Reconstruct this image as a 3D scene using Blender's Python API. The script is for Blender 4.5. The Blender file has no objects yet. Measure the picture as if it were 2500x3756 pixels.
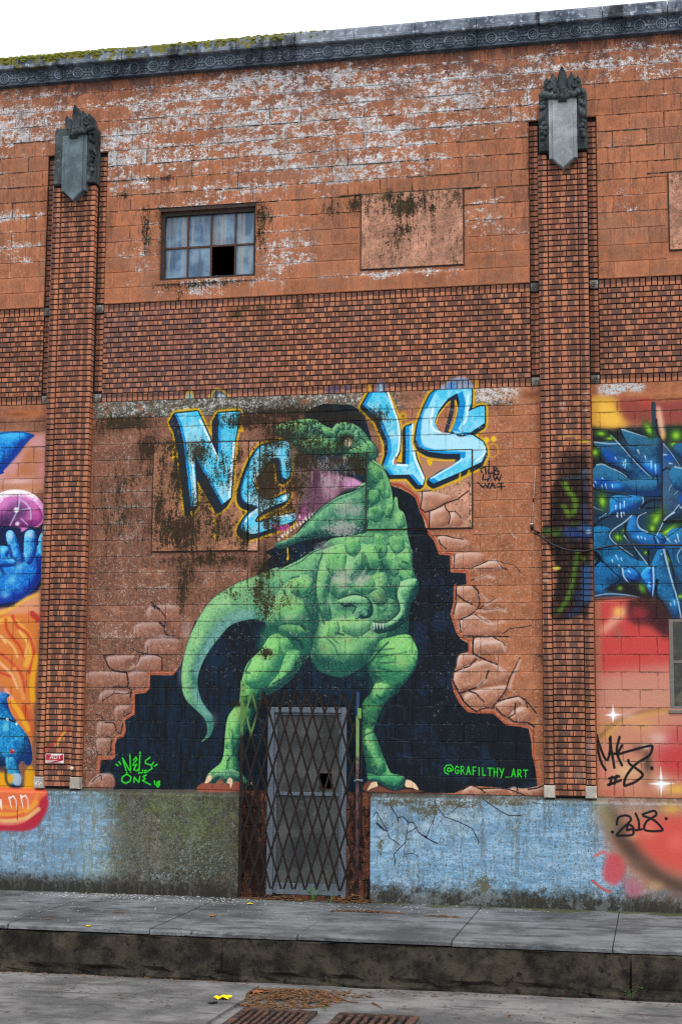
import bpy, math, random
import numpy as np
from mathutils import Matrix, Vector

random.seed(7)
rng = np.random.default_rng(11)
scene = bpy.context.scene
col = scene.collection

# ------------------------------------------------------------------ camera
# wall plane is y = 0 (x along the facade, z up, z = 0 at the top of the plinth), the viewer stands at negative y
FOC, YAW, PIT, ROL = 5498.97, 0.20717339, 0.1263549, 0.00618465
CAM = Vector((0.0, -17.67005749, 1.05739616))


def ray(fx, fy):
    d = ((fx - 1250) / FOC, 1.0, -(fy - 1878) / FOC)
    c, s = math.cos(ROL), math.sin(ROL)
    d = (c * d[0] - s * d[2], d[1], s * d[0] + c * d[2])
    c, s = math.cos(PIT), math.sin(PIT)
    d = (d[0], c * d[1] - s * d[2], s * d[1] + c * d[2])
    c, s = math.cos(YAW), math.sin(YAW)
    return (c * d[0] - s * d[1], s * d[0] + c * d[1], d[2])


def wall_at(fx, fy, y=0.0):
    d = ray(fx, fy)
    t = (y - CAM.y) / d[1]
    return (CAM.x + t * d[0], CAM.z + t * d[2])


def ground_at(fx, fy, z):
    d = ray(fx, fy)
    t = (z - CAM.z) / d[2]
    return (CAM.x + t * d[0], CAM.y + t * d[1])


cd = bpy.data.cameras.new('camera')
cam = bpy.data.objects.new('camera', cd)
col.objects.link(cam)
fwd = Vector(ray(1250, 1878)).normalized()
rgt = (Vector(ray(1350, 1878)) - Vector(ray(1150, 1878))).normalized()
upv = rgt.cross(fwd)
M = Matrix((rgt, upv, -fwd)).transposed().to_4x4()
M.translation = CAM
cam.matrix_world = M
cd.sensor_fit = 'VERTICAL'
cd.sensor_height = 36.0
cd.lens = FOC * 36.0 / 3756.0
cd.clip_start = 0.1
cd.clip_end = 500
scene.camera = cam

# ------------------------------------------------------------------ sky, sun, exposure
SUN_EL, SUN_AZ = math.radians(58), math.radians(24)     # soft sun through cloud, in front of the wall, a little to the right
wd = bpy.data.worlds.new('World')
scene.world = wd
wd.use_nodes = True
nt = wd.node_tree
nt.nodes.clear()
wo = nt.nodes.new('ShaderNodeOutputWorld')
sky = nt.nodes.new('ShaderNodeTexSky')
sky.sky_type = 'NISHITA'
sky.sun_disc = False
sky.sun_elevation = SUN_EL
sky.sun_rotation = math.radians(180) - SUN_AZ
bg1 = nt.nodes.new('ShaderNodeBackground')
bg1.inputs[1].default_value = 0.12
nt.links.new(sky.outputs[0], bg1.inputs[0])
bg2 = nt.nodes.new('ShaderNodeBackground')             # the even, bright cloud deck
bg2.inputs[0].default_value = (0.95, 0.975, 1.0, 1)
bg2.inputs[1].default_value = 1.45
mixw = nt.nodes.new('ShaderNodeMixShader')
mixw.inputs[0].default_value = 0.86
nt.links.new(bg1.outputs[0], mixw.inputs[1])
nt.links.new(bg2.outputs[0], mixw.inputs[2])
nt.links.new(mixw.outputs[0], wo.inputs[0])

sl = bpy.data.lights.new('sun', 'SUN')
sl.energy = 1.3
sl.angle = math.radians(22)
sl.color = (1.0, 0.96, 0.9)
sun = bpy.data.objects.new('sun', sl)
col.objects.link(sun)
sd = Vector((math.sin(SUN_AZ) * math.cos(SUN_EL), -math.cos(SUN_AZ) * math.cos(SUN_EL), math.sin(SUN_EL)))
sun.rotation_euler = (-sd).to_track_quat('-Z', 'Y').to_euler()
sun.location = (2, -12, 14)

scene.view_settings.view_transform = 'Standard'
scene.view_settings.look = 'None'
scene.view_settings.exposure = 0.2
scene.view_settings.gamma = 1.0
scene.view_settings.use_curve_mapping = False
scene.cycles.max_bounces = 6
scene.cycles.use_denoising = False
scene.cycles.filter_width = 1.2

# ------------------------------------------------------------------ facade measures
CS = 0.2032                 # block course
BR = 0.0677                 # brick course
SIDE_Z, STREET_Z = -1.245, -1.72
CURB_Y = -2.72
XL, XR = -10.6, 3.2         # built length of the facade
PIL = (-7.235, -1.0)        # pilaster centres
PIL_OUT = (-13.47, 5.24)
PW = 0.292                  # half width of the pilaster body
SW = 0.405                  # half width with the flat side strips
BAND0, BAND1 = 4.82, 6.09
TOPZ = 9.09
PLY = -0.13                 # front of the plinth
OPEN_X0, OPEN_X1 = -4.905, -3.315
# ------------------------------------------------------------------ the paint on the facade, worked out as one colour map in wall metres
TS = 200
TX0, TX1, TZ0, TZ1 = -10.0, 2.7, -1.32, 9.3
TW, TH = int((TX1 - TX0) * TS), int((TZ1 - TZ0) * TS)
C = np.zeros((TH, TW, 3), np.float32)
A = np.zeros((TH, TW), np.float32)
GX = (TX0 + (np.arange(TW) + .5) / TS).astype(np.float32)[None, :]
GZ = (TZ0 + (np.arange(TH) + .5) / TS).astype(np.float32)[:, None]


def fnoise(expo=1.4, sx=1.0, sz=1.0, lo=0.0, seed=0):
    """filtered noise over the map, 0..1, sx / sz stretch it"""
    r = np.random.default_rng(seed)
    n = r.standard_normal((TH, TW)).astype(np.float32)
    F = np.fft.rfft2(n)
    kx = np.fft.rfftfreq(TW)[None, :] * TS * sx
    kz = np.fft.fftfreq(TH)[:, None] * TS * sz
    k = np.sqrt(kx * kx + kz * kz)
    k[0, 0] = 1e9
    F *= 1.0 / (np.maximum(k, lo + 1e-3) ** expo)
    n = np.fft.irfft2(F, s=(TH, TW))
    n = (n - n.mean()) / n.std()
    return np.clip(n * 0.2 + 0.5, 0, 1).astype(np.float32)


def sm(a, b, x):
    t = np.clip((x - a) / (b - a), 0, 1)
    return t * t * (3 - 2 * t)


N1 = fnoise(1.25, lo=1.2, seed=1)                 # broad cloudy
N2 = fnoise(0.95, lo=6, seed=2)                   # blotchy
N3 = fnoise(0.7, lo=14, seed=3)                   # fine flakes
N4 = fnoise(1.0, sx=1.0, sz=7.0, lo=5, seed=4)    # runs down the wall
N5 = fnoise(1.0, sx=6.0, sz=1.0, lo=5, seed=5)    # brushed along the wall


def rgb(c):
    return np.array(c, np.float32) / 255.0


def zone(x0, x1, z0, z1):
    return ((GX >= x0) & (GX <= x1) & (GZ >= z0) & (GZ <= z1))


brickz = zone(TX0, TX1, BAND0, BAND1)
for pc in PIL:
    brickz |= zone(pc - PW - .012, pc + PW + .012, 0.0, 8.3) | zone(pc - SW, pc + SW, BAND0 - .01, 8.13)
wallz = ~brickz
DM = np.zeros((TH, TW), np.float32)
BRZ, WLZ = brickz.astype(np.float32), wallz.astype(np.float32)
CLIP = WLZ
PLANE = 0.0
REG = dict(F=(0, 0, 1), v=(0, 0, 1568 / 2500), r1=(0, 150, 1568 / 900), r2=(850, 0, 1568 / 900), r3=(1700, 0, 1.96), r4=(0, 1000, 1568 / 900),
           r5=(850, 900, 1568 / 900), r6=(1650, 900, 1568 / 850), a1=(300, 1400, 1.96), a2=(900, 1450, 1.96), a3=(1300, 1650, 1568 / 750),
           a4=(600, 2000, 1568 / 1050), a5=(300, 2200, 2.24), a6=(1300, 2350, 1568 / 750), a7=(1850, 1400, 1568 / 650), a8=(1850, 2200, 1531 / 650),
           b1=(0, 1500, 1325 / 450), b2=(0, 2250, 1247 / 450), b3=(800, 2450, 1568 / 650), b4=(0, 2800, 1.568), b5=(900, 3150, 1.96),
           b6=(1600, 2950, 1568 / 900), c3=(850, 1480, 896 / 600), c4=(1330, 1370, 1.792), c5=(2100, 1450, 2.24), c6=(2100, 1880, 2.24))


def T(reg, pts):
    x0, y0, s = REG[reg]
    o = []
    for x, y in pts:
        X, Z = wall_at(x0 + x / s, y0 + y / s, PLANE)
        o.append(((X - TX0) * TS, (Z - TZ0) * TS))
    return np.array(o, np.float32)


def px(reg, w):
    return w / REG[reg][2] * TS / 305.0


def spline(p, closed=True, n=6):
    p = np.asarray(p, np.float32)
    m = len(p)
    if m < 3:
        return p
    o = []
    rngi = range(m) if closed else range(m - 1)
    for i in rngi:
        if closed:
            a, b, c, d = p[(i - 1) % m], p[i], p[(i + 1) % m], p[(i + 2) % m]
        else:
            a, b, c, d = p[max(i - 1, 0)], p[i], p[i + 1], p[min(i + 2, m - 1)]
        for k in range(n):
            t = k / n
            o.append(.5 * ((2 * b) + (-a + c) * t + (2 * a - 5 * b + 4 * c - d) * t * t + (-a + 3 * b - 3 * c + d) * t ** 3))
    if not closed:
        o.append(p[-1])
    return np.array(o, np.float32)


def blur(a, s):
    if s < .4:
        return a
    w = max(1, int(math.sqrt(4 * s * s + 1)))
    w += 1 - w % 2
    h = w // 2
    for _ in range(3):
        for ax in (0, 1):
            pad = [(0, 0), (0, 0)]
            pad[ax] = (h + 1, h)
            c = np.cumsum(np.pad(a, pad), axis=ax)
            a = (c[w:] - c[:-w]) / w if ax == 0 else (c[:, w:] - c[:, :-w]) / w
    return a.astype(np.float32)


def polymask(t, pad):
    x0 = max(int(t[:, 0].min() - pad), 0); x1 = min(int(t[:, 0].max() + pad) + 2, TW)
    y0 = max(int(t[:, 1].min() - pad), 0); y1 = min(int(t[:, 1].max() + pad) + 2, TH)
    if x1 <= x0 or y1 <= y0:
        return None
    h, w = (y1 - y0) * 2, (x1 - x0) * 2
    q = (t - (x0, y0)) * 2
    ins = np.zeros((h, w), bool)
    xs = np.arange(w, dtype=np.float32) + .5
    for i in range(len(q)):
        ax, ay = q[i]; bx, by = q[(i + 1) % len(q)]
        if ay == by:
            continue
        lo, hi = (ay, by) if ay < by else (by, ay)
        r0 = max(int(math.ceil(lo - .5)), 0); r1 = min(int(math.ceil(hi - .5)), h)
        if r1 <= r0:
            continue
        ys = np.arange(r0, r1) + .5
        xi = ax + (ys - ay) * (bx - ax) / (by - ay)
        ins[r0:r1] ^= xs[None, :] < xi[:, None]
    m = ins.reshape(h // 2, 2, w // 2, 2).mean((1, 3)).astype(np.float32)
    return x0, y0, m


def put(x0, y0, m, c, clip=True):
    h, w = m.shape
    s = (slice(y0, y0 + h), slice(x0, x0 + w))
    if clip:
        m = m * CLIP[s]
    c = rgb(c) if isinstance(c, tuple) else c
    C[s] += (c - C[s]) * m[..., None]
    A[s] = np.maximum(A[s], 1 - (1 - A[s]) * (1 - m))


def P(reg, pts, c, op=1.0, soft=0, smooth=True):
    t = T(reg, pts)
    if smooth:
        t = spline(t)
    sp = px(reg, soft)
    r = polymask(t, 3 * sp + 3)
    if r is None:
        return None
    x0, y0, m = r
    m = blur(m, max(sp, .5))
    put(x0, y0, m * op, c)
    return x0, y0, m


def S(reg, pts, c, w=4, op=1.0, soft=0, smooth=True, w2=None):
    """a sprayed or brushed line; w2 is the width at its far end"""
    t = T(reg, pts)
    if smooth and len(t) > 2:
        t = spline(t, False, 5)
    wa = px(reg, w) / 2
    wb = wa if w2 is None else px(reg, w2) / 2
    sp = max(px(reg, soft), .6)
    pad = max(wa, wb) + 2 * sp + 2
    x0 = max(int(t[:, 0].min() - pad), 0); x1 = min(int(t[:, 0].max() + pad) + 2, TW)
    y0 = max(int(t[:, 1].min() - pad), 0); y1 = min(int(t[:, 1].max() + pad) + 2, TH)
    if x1 <= x0 or y1 <= y0:
        return
    xs = (np.arange(x0, x1) + .5)[None, :]; ys = (np.arange(y0, y1) + .5)[:, None]
    best = np.full((y1 - y0, x1 - x0), 1e9, np.float32)
    n = len(t) - 1
    for i in range(n):
        ax, ay = t[i]; bx, by = t[i + 1]
        dx, dy = bx - ax, by - ay
        L = dx * dx + dy * dy + 1e-6
        k = np.clip(((xs - ax) * dx + (ys - ay) * dy) / L, 0, 1)
        d = np.sqrt((xs - ax - k * dx) ** 2 + (ys - ay - k * dy) ** 2)
        d -= wa + (wb - wa) * (i + k) / n
        best = np.minimum(best, d)
    m = 1 - sm(-sp, sp, best)
    put(x0, y0, m.astype(np.float32) * op, c)


def D(reg, x, y, rx, ry, c, op=1.0, rot=0.0, k=1.0):
    """a soft dab of the spray can"""
    t = T(reg, [(x, y)])[0]
    a, b = max(px(reg, rx), .6), max(px(reg, ry), .6)
    R = max(a, b) * 1.9 + 2
    x0 = max(int(t[0] - R), 0); x1 = min(int(t[0] + R) + 2, TW); y0 = max(int(t[1] - R), 0); y1 = min(int(t[1] + R) + 2, TH)
    if x1 <= x0 or y1 <= y0:
        return
    xs = (np.arange(x0, x1) + .5 - t[0])[None, :]; ys = -(np.arange(y0, y1) + .5 - t[1])[:, None]
    cr, sr = math.cos(math.radians(rot)), math.sin(math.radians(rot))
    u = (xs * cr + ys * sr) / a; v = (-xs * sr + ys * cr) / b
    m = np.exp(-(u * u + v * v) ** k * 1.1).astype(np.float32)
    m[m < .02] = 0
    put(x0, y0, m * op, c)


def form(reg, pts, lo, mid, hi, r=40, lx=-.55, lz=.8, op=1.0, tight=1.0):
    """an airbrushed rounded form: mid tone, dark rim away from the light, light where it faces it"""
    t = spline(T(reg, pts))
    R = px(reg, r)
    q = polymask(t, 3 * R + 3)
    x0, y0, m = q
    b = blur(m, R)
    gz, gx = np.gradient(b)
    n = np.sqrt(gx * gx + gz * gz).max() + 1e-6
    lit = np.clip((-(gx * lx + gz * lz)) / n * 1.3 * tight, -1, 1)[..., None]
    rim = np.clip((b - .5) * 2, 0, 1)[..., None]
    h, w = m.shape
    nz = (N2[y0:y0 + h, x0:x0 + w, None] - .5) + .6 * (N3[y0:y0 + h, x0:x0 + w, None] - .5)
    cc = rgb(mid) * np.ones((h, w, 1), np.float32)
    cc = cc + (rgb(hi) - cc) * np.clip(lit * 1.2 + nz * 1.1 + .12, 0, 1)
    cc = cc + (rgb(lo) - cc) * np.clip(-lit * 1.4 + (1 - rim) ** 2 * .7 - nz * .9, 0, 1)
    put(x0, y0, blur(m, .6) * op, cc)
    if hi[1] > hi[0] + 20 and hi[1] > hi[2] + 20:
        DM[y0:y0 + h, x0:x0 + w] = np.maximum(DM[y0:y0 + h, x0:x0 + w], m)
    return x0, y0, m


def speck(reg, pts, c, thr=.5, op=.9, soft=8):
    t = spline(T(reg, pts))
    x0, y0, m = polymask(t, 3 * px(reg, soft) + 3)
    h, w = m.shape
    n = .6 * N3[y0:y0 + h, x0:x0 + w] + .4 * N2[y0:y0 + h, x0:x0 + w]
    put(x0, y0, blur(m, px(reg, soft)) * sm(thr, thr + .07, n) * op, c)


# ---- bare coat on blocks, lintel, boards and plinth
blk = np.zeros((TH, TW), np.float32)
row_up = np.floor((GZ - BAND1) / CS); row_lo = np.floor(GZ / CS)
row = np.where(GZ > BAND1, row_up + 100, row_lo)
ph = np.where((row % 2) == 0, -4.872, -4.872 + .2032)
cidx = np.floor((GX - ph) / .4064)
hsh = np.sin(row * 12.9898 + cidx * 78.233) * 43758.5453
hsh = (hsh - np.floor(hsh)).astype(np.float32)
hs2 = np.sin(row * 39.346 + cidx * 11.135 + 4.1) * 24634.6345
hs2 = (hs2 - np.floor(hs2)).astype(np.float32)
fz = np.where(GZ > BAND1, (GZ - BAND1) / CS - row_up, GZ / CS - row_lo).astype(np.float32) * np.ones_like(C[..., 0])
fx = ((GX - ph) / .4064 - cidx).astype(np.float32)
dz_lo = fz * CS                                   # above the joint below
dz_hi = (1 - fz) * CS
dxj = np.minimum(fx, 1 - fx) * .4064
base = np.zeros_like(C)
up = sm(4.7, 4.9, GZ) * np.ones_like(N1)
ri = sm(-3.6, -2.2, GX) * np.ones_like(N1)
lowtone = rgb((124, 83, 66)) * (1 - ri[..., None]) + rgb((168, 104, 71)) * ri[..., None]
base = rgb((176, 112, 80)) * up[..., None] + lowtone * (1 - up[..., None])
edge_ = np.exp(-np.minimum(np.minimum(dz_lo, dz_hi), dxj) / .03)
tone = .82 + .14 * edge_ + .2 * N1 + .16 * (hsh - .5) + .22 * (N2 - .5)
base = base * tone[..., None]
base += (rgb((136, 82, 58)) - base) * (sm(.5, .75, N2) * .35)[..., None]
base += (rgb((194, 128, 90)) - base) * (sm(.55, .8, fnoise(1.1, lo=3, seed=9)) * .35)[..., None]
C[:] = base
A[:] = WLZ
# darker sooty blocks under the cornice and here and there
soot = sm(.45, .7, N1 + .25 * (hs2 - .5)) * sm(8.2, 8.95, GZ) * .75 + sm(8.85, 9.1, GZ) * sm(.4, .6, N4) * .5
C += (rgb((82, 58, 58)) - C) * (np.clip(soot, 0, .8) * WLZ)[..., None]
streak = sm(.52, .75, N4) * sm(6.1, 7, GZ) * .28
C += (rgb((95, 60, 48)) - C) * (streak * WLZ)[..., None]

# lintel strip of bare concrete below the brick band (z 4.6 .. 4.82)
lin = zone(TX0, TX1, 4.6, BAND0) & wallz
linf = (lin & (GX > -6.95) & (GX < -1.28)).astype(np.float32)
lc = rgb((96, 92, 82)) * (0.55 + .9 * N2)[..., None]
lc = lc + (rgb((196, 198, 198)) - lc) * sm(.56, .68, N2 * .5 + fnoise(.9, lo=10, seed=21) * .5)[..., None] * .9
wmix = np.clip(linf - sm(.53, .6, N1 + .3 * sm(-5.2, -1.2, GX) - .14) * linf * .8, 0, 1)
C += (lc - C) * wmix[..., None]
for x0, x1, y0_, y1_, reg in ((0, 290, 0, 0, 'r4'),):
    pass
P('r6', [(180, 975), (300, 960), (430, 970), (470, 1000), (400, 1040), (250, 1050), (170, 1030)], (205, 208, 208), .0, 6)
speck('r6', [(170, 970), (300, 950), (440, 960), (480, 1000), (400, 1045), (250, 1060), (160, 1040)], (205, 208, 208), .42, .9, 12)
P('r6', [(1010, 945), (1100, 935), (1290, 945), (1280, 975), (1180, 985), (1080, 1010), (1020, 1000)], (188, 198, 208), .0, 2)
speck('r6', [(1000, 940), (1100, 925), (1300, 935), (1300, 985), (1180, 995), (1080, 1025), (1010, 1010)], (188, 198, 208), .4, .95, 10)
D('r6', 540, 1010, 70, 30, (120, 62, 40), .7)
D('r4', 170, 900, 150, 30, (190, 108, 60), .8)
D('r4', 120, 905, 90, 14, (118, 62, 36), .7)

# plywood sheets
def sheet(x0, x1, z0, z1, c):
    z = (zone(x0, x1, z0, z1) & wallz).astype(np.float32)
    fl = fnoise(.75, sx=1, sz=2.2, lo=16, seed=31)
    cc = rgb(c) * (.78 + .44 * fl)[..., None]
    cc = cc + (rgb((116, 76, 56)) - cc) * (sm(.52, .72, fl) * .6)[..., None]
    cc = cc * (.78 + .44 * fnoise(1.1, lo=1.5, seed=57))[..., None]
    cc = cc + (rgb((52, 38, 26)) - cc) * (sm(.5, .72, .5 * N4 + .5 * N2 + .16 * sm(z1 - .5, z1, GZ) - (.06 if c[0] < 170 else .13)) * .75)[..., None]
    np.copyto(C, C + (cc - C) * z[..., None])


SHEETS = [(-3.48, -2.21, 6.363, 7.322), (-6.108, -4.882, 2.9, 4.252), (-4.878, -4.745, 2.892, 4.25), (-3.4, -2.12, 3.13, 4.07), (.245, 1.52, 6.4, 7.35), (.1, 1.4, 3.165, 4.09)]
for i, s_ in enumerate(SHEETS):
    sheet(*s_, (190, 140, 116) if i != 1 else (168, 116, 88))

# plinth: pale blue paint on concrete
PLANE = PLY
pz = (GZ < -.0).astype(np.float32) * (1 - zone(OPEN_X0, OPEN_X1, -2, 0).astype(np.float32))
blue = rgb((122, 164, 196)) * (.86 + .2 * N5 + .12 * (N2 - .5))[..., None]
blue = blue + (rgb((165, 195, 218)) - blue) * (sm(.5, .72, N5) * .6)[..., None]
blue = blue + (rgb((112, 130, 144)) - blue) * ((1 - sm(-7.2, -6.2, GX)) * .75 * sm(.3, .65, N2))[..., None]
C += (blue - C) * pz[..., None]
mossp = zone(-11, OPEN_X0, -2, 0).astype(np.float32) * sm(-6.75, -6.35, GX + .35 * (N2 - .5))
con = rgb((104, 98, 82)) * (.5 + .85 * N2)[..., None]
con = con + (rgb((45, 42, 26)) - con) * (sm(.36, .56, N1 * .55 + N3 * .45 + .1 * sm(-.5, 0, GZ) + .06 * sm(-6, -5.2, GX)) * .9)[..., None]
con = con + (rgb((150, 168, 178)) - con) * (sm(.55, .68, N3 * .6 + N1 * .4 - .05 * sm(-5.6, -5, GX)) * .8)[..., None]
con = con + (rgb((88, 92, 42)) - con) * (sm(.42, .62, N1) * sm(-1.1, -.3, GZ) * .6)[..., None]
C += (con - C) * (mossp * .95)[..., None]
lgreen = (zone(-7.1, -6.2, -2, 0).astype(np.float32)) * np.exp(-(((GX + 6.66 + .25 * (N2 - .5)) / .22) ** 2)) * sm(.4, .6, N4) * .7
C += (rgb((150, 166, 150)) - C) * lgreen[..., None]
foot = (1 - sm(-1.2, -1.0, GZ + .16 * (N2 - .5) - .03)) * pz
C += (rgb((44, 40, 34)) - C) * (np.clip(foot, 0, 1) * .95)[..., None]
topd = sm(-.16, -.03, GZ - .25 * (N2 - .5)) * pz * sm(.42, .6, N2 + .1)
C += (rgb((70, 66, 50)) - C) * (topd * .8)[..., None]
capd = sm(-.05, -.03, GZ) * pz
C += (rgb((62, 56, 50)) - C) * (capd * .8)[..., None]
runs = sm(.5, .7, N4 * .75 + .25 * N2 + .12 * sm(-.9, -.05, GZ) - .04) * pz
C += (rgb((88, 92, 88)) - C) * (runs * .5)[..., None]
pale = sm(.5, .68, N1) * pz * sm(-3.4, -3.2, GX)
C += (rgb((168, 188, 200)) - C) * (pale * .35)[..., None]
spots = sm(.75, .79, N3) * pz * sm(-3.4, -3.2, GX)
C += (rgb((70, 60, 48)) - C) * (spots * .7)[..., None]
# ------------------------------------------------------------------ mural: dark hole torn through the wall
PLANE = 0.0
CLIP = WLZ
NAVY, BLK = (9, 16, 24), (16, 20, 30)
RIM = (168, 84, 54)
HOLE_R = [('a2', [(560, 60), (760, 70), (850, 130), (900, 300), (940, 470), (1000, 560), (1050, 650)]),
          ('a3', [(300, 285), (350, 300), (420, 335), (470, 370), (492, 450), (530, 540), (548, 610), (605, 690), (645, 795), (730, 812), (732, 940), (850, 946),
                  (856, 1032), (757, 1046), (755, 1170), (732, 1262), (775, 1400), (812, 1452), (870, 1484), (872, 1560)]),
          ('a6', [(866, 85), (800, 102), (782, 190), (748, 260), (755, 390), (800, 470), (860, 536), (935, 552), (1060, 558), (1110, 600), (1150, 638), (1250, 655),
                  (1330, 676), (1352, 770), (1357, 880), (1392, 1000), (1402, 1115), (1330, 1130), (1180, 1135), (1100, 1125), (900, 1112), (830, 1140), (765, 1168), (480, 1168)])]
HOLE_L = [('a5', [(960, 1556), (265, 1556), (270, 1495), (255, 1440), (150, 1425), (160, 1318), (250, 1312), (278, 1290), (272, 1190), (292, 1140), (345, 1120), (352, 995),
                  (425, 945), (440, 775), (520, 768), (556, 735), (562, 620), (745, 622), (770, 590), (815, 540)]),
          ('a4', [(170, 420), (330, 300), (480, 200), (540, 110), (590, 60), (560, 40), (580, 0)]),
          ('a2', [(150, 1120), (220, 1090), (330, 1040), (430, 900), (500, 700), (470, 400), (420, 120)])]


def multi(lst):
    o = []
    for reg, p in lst:
        o += list(T(reg, p))
    return np.array(o, np.float32)


hl = np.vstack([multi(HOLE_R), multi(HOLE_L)])
x0, y0, m = polymask(hl, 30)
hm = m.copy()
h, w = m.shape
sl_ = (slice(y0, y0 + h), slice(x0, x0 + w))
# pinkish rim just outside the dark
big = np.clip(blur(m, 4.5) * 3.2, 0, 1)
rc = rgb(RIM) * (.75 + .5 * N2[sl_])[..., None]
put(x0, y0, big * .0, rc)
dk = rgb(NAVY) * (.75 + .75 * N4[sl_])[..., None] + rgb((6, 14, 24)) * sm(.5, .8, N1[sl_])[..., None]
lft = (1 - sm(-3.4, -2.9, GX[:, x0:x0 + w])) * np.ones_like(m)
dk = dk + (rgb((9, 34, 54)) - dk) * (lft * sm(.4, .7, N4[sl_]) * .8)[..., None]
put(x0, y0, blur(m, .8), dk)
HM = np.zeros_like(A)
HM[sl_] = m


def edge(reg, pts, w=24, c=RIM, off=0, lit=(214, 140, 108)):
    S(reg, pts, c, w, 1, 2, False)
    S(reg, pts, (120, 52, 34), w * .35, .55, 3, False)
    S(reg, [(x + w * .1, y - w * .28) for x, y in pts], lit, w * .22, .6, 3, False)


edge('a5', [(775, 570), (748, 604), (552, 602), (548, 725), (520, 752), (428, 757), (424, 935), (350, 978)], 26)
edge('a5', [(345, 1010), (352, 1070), (335, 1118), (285, 1130), (262, 1185), (264, 1285), (250, 1300), (140, 1298), (132, 1415)], 26)
edge('a3', [(290, 262), (350, 268), (430, 318), (480, 360), (508, 440), (520, 480), (560, 540), (572, 600)], 34)
edge('a3', [(575, 640), (620, 690), (655, 790), (745, 796), (748, 925), (868, 928), (872, 1030)], 30)
edge('a3', [(770, 1045), (772, 1170), (748, 1262), (792, 1400), (830, 1440), (888, 1470), (886, 1568)], 24)
edge('a6', [(884, 0), (882, 88)], 26)
edge('a6', [(752, 300), (775, 400), (810, 470), (870, 536), (935, 545), (1060, 545), (1115, 590), (1160, 636), (1330, 655), (1366, 690), (1378, 790), (1376, 880), (1398, 1000), (1410, 1110)], 24)
# ghost of block joints in the dark paint
for p in ([(145, 490), (380, 500), (382, 600)], [(160, 640), (250, 650), (262, 740), (380, 770), (382, 890), (510, 900), (514, 1030)], [(440, 390), (380, 345)]):
    S('a6', p, (60, 84, 108), 6, .45, 6, False)
for p in ([(530, 870), (440, 960), (438, 995)], [(522, 870), (520, 995)], [(640, 1000), (640, 1135)], [(385, 1010), (390, 1135)], [(910, 1290), (910, 1410)], [(640, 1290), (638, 1410)]):
    S('a5', p, (48, 78, 104), 5, .35, 4, False)

# ------------------------------------------------------------------ broken stones round the hole
CR = (38, 24, 26)
ST = (176, 122, 98)


def stone(reg, pts, c=ST, op=.8, hi=(226, 196, 184)):
    t = spline(T(reg, pts))
    x0, y0, m = polymask(t, 20)
    b = blur(m, px(reg, 22))
    h, w = m.shape
    gz, gx = np.gradient(b)
    n = np.abs(gx).max() + np.abs(gz).max() + 1e-6
    lit = np.clip((gx * .6 - gz * .8) / n * 2.2, -1, 1)
    cc = rgb(c) * (.85 + .3 * N2[y0:y0 + h, x0:x0 + w])[..., None]
    cc = cc + (rgb(hi) - cc) * np.clip(lit, 0, 1)[..., None]
    cc = cc + (rgb((110, 62, 48)) - cc) * (np.clip(-lit, 0, 1) * .7)[..., None]
    put(x0, y0, blur(m, 1) * op, cc)


for r_, p in (('a3', [(520, 325), (640, 330), (760, 370), (700, 420), (600, 470), (530, 475), (505, 400)]),
              ('a3', [(580, 480), (680, 440), (725, 480), (730, 530), (690, 590), (580, 595), (568, 540)]),
              ('a3', [(740, 480), (800, 500), (830, 560), (800, 590), (730, 570)]),
              ('a3', [(640, 665), (740, 665), (880, 700), (880, 760), (720, 780), (650, 720)]),
              ('a3', [(770, 800), (960, 790), (1000, 850), (900, 905), (765, 905)]),
              ('a3', [(900, 900), (1040, 850), (1090, 850), (1140, 910), (1040, 940), (910, 930)]),
              ('a3', [(790, 1048), (900, 1045), (945, 1090), (940, 1160), (860, 1165), (790, 1110)]),
              ('a3', [(780, 1180), (880, 1175), (930, 1230), (900, 1270), (790, 1300), (765, 1250)]),
              ('a3', [(800, 1305), (920, 1265), (1040, 1310), (1130, 1400), (1000, 1430), (830, 1425)]),
              ('a3', [(930, 1440), (1060, 1430), (1140, 1480), (1170, 1560), (910, 1560)]),
              ('a6', [(905, 0), (1100, 0), (1160, 60), (1150, 95), (960, 95), (905, 80)]),
              ('a6', [(800, 110), (930, 105), (945, 140), (860, 200), (785, 215)]),
              ('a6', [(790, 230), (1000, 150), (1140, 210), (1190, 260), (1130, 330), (900, 370), (800, 400), (755, 310)]),
              ('a6', [(900, 385), (1180, 340), (1190, 380), (1100, 470), (930, 520), (830, 450)]),
              ('a6', [(1090, 480), (1240, 430), (1300, 470), (1230, 520), (1180, 580), (1110, 540)]),
              ('a6', [(1210, 540), (1300, 500), (1360, 600), (1250, 625), (1190, 600)]),
              ('a6', [(830, 1150), (880, 1110), (960, 1140), (1100, 1130), (1160, 1160), (1010, 1180), (840, 1185)]),
              ('a6', [(1170, 1150), (1220, 1120), (1300, 1140), (1440, 1115), (1450, 1185), (1250, 1180)])):
    stone(r_, p)
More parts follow.
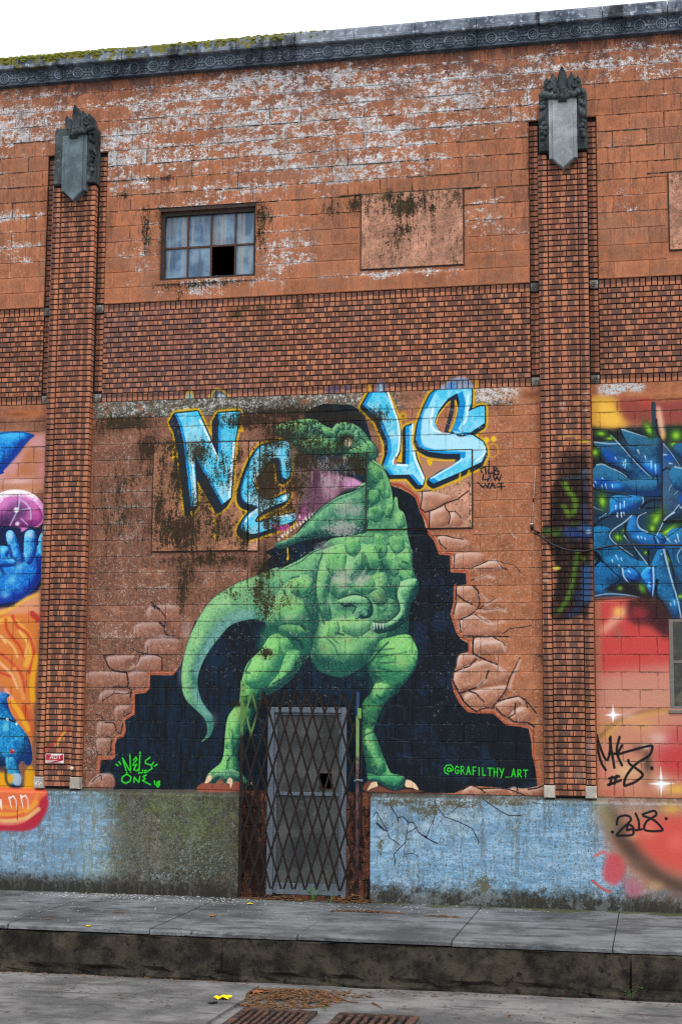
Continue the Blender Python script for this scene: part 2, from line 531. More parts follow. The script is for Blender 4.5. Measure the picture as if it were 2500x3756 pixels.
for r_, p in (('a5', [(430, 230), (470, 195), (660, 190), (680, 260), (650, 300), (450, 310)]), ('a5', [(545, 325), (790, 325), (790, 440), (545, 445)]),
              ('a5', [(215, 470), (480, 465), (380, 530), (330, 580), (240, 560)]), ('a5', [(500, 465), (650, 470), (655, 580), (390, 580), (450, 520)]),
              ('a5', [(390, 600), (530, 595), (530, 715), (410, 715)]), ('a5', [(45, 600), (370, 600), (380, 690), (250, 715), (45, 715)]),
              ('a5', [(160, 760), (270, 740), (400, 770), (390, 850), (160, 855)]), ('a5', [(280, 880), (400, 870), (395, 930), (330, 980), (280, 980)]),
              ('a5', [(135, 1010), (270, 1015), (275, 1100), (140, 1130)]), ('a5', [(120, 1150), (240, 1150), (240, 1240), (200, 1270), (130, 1260)]),
              ('a5', [(130, 1440), (250, 1430), (265, 1540), (50, 1545)]), ('a5', [(560, 55), (800, 55), (800, 170), (560, 170)])):
    stone(r_, p, (156, 106, 86), .7, (204, 174, 170))
for x, y, rx, ry in ((540, 455, 25, 40), (650, 300, 60, 20), (1070, 990, 40, 60), (820, 620, 30, 80), (860, 250, 40, 70)):
    D('a5', x, y, rx, ry, (186, 172, 188), .4)
for r_, p, w in (('a3', [(480, 318), (560, 318), (640, 300)], 5), ('a3', [(520, 320), (515, 390), (505, 450), (540, 480)], 6), ('a3', [(540, 480), (620, 455), (690, 415), (790, 380), (870, 318)], 6),
                 ('a3', [(690, 415), (700, 455), (725, 480), (733, 520), (720, 570)], 5), ('a3', [(725, 475), (770, 472), (800, 500), (818, 525)], 4), ('a3', [(575, 480), (572, 600)], 6),
                 ('a3', [(600, 660), (690, 655), (760, 675), (830, 685)], 5), ('a3', [(645, 690), (655, 720), (700, 760)], 6), ('a3', [(765, 800), (760, 910)], 5), ('a3', [(895, 905), (960, 880), (1020, 850), (1090, 850), (1130, 905), (1170, 918)], 5),
                 ('a3', [(1095, 852), (1220, 885)], 3), ('a3', [(1230, 895), (1272, 940)], 4), ('a3', [(890, 1000), (930, 990), (1000, 965)], 4), ('a3', [(785, 1110), (830, 1150), (900, 1185)], 7), ('a3', [(905, 1045), (945, 1085), (958, 1180), (940, 1220), (880, 1270), (800, 1305), (815, 1400)], 6),
                 ('a3', [(920, 1040), (960, 1110), (1000, 1150)], 4), ('a3', [(950, 1220), (1010, 1180), (1080, 1140)], 5), ('a3', [(960, 1215), (1010, 1228), (1100, 1218)], 4), ('a3', [(920, 1262), (1000, 1310), (1030, 1325)], 4),
                 ('a3', [(830, 1425), (950, 1430), (1060, 1430), (1175, 1432)], 6), ('a3', [(1130, 1412), (1190, 1370), (1310, 1358), (1352, 1345)], 5), ('a3', [(910, 1440), (905, 1568)], 6), ('a3', [(1060, 1435), (1140, 1480), (1150, 1500)], 5), ('a3', [(755, 1260), (775, 1180), (778, 1050)], 6),
                 ('a6', [(905, 0), (905, 95), (945, 120), (1010, 150), (1090, 182)], 8), ('a6', [(945, 120), (880, 195), (760, 238), (750, 300), (800, 400)], 6), ('a6', [(800, 405), (930, 360), (1000, 300), (1025, 230)], 7), ('a6', [(880, 388), (930, 405), (960, 440), (990, 470)], 7),
                 ('a6', [(750, 305), (790, 390), (840, 470), (900, 525), (935, 545)], 8), ('a6', [(935, 540), (1000, 515), (1080, 515), (1130, 570), (1180, 590), (1220, 622), (1330, 630), (1375, 660)], 7), ('a6', [(1080, 470), (1160, 445), (1255, 425), (1310, 455), (1390, 555)], 6),
                 ('a6', [(1310, 455), (1325, 515)], 5), ('a6', [(1265, 130), (1225, 210), (1180, 300), (1160, 375)], 6), ('a6', [(1205, 245), (1255, 230)], 5), ('a6', [(1160, 375), (1100, 460), (1060, 500)], 6), ('a6', [(1230, 480), (1225, 560), (1180, 590)], 6),
                 ('a6', [(830, 1140), (890, 1105), (960, 1135), (1000, 1165), (980, 1165)], 6), ('a6', [(960, 1135), (1110, 1130), (1180, 1140), (1240, 1160), (1300, 1185)], 5), ('a6', [(1240, 1110), (1250, 1150)], 5), ('a6', [(1330, 1140), (1400, 1130), (1450, 1110)], 7),
                 ('a5', [(570, 20), (620, 60), (690, 140), (680, 250), (690, 285), (770, 300)], 6), ('a5', [(580, 50), (640, 75), (600, 70)], 9), ('a5', [(640, 185), (675, 220)], 12), ('a5', [(180, 452), (210, 520), (225, 555), (270, 585), (370, 598), (385, 680), (375, 715), (410, 745), (400, 800)], 8),
                 ('a5', [(190, 458), (270, 448), (280, 420)], 6), ('a5', [(410, 400), (470, 430), (540, 445), (540, 380)], 5), ('a5', [(500, 440), (620, 455), (660, 475), (662, 580)], 6), ('a5', [(440, 540), (470, 500), (480, 450)], 4), ('a5', [(265, 718), (380, 715)], 8),
                 ('a5', [(270, 735), (265, 770), (170, 830)], 5), ('a5', [(275, 770), (360, 775), (415, 760)], 5), ('a5', [(120, 940), (160, 955), (180, 990)], 5), ('a5', [(190, 1008), (260, 1010), (275, 1030), (285, 1085), (320, 1098), (340, 1020)], 6), ('a5', [(180, 1110), (240, 1130)], 4),
                 ('a5', [(110, 1160), (130, 1270)], 5), ('a5', [(245, 1150), (240, 1240), (215, 1270)], 6), ('a5', [(85, 1500), (120, 1460), (160, 1440), (165, 1480)], 5), ('a5', [(680, 265), (690, 60)], 3), ('a5', [(350, 910), (350, 960), (400, 930)], 5)):
    S(r_, p, CR, w * 1.6, .95, 1.5, False)
# pale edges sprayed beside the cracks
for r_, p in (('a6', [(1260, 150), (1240, 220), (1200, 310), (1190, 370)]), ('a6', [(1000, 300), (940, 350)]), ('a6', [(1060, 180), (1130, 230)]), ('a6', [(1250, 440), (1290, 480)]), ('a6', [(1240, 540), (1280, 530)]),
              ('a3', [(1030, 855), (1095, 860), (1115, 900)]), ('a3', [(930, 990), (1000, 970), (1070, 985)]), ('a3', [(1000, 1190), (1090, 1150)]), ('a3', [(930, 1235), (1010, 1235), (1090, 1225), (1160, 1240)]), ('a3', [(960, 1275), (1030, 1330), (1140, 1320)]), ('a3', [(960, 1110), (1010, 1150)]), ('a6', [(950, 30), (1110, 10), (1150, 80)])):
    S(r_, p, (226, 200, 196), 20, .5, 12)

# ------------------------------------------------------------------ lettering behind the dinosaur
CY, LB, DB, WH, YE, NV = (66, 190, 226), (150, 218, 240), (8, 140, 206), (226, 240, 246), (228, 178, 14), (22, 34, 52)


def grow(m, r):
    return np.clip(blur(m, r * .8) * 4.5, 0, 1)


def letter(reg, polys, ex, hi_shift=(7, -3), smooth=False, inner=True):
    ts = [spline(T(reg, p)) if smooth else T(reg, p) for p in polys]
    al = np.vstack(ts)
    x0 = int(al[:, 0].min()) - 70; x1 = int(al[:, 0].max()) + 70
    y0 = int(al[:, 1].min()) - 70; y1 = int(al[:, 1].max()) + 70
    full = np.zeros((y1 - y0, x1 - x0), np.float32)
    for t in ts:
        a, b, m = polymask(t, 2)
        full[b - y0:b - y0 + m.shape[0], a - x0:a - x0 + m.shape[1]] = np.maximum(full[b - y0:b - y0 + m.shape[0], a - x0:a - x0 + m.shape[1]], m)
    k = REG[reg][2]
    dx, dy = px(reg, ex[0]), -px(reg, ex[1])
    sh = full.copy()
    for i in range(1, 9):
        sh = np.maximum(sh, np.roll(np.roll(full, int(round(dx * i / 8)), 1), int(round(dy * i / 8)), 0))
    out = grow(sh, 3.2)
    put(x0, y0, grow(out, 4.2) * .95, YE)
    put(x0, y0, out, NV)
    put(x0, y0, blur(full, .6), DB)
    ins = np.minimum(full, np.roll(np.roll(full, int(round(px(reg, hi_shift[0]) * 1.6)), 1), int(round(-px(reg, hi_shift[1]) * 1.6)), 0))
    if inner:
        h, w = full.shape
        g = sm(.2, .8, N1[y0:y0 + h, x0:x0 + w])[..., None]
        put(x0, y0, blur(ins, .8), rgb(CY) * (1 - g) + rgb(LB) * g)
    return full


letter('a1', [[(665, 230), (835, 212), (985, 545), (978, 226), (1140, 214), (1102, 420), (1075, 835), (1010, 885), (850, 600), (812, 520), (834, 890), (786, 900), (738, 460), (700, 300)]], (-36, 62), (14, 0))
S('a1', [(850, 275), (985, 560)], WH, 16, .95, 2, False)
S('a1', [(1098, 440), (1062, 830)], WH, 18, .95, 2, False)
S('a1', [(795, 540), (826, 890)], WH, 14, .9, 2, False)
S('a1', [(955, 340), (965, 430)], NV, 40, .9, 3, False)
for p in ([(960, 980), (960, 1120)], [(790, 940), (795, 980)], [(655, 500), (670, 545)]):
    S('a1', p, YE, 16, .9, 3, False)
D('a1', 665, 545, 24, 24, YE, .95, 0, 3)
D('a1', 1150, 345, 18, 18, YE, .9, 0, 3)
letter('c3', [[(150, 240), (190, 225), (310, 215), (318, 390), (275, 400), (255, 300), (200, 320), (165, 380), (120, 420), (140, 480), (200, 530), (310, 490), (300, 530), (230, 560), (170, 590), (130, 640),
                (150, 650), (230, 625), (345, 600), (340, 640), (260, 670), (200, 690), (120, 715), (62, 700), (55, 660), (90, 605), (140, 570), (70, 540), (52, 480), (75, 390), (110, 300)]], (-18, 26), (6, 0), True)
S('c3', [(142, 390), (130, 400), (128, 425)], WH, 16, .95, 2)
S('c3', [(70, 660), (95, 620), (140, 580)], WH, 10, .95, 2)
S('c3', [(215, 625), (340, 607)], WH, 12, .9, 2)
S('c3', [(285, 520), (305, 495)], WH, 18, .9, 2)
S('c3', [(300, 660), (308, 850)], YE, 8, .9, 2)
D('c3', 305, 850, 7, 10, YE, .95, 0, 3)
letter('c4', [[(0, 205), (45, 125), (150, 125), (185, 200), (210, 250), (235, 330), (245, 400), (238, 520), (205, 590), (280, 600), (283, 500), (280, 350), (335, 330), (335, 450), (352, 560), (408, 690), (395, 735), (365, 735), (305, 665), (180, 668), (135, 610), (165, 520), (160, 440), (100, 300)]], (-14, 18), (16, 0))
S('c4', [(165, 130), (200, 230), (230, 320), (240, 400), (233, 510), (200, 590), (290, 605)], WH, 14, .95, 2)
S('c4', [(328, 335), (328, 450), (345, 560), (400, 690)], WH, 16, .95, 2)
letter('c4', [[(440, 140), (500, 90), (560, 40), (620, 22), (670, 30), (700, 60), (715, 110), (712, 200), (690, 250), (770, 215), (800, 215), (800, 325), (640, 430), (590, 380), (620, 310), (640, 210), (620, 130), (560, 165), (500, 240), (470, 320), (500, 375), (580, 395),
                (720, 405), (790, 450), (812, 510), (780, 580), (640, 650), (465, 725), (430, 700), (560, 610), (640, 565), (640, 530), (540, 530), (430, 515), (370, 480), (345, 430), (360, 330), (400, 220)]], (-4, 26), (22, -8))
P('c4', [(410, 235), (470, 240), (455, 330), (480, 380), (600, 410), (720, 420), (780, 460), (795, 510), (740, 510), (560, 500), (430, 490), (385, 450), (385, 330)], (176, 226, 244), .9, 5)
S('c4', [(462, 230), (448, 310), (470, 370), (560, 398)], WH, 14, .9, 3)
S('c4', [(690, 150), (680, 290), (660, 330)], WH, 20, .8, 4)
S('c4', [(800, 480), (795, 530), (740, 580)], WH, 10, .9, 3)
S('c4', [(450, 690), (620, 590), (650, 560)], WH, 10, .9, 3)
P('c4', [(478, 330), (500, 270), (560, 195), (590, 180), (580, 260), (545, 385), (500, 370)], (165, 102, 70), 1, 3)
S('c4', [(478, 330), (500, 270), (560, 195), (590, 180)], YE, 9, .95, 2)
S('c4', [(590, 185), (580, 260), (548, 378)], NV, 26, .95, 3)
S('c4', [(640, 200), (615, 310), (590, 375)], DB, 16, .9, 3)
P('c4', [(385, 545), (470, 560), (600, 575), (590, 605), (500, 645), (430, 690), (395, 640)], (172, 122, 98), 1, 3)
S('c4', [(390, 545), (480, 570), (600, 575)], YE, 8, .95, 2)
P('c4', [(420, 570), (460, 570), (442, 612)], YE, .95, 2)
P('c4', [(215, 540), (225, 595), (205, 595)], (172, 120, 96), 1, 2)
for x, y, r in ((812, 437, 20), (858, 430, 20)):
    D('c4', x, y, r, r, (236, 190, 30), .95, 0, 3)
th = np.linspace(0, 6.28, 14)
S('c4', [(855 + 34 * math.cos(a), 505 + 44 * math.sin(a)) for a in th], (224, 160, 40), 8, .7, 3)
for p in ([(640, 660), (632, 720)], [(700, 640), (690, 660)]):
    S('c4', p, YE, 14, .8, 5)
D('c4', 265, 280, 26, 30, YE, .85, 0, 2)
D('c4', 265, 280, 12, 12, (70, 50, 30), .8)

# ------------------------------------------------------------------ the dinosaur
GL, GM, GD, GX2 = (127, 178, 135), (80, 136, 106), (20, 80, 68), (10, 56, 56)
TAIL = form('a4', [(640, 130), (560, 145), (510, 165), (430, 195), (350, 235), (270, 290), (215, 360), (170, 440), (140, 510), (115, 590), (100, 680), (100, 780), (125, 850), (175, 900), (220, 945), (240, 1000), (235, 1040), (205, 1078),
            (250, 1050), (272, 1000), (270, 940), (235, 890), (205, 840), (188, 770), (190, 710), (215, 640), (255, 570), (310, 500), (365, 440), (430, 415), (500, 405), (560, 425), (640, 440), (680, 300)], (47, 109, 100), (104, 162, 115), (139, 196, 131), 40, -.8, .5)
tm_ = np.zeros_like(A)
tq = TAIL
tm_[tq[1]:tq[1] + tq[2].shape[0], tq[0]:tq[0] + tq[2].shape[1]] = tq[2]
CLIP = WLZ * tm_
for p, w in (([(470, 380), (380, 400), (310, 460), (255, 540), (215, 620), (190, 690)], 60), ([(175, 800), (205, 880), (245, 930)], 40)):
    S('a4', p, (150, 196, 190), w, .55, 24)
for x in range(9):
    a = 1.9 + x * .16
    S('a4', [(470 + 330 * math.cos(a) * 1, 700 - 330 * math.sin(a)), (480 + 250 * math.cos(a + .05), 700 - 260 * math.sin(a + .05))], (66, 119, 109), 9, .35, 8)
CLIP = WLZ
S('a4', [(600, 140), (430, 195), (350, 235), (270, 290), (215, 360), (170, 440), (140, 510), (115, 590), (98, 680), (98, 780), (125, 850), (220, 950), (238, 1010)], (30, 60, 60), 6, .5, 4)
# shoulder and back
form('a4', [(870, 20), (900, 200), (880, 420), (820, 520), (700, 510), (600, 470), (560, 430), (590, 340), (600, 250), (520, 190), (640, 130), (740, 80)], GX2, (53, 116, 94), (118, 183, 122), 50)
form('a4', [(640, 240), (720, 170), (800, 170), (850, 280), (850, 420), (760, 490), (660, 480), (600, 400), (600, 320)], GD, (73, 138, 98), (139, 195, 126), 46)
# neck and throat
form('a2', [(600, 1040), (720, 1010), (790, 960), (870, 960), (870, 460), (940, 478), (1010, 556), (1045, 660), (1060, 742), (1064, 780), (1072, 735), (1092, 740), (1102, 812), (1140, 850), (1160, 940), (1166, 1010), (1192, 1120), (1198, 1240), (1150, 1330), (900, 1320), (700, 1220), (560, 1120)], GX2, (65, 128, 94), (130, 191, 123), 60, .2, .8)
# torso and belly
form('a4', [(870, 30), (1000, -10), (1200, 0), (1350, 10), (1362, 130), (1388, 190), (1388, 260), (1345, 330), (1340, 440), (1320, 520), (1200, 560), (1130, 640), (1060, 690), (980, 725), (900, 712), (840, 680), (805, 620), (818, 520), (850, 420), (840, 300), (835, 160)], GX2, (77, 143, 100), (137, 195, 127), 70, -.3, .75)
form('a4', [(880, 420), (1000, 400), (1130, 420), (1220, 480), (1150, 600), (1060, 680), (980, 718), (900, 706), (842, 670), (815, 610), (830, 520)], GD, (94, 156, 104), (144, 194, 124), 60, .0, .9)
form('a4', [(1200, 30), (1330, 20), (1358, 130), (1340, 260), (1260, 300), (1200, 240), (1180, 120)], GD, (83, 148, 102), (135, 195, 129), 40, .3, .7)
form('a4', [(850, 150), (900, 70), (960, 60), (940, 180), (900, 280), (920, 400), (870, 400), (836, 280)], GD, (89, 153, 102), (143, 198, 128), 30)
form('a4', [(1010, 60), (1090, 30), (1110, 110), (1050, 190), (1000, 170)], GD, (90, 152, 107), (141, 194, 137), 26)
form('a4', [(1130, 180), (1220, 150), (1250, 250), (1200, 330), (1140, 300)], GD, (93, 152, 100), (144, 193, 121), 30)
# legs
P('a4', [(560, 430), (700, 480), (830, 500), (800, 600), (750, 620), (690, 580), (560, 590), (520, 560)], (26, 92, 72), .95, 14)
form('a4', [(580, 500), (540, 560), (495, 605), (455, 650), (430, 720), (418, 800), (413, 850), (385, 888), (348, 945), (336, 1040), (330, 1130), (312, 1190), (250, 1245), (232, 1290), (300, 1310), (420, 1300), (440, 1265), (408, 1160), (432, 1060), (470, 1000), (500, 910), (545, 840), (640, 785), (700, 730), (752, 668), (764, 596), (720, 560), (690, 505), (640, 480)], GX2, (74, 156, 90), (134, 204, 116), 40)
form('a4', [(545, 570), (500, 612), (462, 660), (440, 740), (500, 790), (580, 760), (640, 690), (660, 600), (610, 540)], (30, 104, 76), (86, 168, 96), (146, 212, 122), 34)
form('a4', [(690, 570), (760, 590), (755, 660), (700, 735), (600, 796), (570, 775), (630, 700), (660, 620)], GX2, (70, 152, 92), (124, 200, 116), 22)
form('a4', [(395, 890), (355, 950), (342, 1040), (338, 1110), (380, 1110), (420, 1040), (450, 980), (480, 910), (440, 880)], (36, 110, 76), (88, 166, 94), (142, 206, 116), 26)
form('a4', [(1190, 520), (1340, 490), (1386, 565), (1390, 630), (1370, 690), (1320, 755), (1285, 805), (1230, 850), (1200, 885), (1170, 960), (1150, 1010), (1172, 1070), (1205, 1160), (1245, 1245), (1312, 1268), (1322, 1310), (1280, 1342), (1230, 1330), (1190, 1290), (1115, 1285), (1105, 1180), (1078, 1080), (1082, 960), (1085, 870), (1140, 800), (1150, 760), (1120, 690), (1115, 640), (1160, 580)], GX2, (68, 150, 86), (130, 202, 110), 40, .1, .8)
form('a4', [(1210, 540), (1330, 510), (1376, 570), (1378, 640), (1320, 730), (1240, 760), (1180, 700), (1170, 620)], (34, 110, 76), (84, 164, 92), (144, 208, 118), 40, .1, .8)
form('a4', [(1160, 760), (1240, 770), (1230, 830), (1180, 870), (1130, 850)], (24, 92, 70), (82, 160, 92), (140, 204, 116), 20)
form('a4', [(1105, 1010), (1145, 1020), (1180, 1110), (1220, 1220), (1190, 1250), (1150, 1180), (1110, 1100)], (26, 96, 74), (84, 164, 98), (140, 208, 126), 16)
# muscle lumps of chest, shoulder and neck
for reg, p, r_ in (('a4', [(900, 40), (960, 10), (1000, 60), (980, 150), (930, 170), (890, 120)], 18), ('a4', [(1110, 20), (1170, 10), (1190, 80), (1150, 150), (1110, 110)], 18), ('a4', [(930, 180), (1000, 190), (1010, 260), (950, 290), (910, 250)], 16), ('a4', [(1060, 190), (1130, 160), (1160, 230), (1110, 270), (1050, 250)], 16), ('a4', [(1230, 40), (1290, 30), (1310, 120), (1260, 170), (1220, 110)], 18),
                   ('a4', [(1300, 110), (1355, 100), (1375, 190), (1330, 220), (1290, 170)], 16), ('a4', [(1000, 400), (1100, 390), (1140, 450), (1060, 500), (980, 470)], 26), ('a4', [(890, 440), (950, 420), (960, 480), (900, 510)], 14), ('a4', [(620, 330), (700, 290), (780, 330), (760, 420), (650, 430)], 26), ('a4', [(700, 190), (780, 180), (820, 240), (770, 290), (700, 260)], 22), ('a4', [(640, 440), (740, 440), (800, 480), (720, 510), (640, 490)], 16),
                   ('a2', [(900, 500), (970, 530), (990, 600), (940, 640), (890, 590)], 20), ('a2', [(980, 600), (1035, 650), (1040, 730), (990, 740), (960, 670)], 18), ('a2', [(890, 690), (960, 690), (960, 760), (900, 790)], 18), ('a2', [(880, 820), (950, 800), (1000, 850), (950, 910), (890, 890)], 18), ('a2', [(1020, 790), (1060, 800), (1050, 880), (1010, 870)], 12), ('a2', [(1070, 850), (1130, 860), (1150, 940), (1090, 950)], 16), ('a2', [(930, 1000), (990, 1010), (1020, 1120), (970, 1170), (930, 1090)], 16), ('a2', [(1040, 1020), (1120, 1010), (1140, 1100), (1080, 1140), (1040, 1090)], 16), ('a2', [(1100, 1150), (1180, 1150), (1190, 1230), (1120, 1250)], 16), ('a2', [(820, 760), (860, 700), (870, 820), (840, 860)], 14), ('a2', [(720, 1040), (800, 1020), (830, 1100), (780, 1160), (720, 1120)], 18)):
    form(reg, p, (18, 84, 68), (80, 156, 92), (140, 204, 118), r_, -.3, .85, .75)
    t_ = p[2:] if len(p) > 4 else p[1:]
    S(reg, t_, (8, 44, 44), 6, .6, 5)
# arms
form('a4', [(1290, 205), (1385, 185), (1392, 262), (1352, 335), (1335, 400), (1255, 462), (1175, 482), (1132, 455), (1150, 420), (1220, 420), (1290, 360), (1275, 275)], GX2, (85, 151, 106), (147, 202, 145), 24)
form('a4', [(955, 295), (1040, 270), (1112, 288), (1142, 340), (1132, 388), (1080, 402), (1036, 372), (1050, 335), (985, 335)], GX2, (90, 154, 110), (144, 196, 141), 20)
for x, y in ((1060, 385), (1085, 365), (1105, 375), (1075, 350)):
    D('a4', x, y, 13, 16, (102, 166, 124), .8, 20, 2)
    S('a4', [(x - 10, y + 14), (x + 2, y + 18), (x + 12, y + 8)], (10, 46, 48), 5, .8, 3)
D('a4', 1175, 450, 40, 26, (18, 44, 46), .75)
for x in (1150, 1165, 1182, 1198):
    S('a4', [(x, 425), (x + 4, 458)], (206, 220, 205), 9, .9, 2, w2=3)
# creases, folds, pits
for reg, p, w in (('a4', [(870, 40), (845, 120), (832, 220), (845, 330), (880, 430)], 9), ('a4', [(1190, 20), (1180, 60), (1215, 140)], 12), ('a4', [(1105, 60), (1120, 130), (1090, 180)], 12), ('a4', [(1275, 215), (1270, 270), (1295, 330)], 8),
                  ('a4', [(1135, 640), (1170, 590), (1230, 530)], 9), ('a4', [(1150, 580), (1260, 565)], 5), ('a4', [(1160, 615), (1330, 585)], 6), ('a4', [(1165, 645), (1290, 640)], 6), ('a4', [(1170, 670), (1250, 690)], 5), ('a4', [(1165, 820), (1190, 838), (1215, 830)], 10), ('a4', [(1150, 710), (1200, 740)], 8),
                  ('a4', [(880, 500), (930, 545), (950, 590)], 9), ('a4', [(910, 500), (960, 540)], 6), ('a4', [(940, 480), (985, 490)], 12), ('a4', [(960, 290), (1040, 265), (1110, 285)], 5), ('a4', [(905, 330), (915, 380)], 9), ('a4', [(690, 510), (740, 520), (760, 560)], 16), ('a4', [(600, 760), (690, 700), (740, 620)], 10),
                  ('a4', [(480, 630), (450, 690), (470, 700)], 8), ('a4', [(375, 1010), (380, 1060)], 9), ('a4', [(375, 1070), (380, 1140), (350, 1180)], 6), ('a4', [(350, 1180), (345, 1240)], 7), ('a4', [(700, 180), (740, 170)], 8), ('a4', [(660, 250), (665, 270)], 14), ('a4', [(735, 250), (738, 275)], 14), ('a4', [(780, 340), (800, 390)], 18),
                  ('a4', [(755, 440), (775, 460)], 16), ('a4', [(1135, 250), (1165, 240)], 8), ('a4', [(1200, 230), (1220, 260)], 8), ('a4', [(1310, 90), (1335, 100)], 10), ('a4', [(1160, 1210), (1165, 1240)], 8), ('a4', [(1100, 1040), (1150, 1020)], 6), ('a4', [(950, 640), (980, 645)], 6)):
    S(reg, p, (8, 46, 46), w, .85, 5)
for reg, x, y, rx, ry, rot in (('a4', 1130, 120, 30, 60, 10), ('a4', 1220, 140, 24, 70, -8), ('a4', 930, 250, 20, 50, 0), ('a4', 790, 300, 26, 40, 0), ('a4', 700, 560, 40, 26, 0), ('a4', 1090, 690, 60, 40, -30), ('a4', 830, 480, 26, 60, 10), ('a4', 1130, 760, 16, 60, 0), ('a4', 1160, 560, 30, 26, 0), ('a4', 450, 860, 30, 20, 0), ('a4', 1190, 920, 14, 50, 20)):
    D(reg, x, y, rx, ry, (8, 62, 60), .6, rot)
for reg, x, y, rx, ry, rot in (('a4', 1060, 440, 60, 40, 0), ('a4', 1000, 560, 70, 30, -10), ('a4', 900, 320, 14, 40, 0), ('a4', 1330, 230, 22, 40, 10), ('a4', 1300, 640, 50, 26, -10), ('a4', 560, 640, 40, 26, -40), ('a4', 690, 640, 18, 50, 35), ('a4', 390, 960, 14, 50, 8), ('a4', 360, 1090, 10, 50, 4), ('a4', 1180, 780, 30, 30, 0), ('a4', 1140, 1100, 14, 60, -14),
                               ('a4', 1020, 110, 20, 30, 0), ('a4', 1270, 90, 14, 50, 10), ('a4', 690, 220, 40, 20, 0), ('a4', 700, 380, 60, 30, 0), ('a4', 330, 320, 50, 30, -40), ('a4', 190, 520, 26, 60, 14), ('a4', 1170, 230, 20, 24, 0), ('a4', 880, 590, 30, 24, 0)):
    D(reg, x, y, rx, ry, (163, 210, 147), .45, rot)
for x, y, rx, ry in ((1010, 520, 40, 18), (880, 560, 30, 30), (1310, 640, 30, 30), (420, 930, 40, 40), (1180, 290, 40, 30)):
    D('a4', x, y, rx, ry, (170, 150, 70), .3)
S('a4', [(1362, 20), (1366, 130), (1394, 185), (1394, 260), (1350, 335), (1344, 440), (1356, 500), (1390, 560), (1394, 625), (1374, 692), (1325, 758)], (8, 22, 34), 7, .7, 3)
# bottom rocks, feet and claws
P('a4', [(190, 1345), (215, 1300), (280, 1300), (310, 1278), (350, 1310), (390, 1290), (420, 1300), (422, 1345)], (142, 76, 58), 1, 3)
P('a4', [(1110, 1350), (1120, 1290), (1180, 1315), (1260, 1345), (1330, 1335), (1420, 1350)], (118, 68, 54), 1, 4)
form('a4', [(300, 1245), (250, 1258), (240, 1290), (280, 1305), (310, 1270), (345, 1300), (385, 1290), (420, 1295), (436, 1260), (400, 1235), (360, 1225)], GX2, (62, 117, 95), (116, 174, 126), 14)
form('a4', [(1120, 1250), (1180, 1262), (1240, 1250), (1312, 1268), (1322, 1310), (1280, 1342), (1230, 1330), (1180, 1302), (1125, 1290)], GX2, (44, 127, 88), (81, 175, 112), 16)
for p in ([(240, 1262), (258, 1258), (266, 1275), (255, 1295), (225, 1305)], [(358, 1272), (376, 1280), (378, 1305), (366, 1335), (360, 1310), (344, 1300)], [(1135, 1300), (1165, 1295), (1170, 1320), (1140, 1332), (1112, 1345)], [(1325, 1285), (1350, 1288), (1380, 1310), (1396, 1342), (1360, 1330), (1322, 1322)], [(474, 1300), (488, 1300), (494, 1322), (484, 1312)]):
    P('a4', p, (232, 196, 158), 1, 1)
    S('a4', p[1:3], (250, 236, 214), 5, .8, 2)
    S('a4', p + p[:1], (24, 30, 30), 3, .5, 2)
form('a4', [(430, 1250), (470, 1300), (480, 1312), (440, 1310)], GX2, (38, 108, 86), (69, 147, 108), 8)
# head: snout, brow, mouth, lower jaw
P('a2', [(330, 330), (460, 440), (560, 520), (860, 640), (700, 700), (560, 800), (440, 890), (360, 900), (380, 700), (330, 520)], (96, 84, 78), .7, 10)
P('a2', [(480, 500), (540, 540), (620, 560), (740, 590), (848, 640), (800, 660), (690, 690), (640, 750), (560, 790), (460, 870), (380, 910), (366, 830), (440, 730), (470, 620)], (112, 68, 92), .95, 6)
P('a2', [(580, 560), (680, 585), (660, 700), (610, 750), (550, 740), (560, 640)], (176, 122, 146), .7, 12)
P('a2', [(700, 600), (760, 590), (840, 636), (790, 655), (710, 660)], (206, 138, 190), .9, 5)
P('a2', [(520, 640), (540, 560), (500, 560), (470, 660), (490, 720)], (84, 36, 66), .8, 10)
P('a2', [(175, 925), (250, 935), (320, 930), (300, 970), (240, 975)], (176, 66, 130), .95, 4)
P('a2', [(400, 830), (440, 800), (440, 870), (380, 910)], (168, 70, 140), .9, 5)
form('a2', [(205, 262), (235, 215), (280, 190), (340, 180), (430, 168), (505, 175), (560, 212), (620, 235), (660, 200), (740, 195), (815, 228), (870, 285), (940, 370), (948, 440), (900, 470), (860, 520), (790, 450), (700, 425), (560, 425), (460, 425), (390, 410), (340, 345), (280, 312)], GX2, (70, 130, 97), (126, 186, 127), 34)
form('a2', [(470, 215), (520, 205), (550, 240), (540, 275), (480, 275), (455, 245)], GD, (70, 128, 103), (110, 174, 127), 14)
form('a2', [(850, 330), (920, 340), (948, 400), (940, 450), (890, 450), (840, 400)], GD, (77, 143, 100), (126, 193, 127), 20)
for p in ([(640, 380), (700, 395), (780, 385), (810, 350)], [(620, 340), (640, 380)], [(830, 300), (860, 330)], [(880, 560), (930, 600), (910, 640)], [(830, 560), (870, 640)], [(860, 540), (870, 620), (940, 630)]):
    S('a2', p, (10, 54, 48), 12, .6, 7)
form('a2', [(870, 640), (780, 685), (680, 720), (600, 765), (520, 830), (450, 900), (370, 990), (300, 1035), (225, 1060), (212, 1085), (260, 1105), (400, 1052), (560, 1020), (700, 1012), (800, 1000), (880, 950)], GX2, (62, 122, 97), (118, 181, 130), 34, -.2, .9)
for p in ([(850, 660), (760, 710), (660, 750), (590, 790), (500, 860), (420, 950)], [(330, 1035), (270, 1070), (225, 1085)], [(860, 780), (840, 840), (870, 880)]):
    S('a2', p, (14, 64, 56), 14, .55, 9)
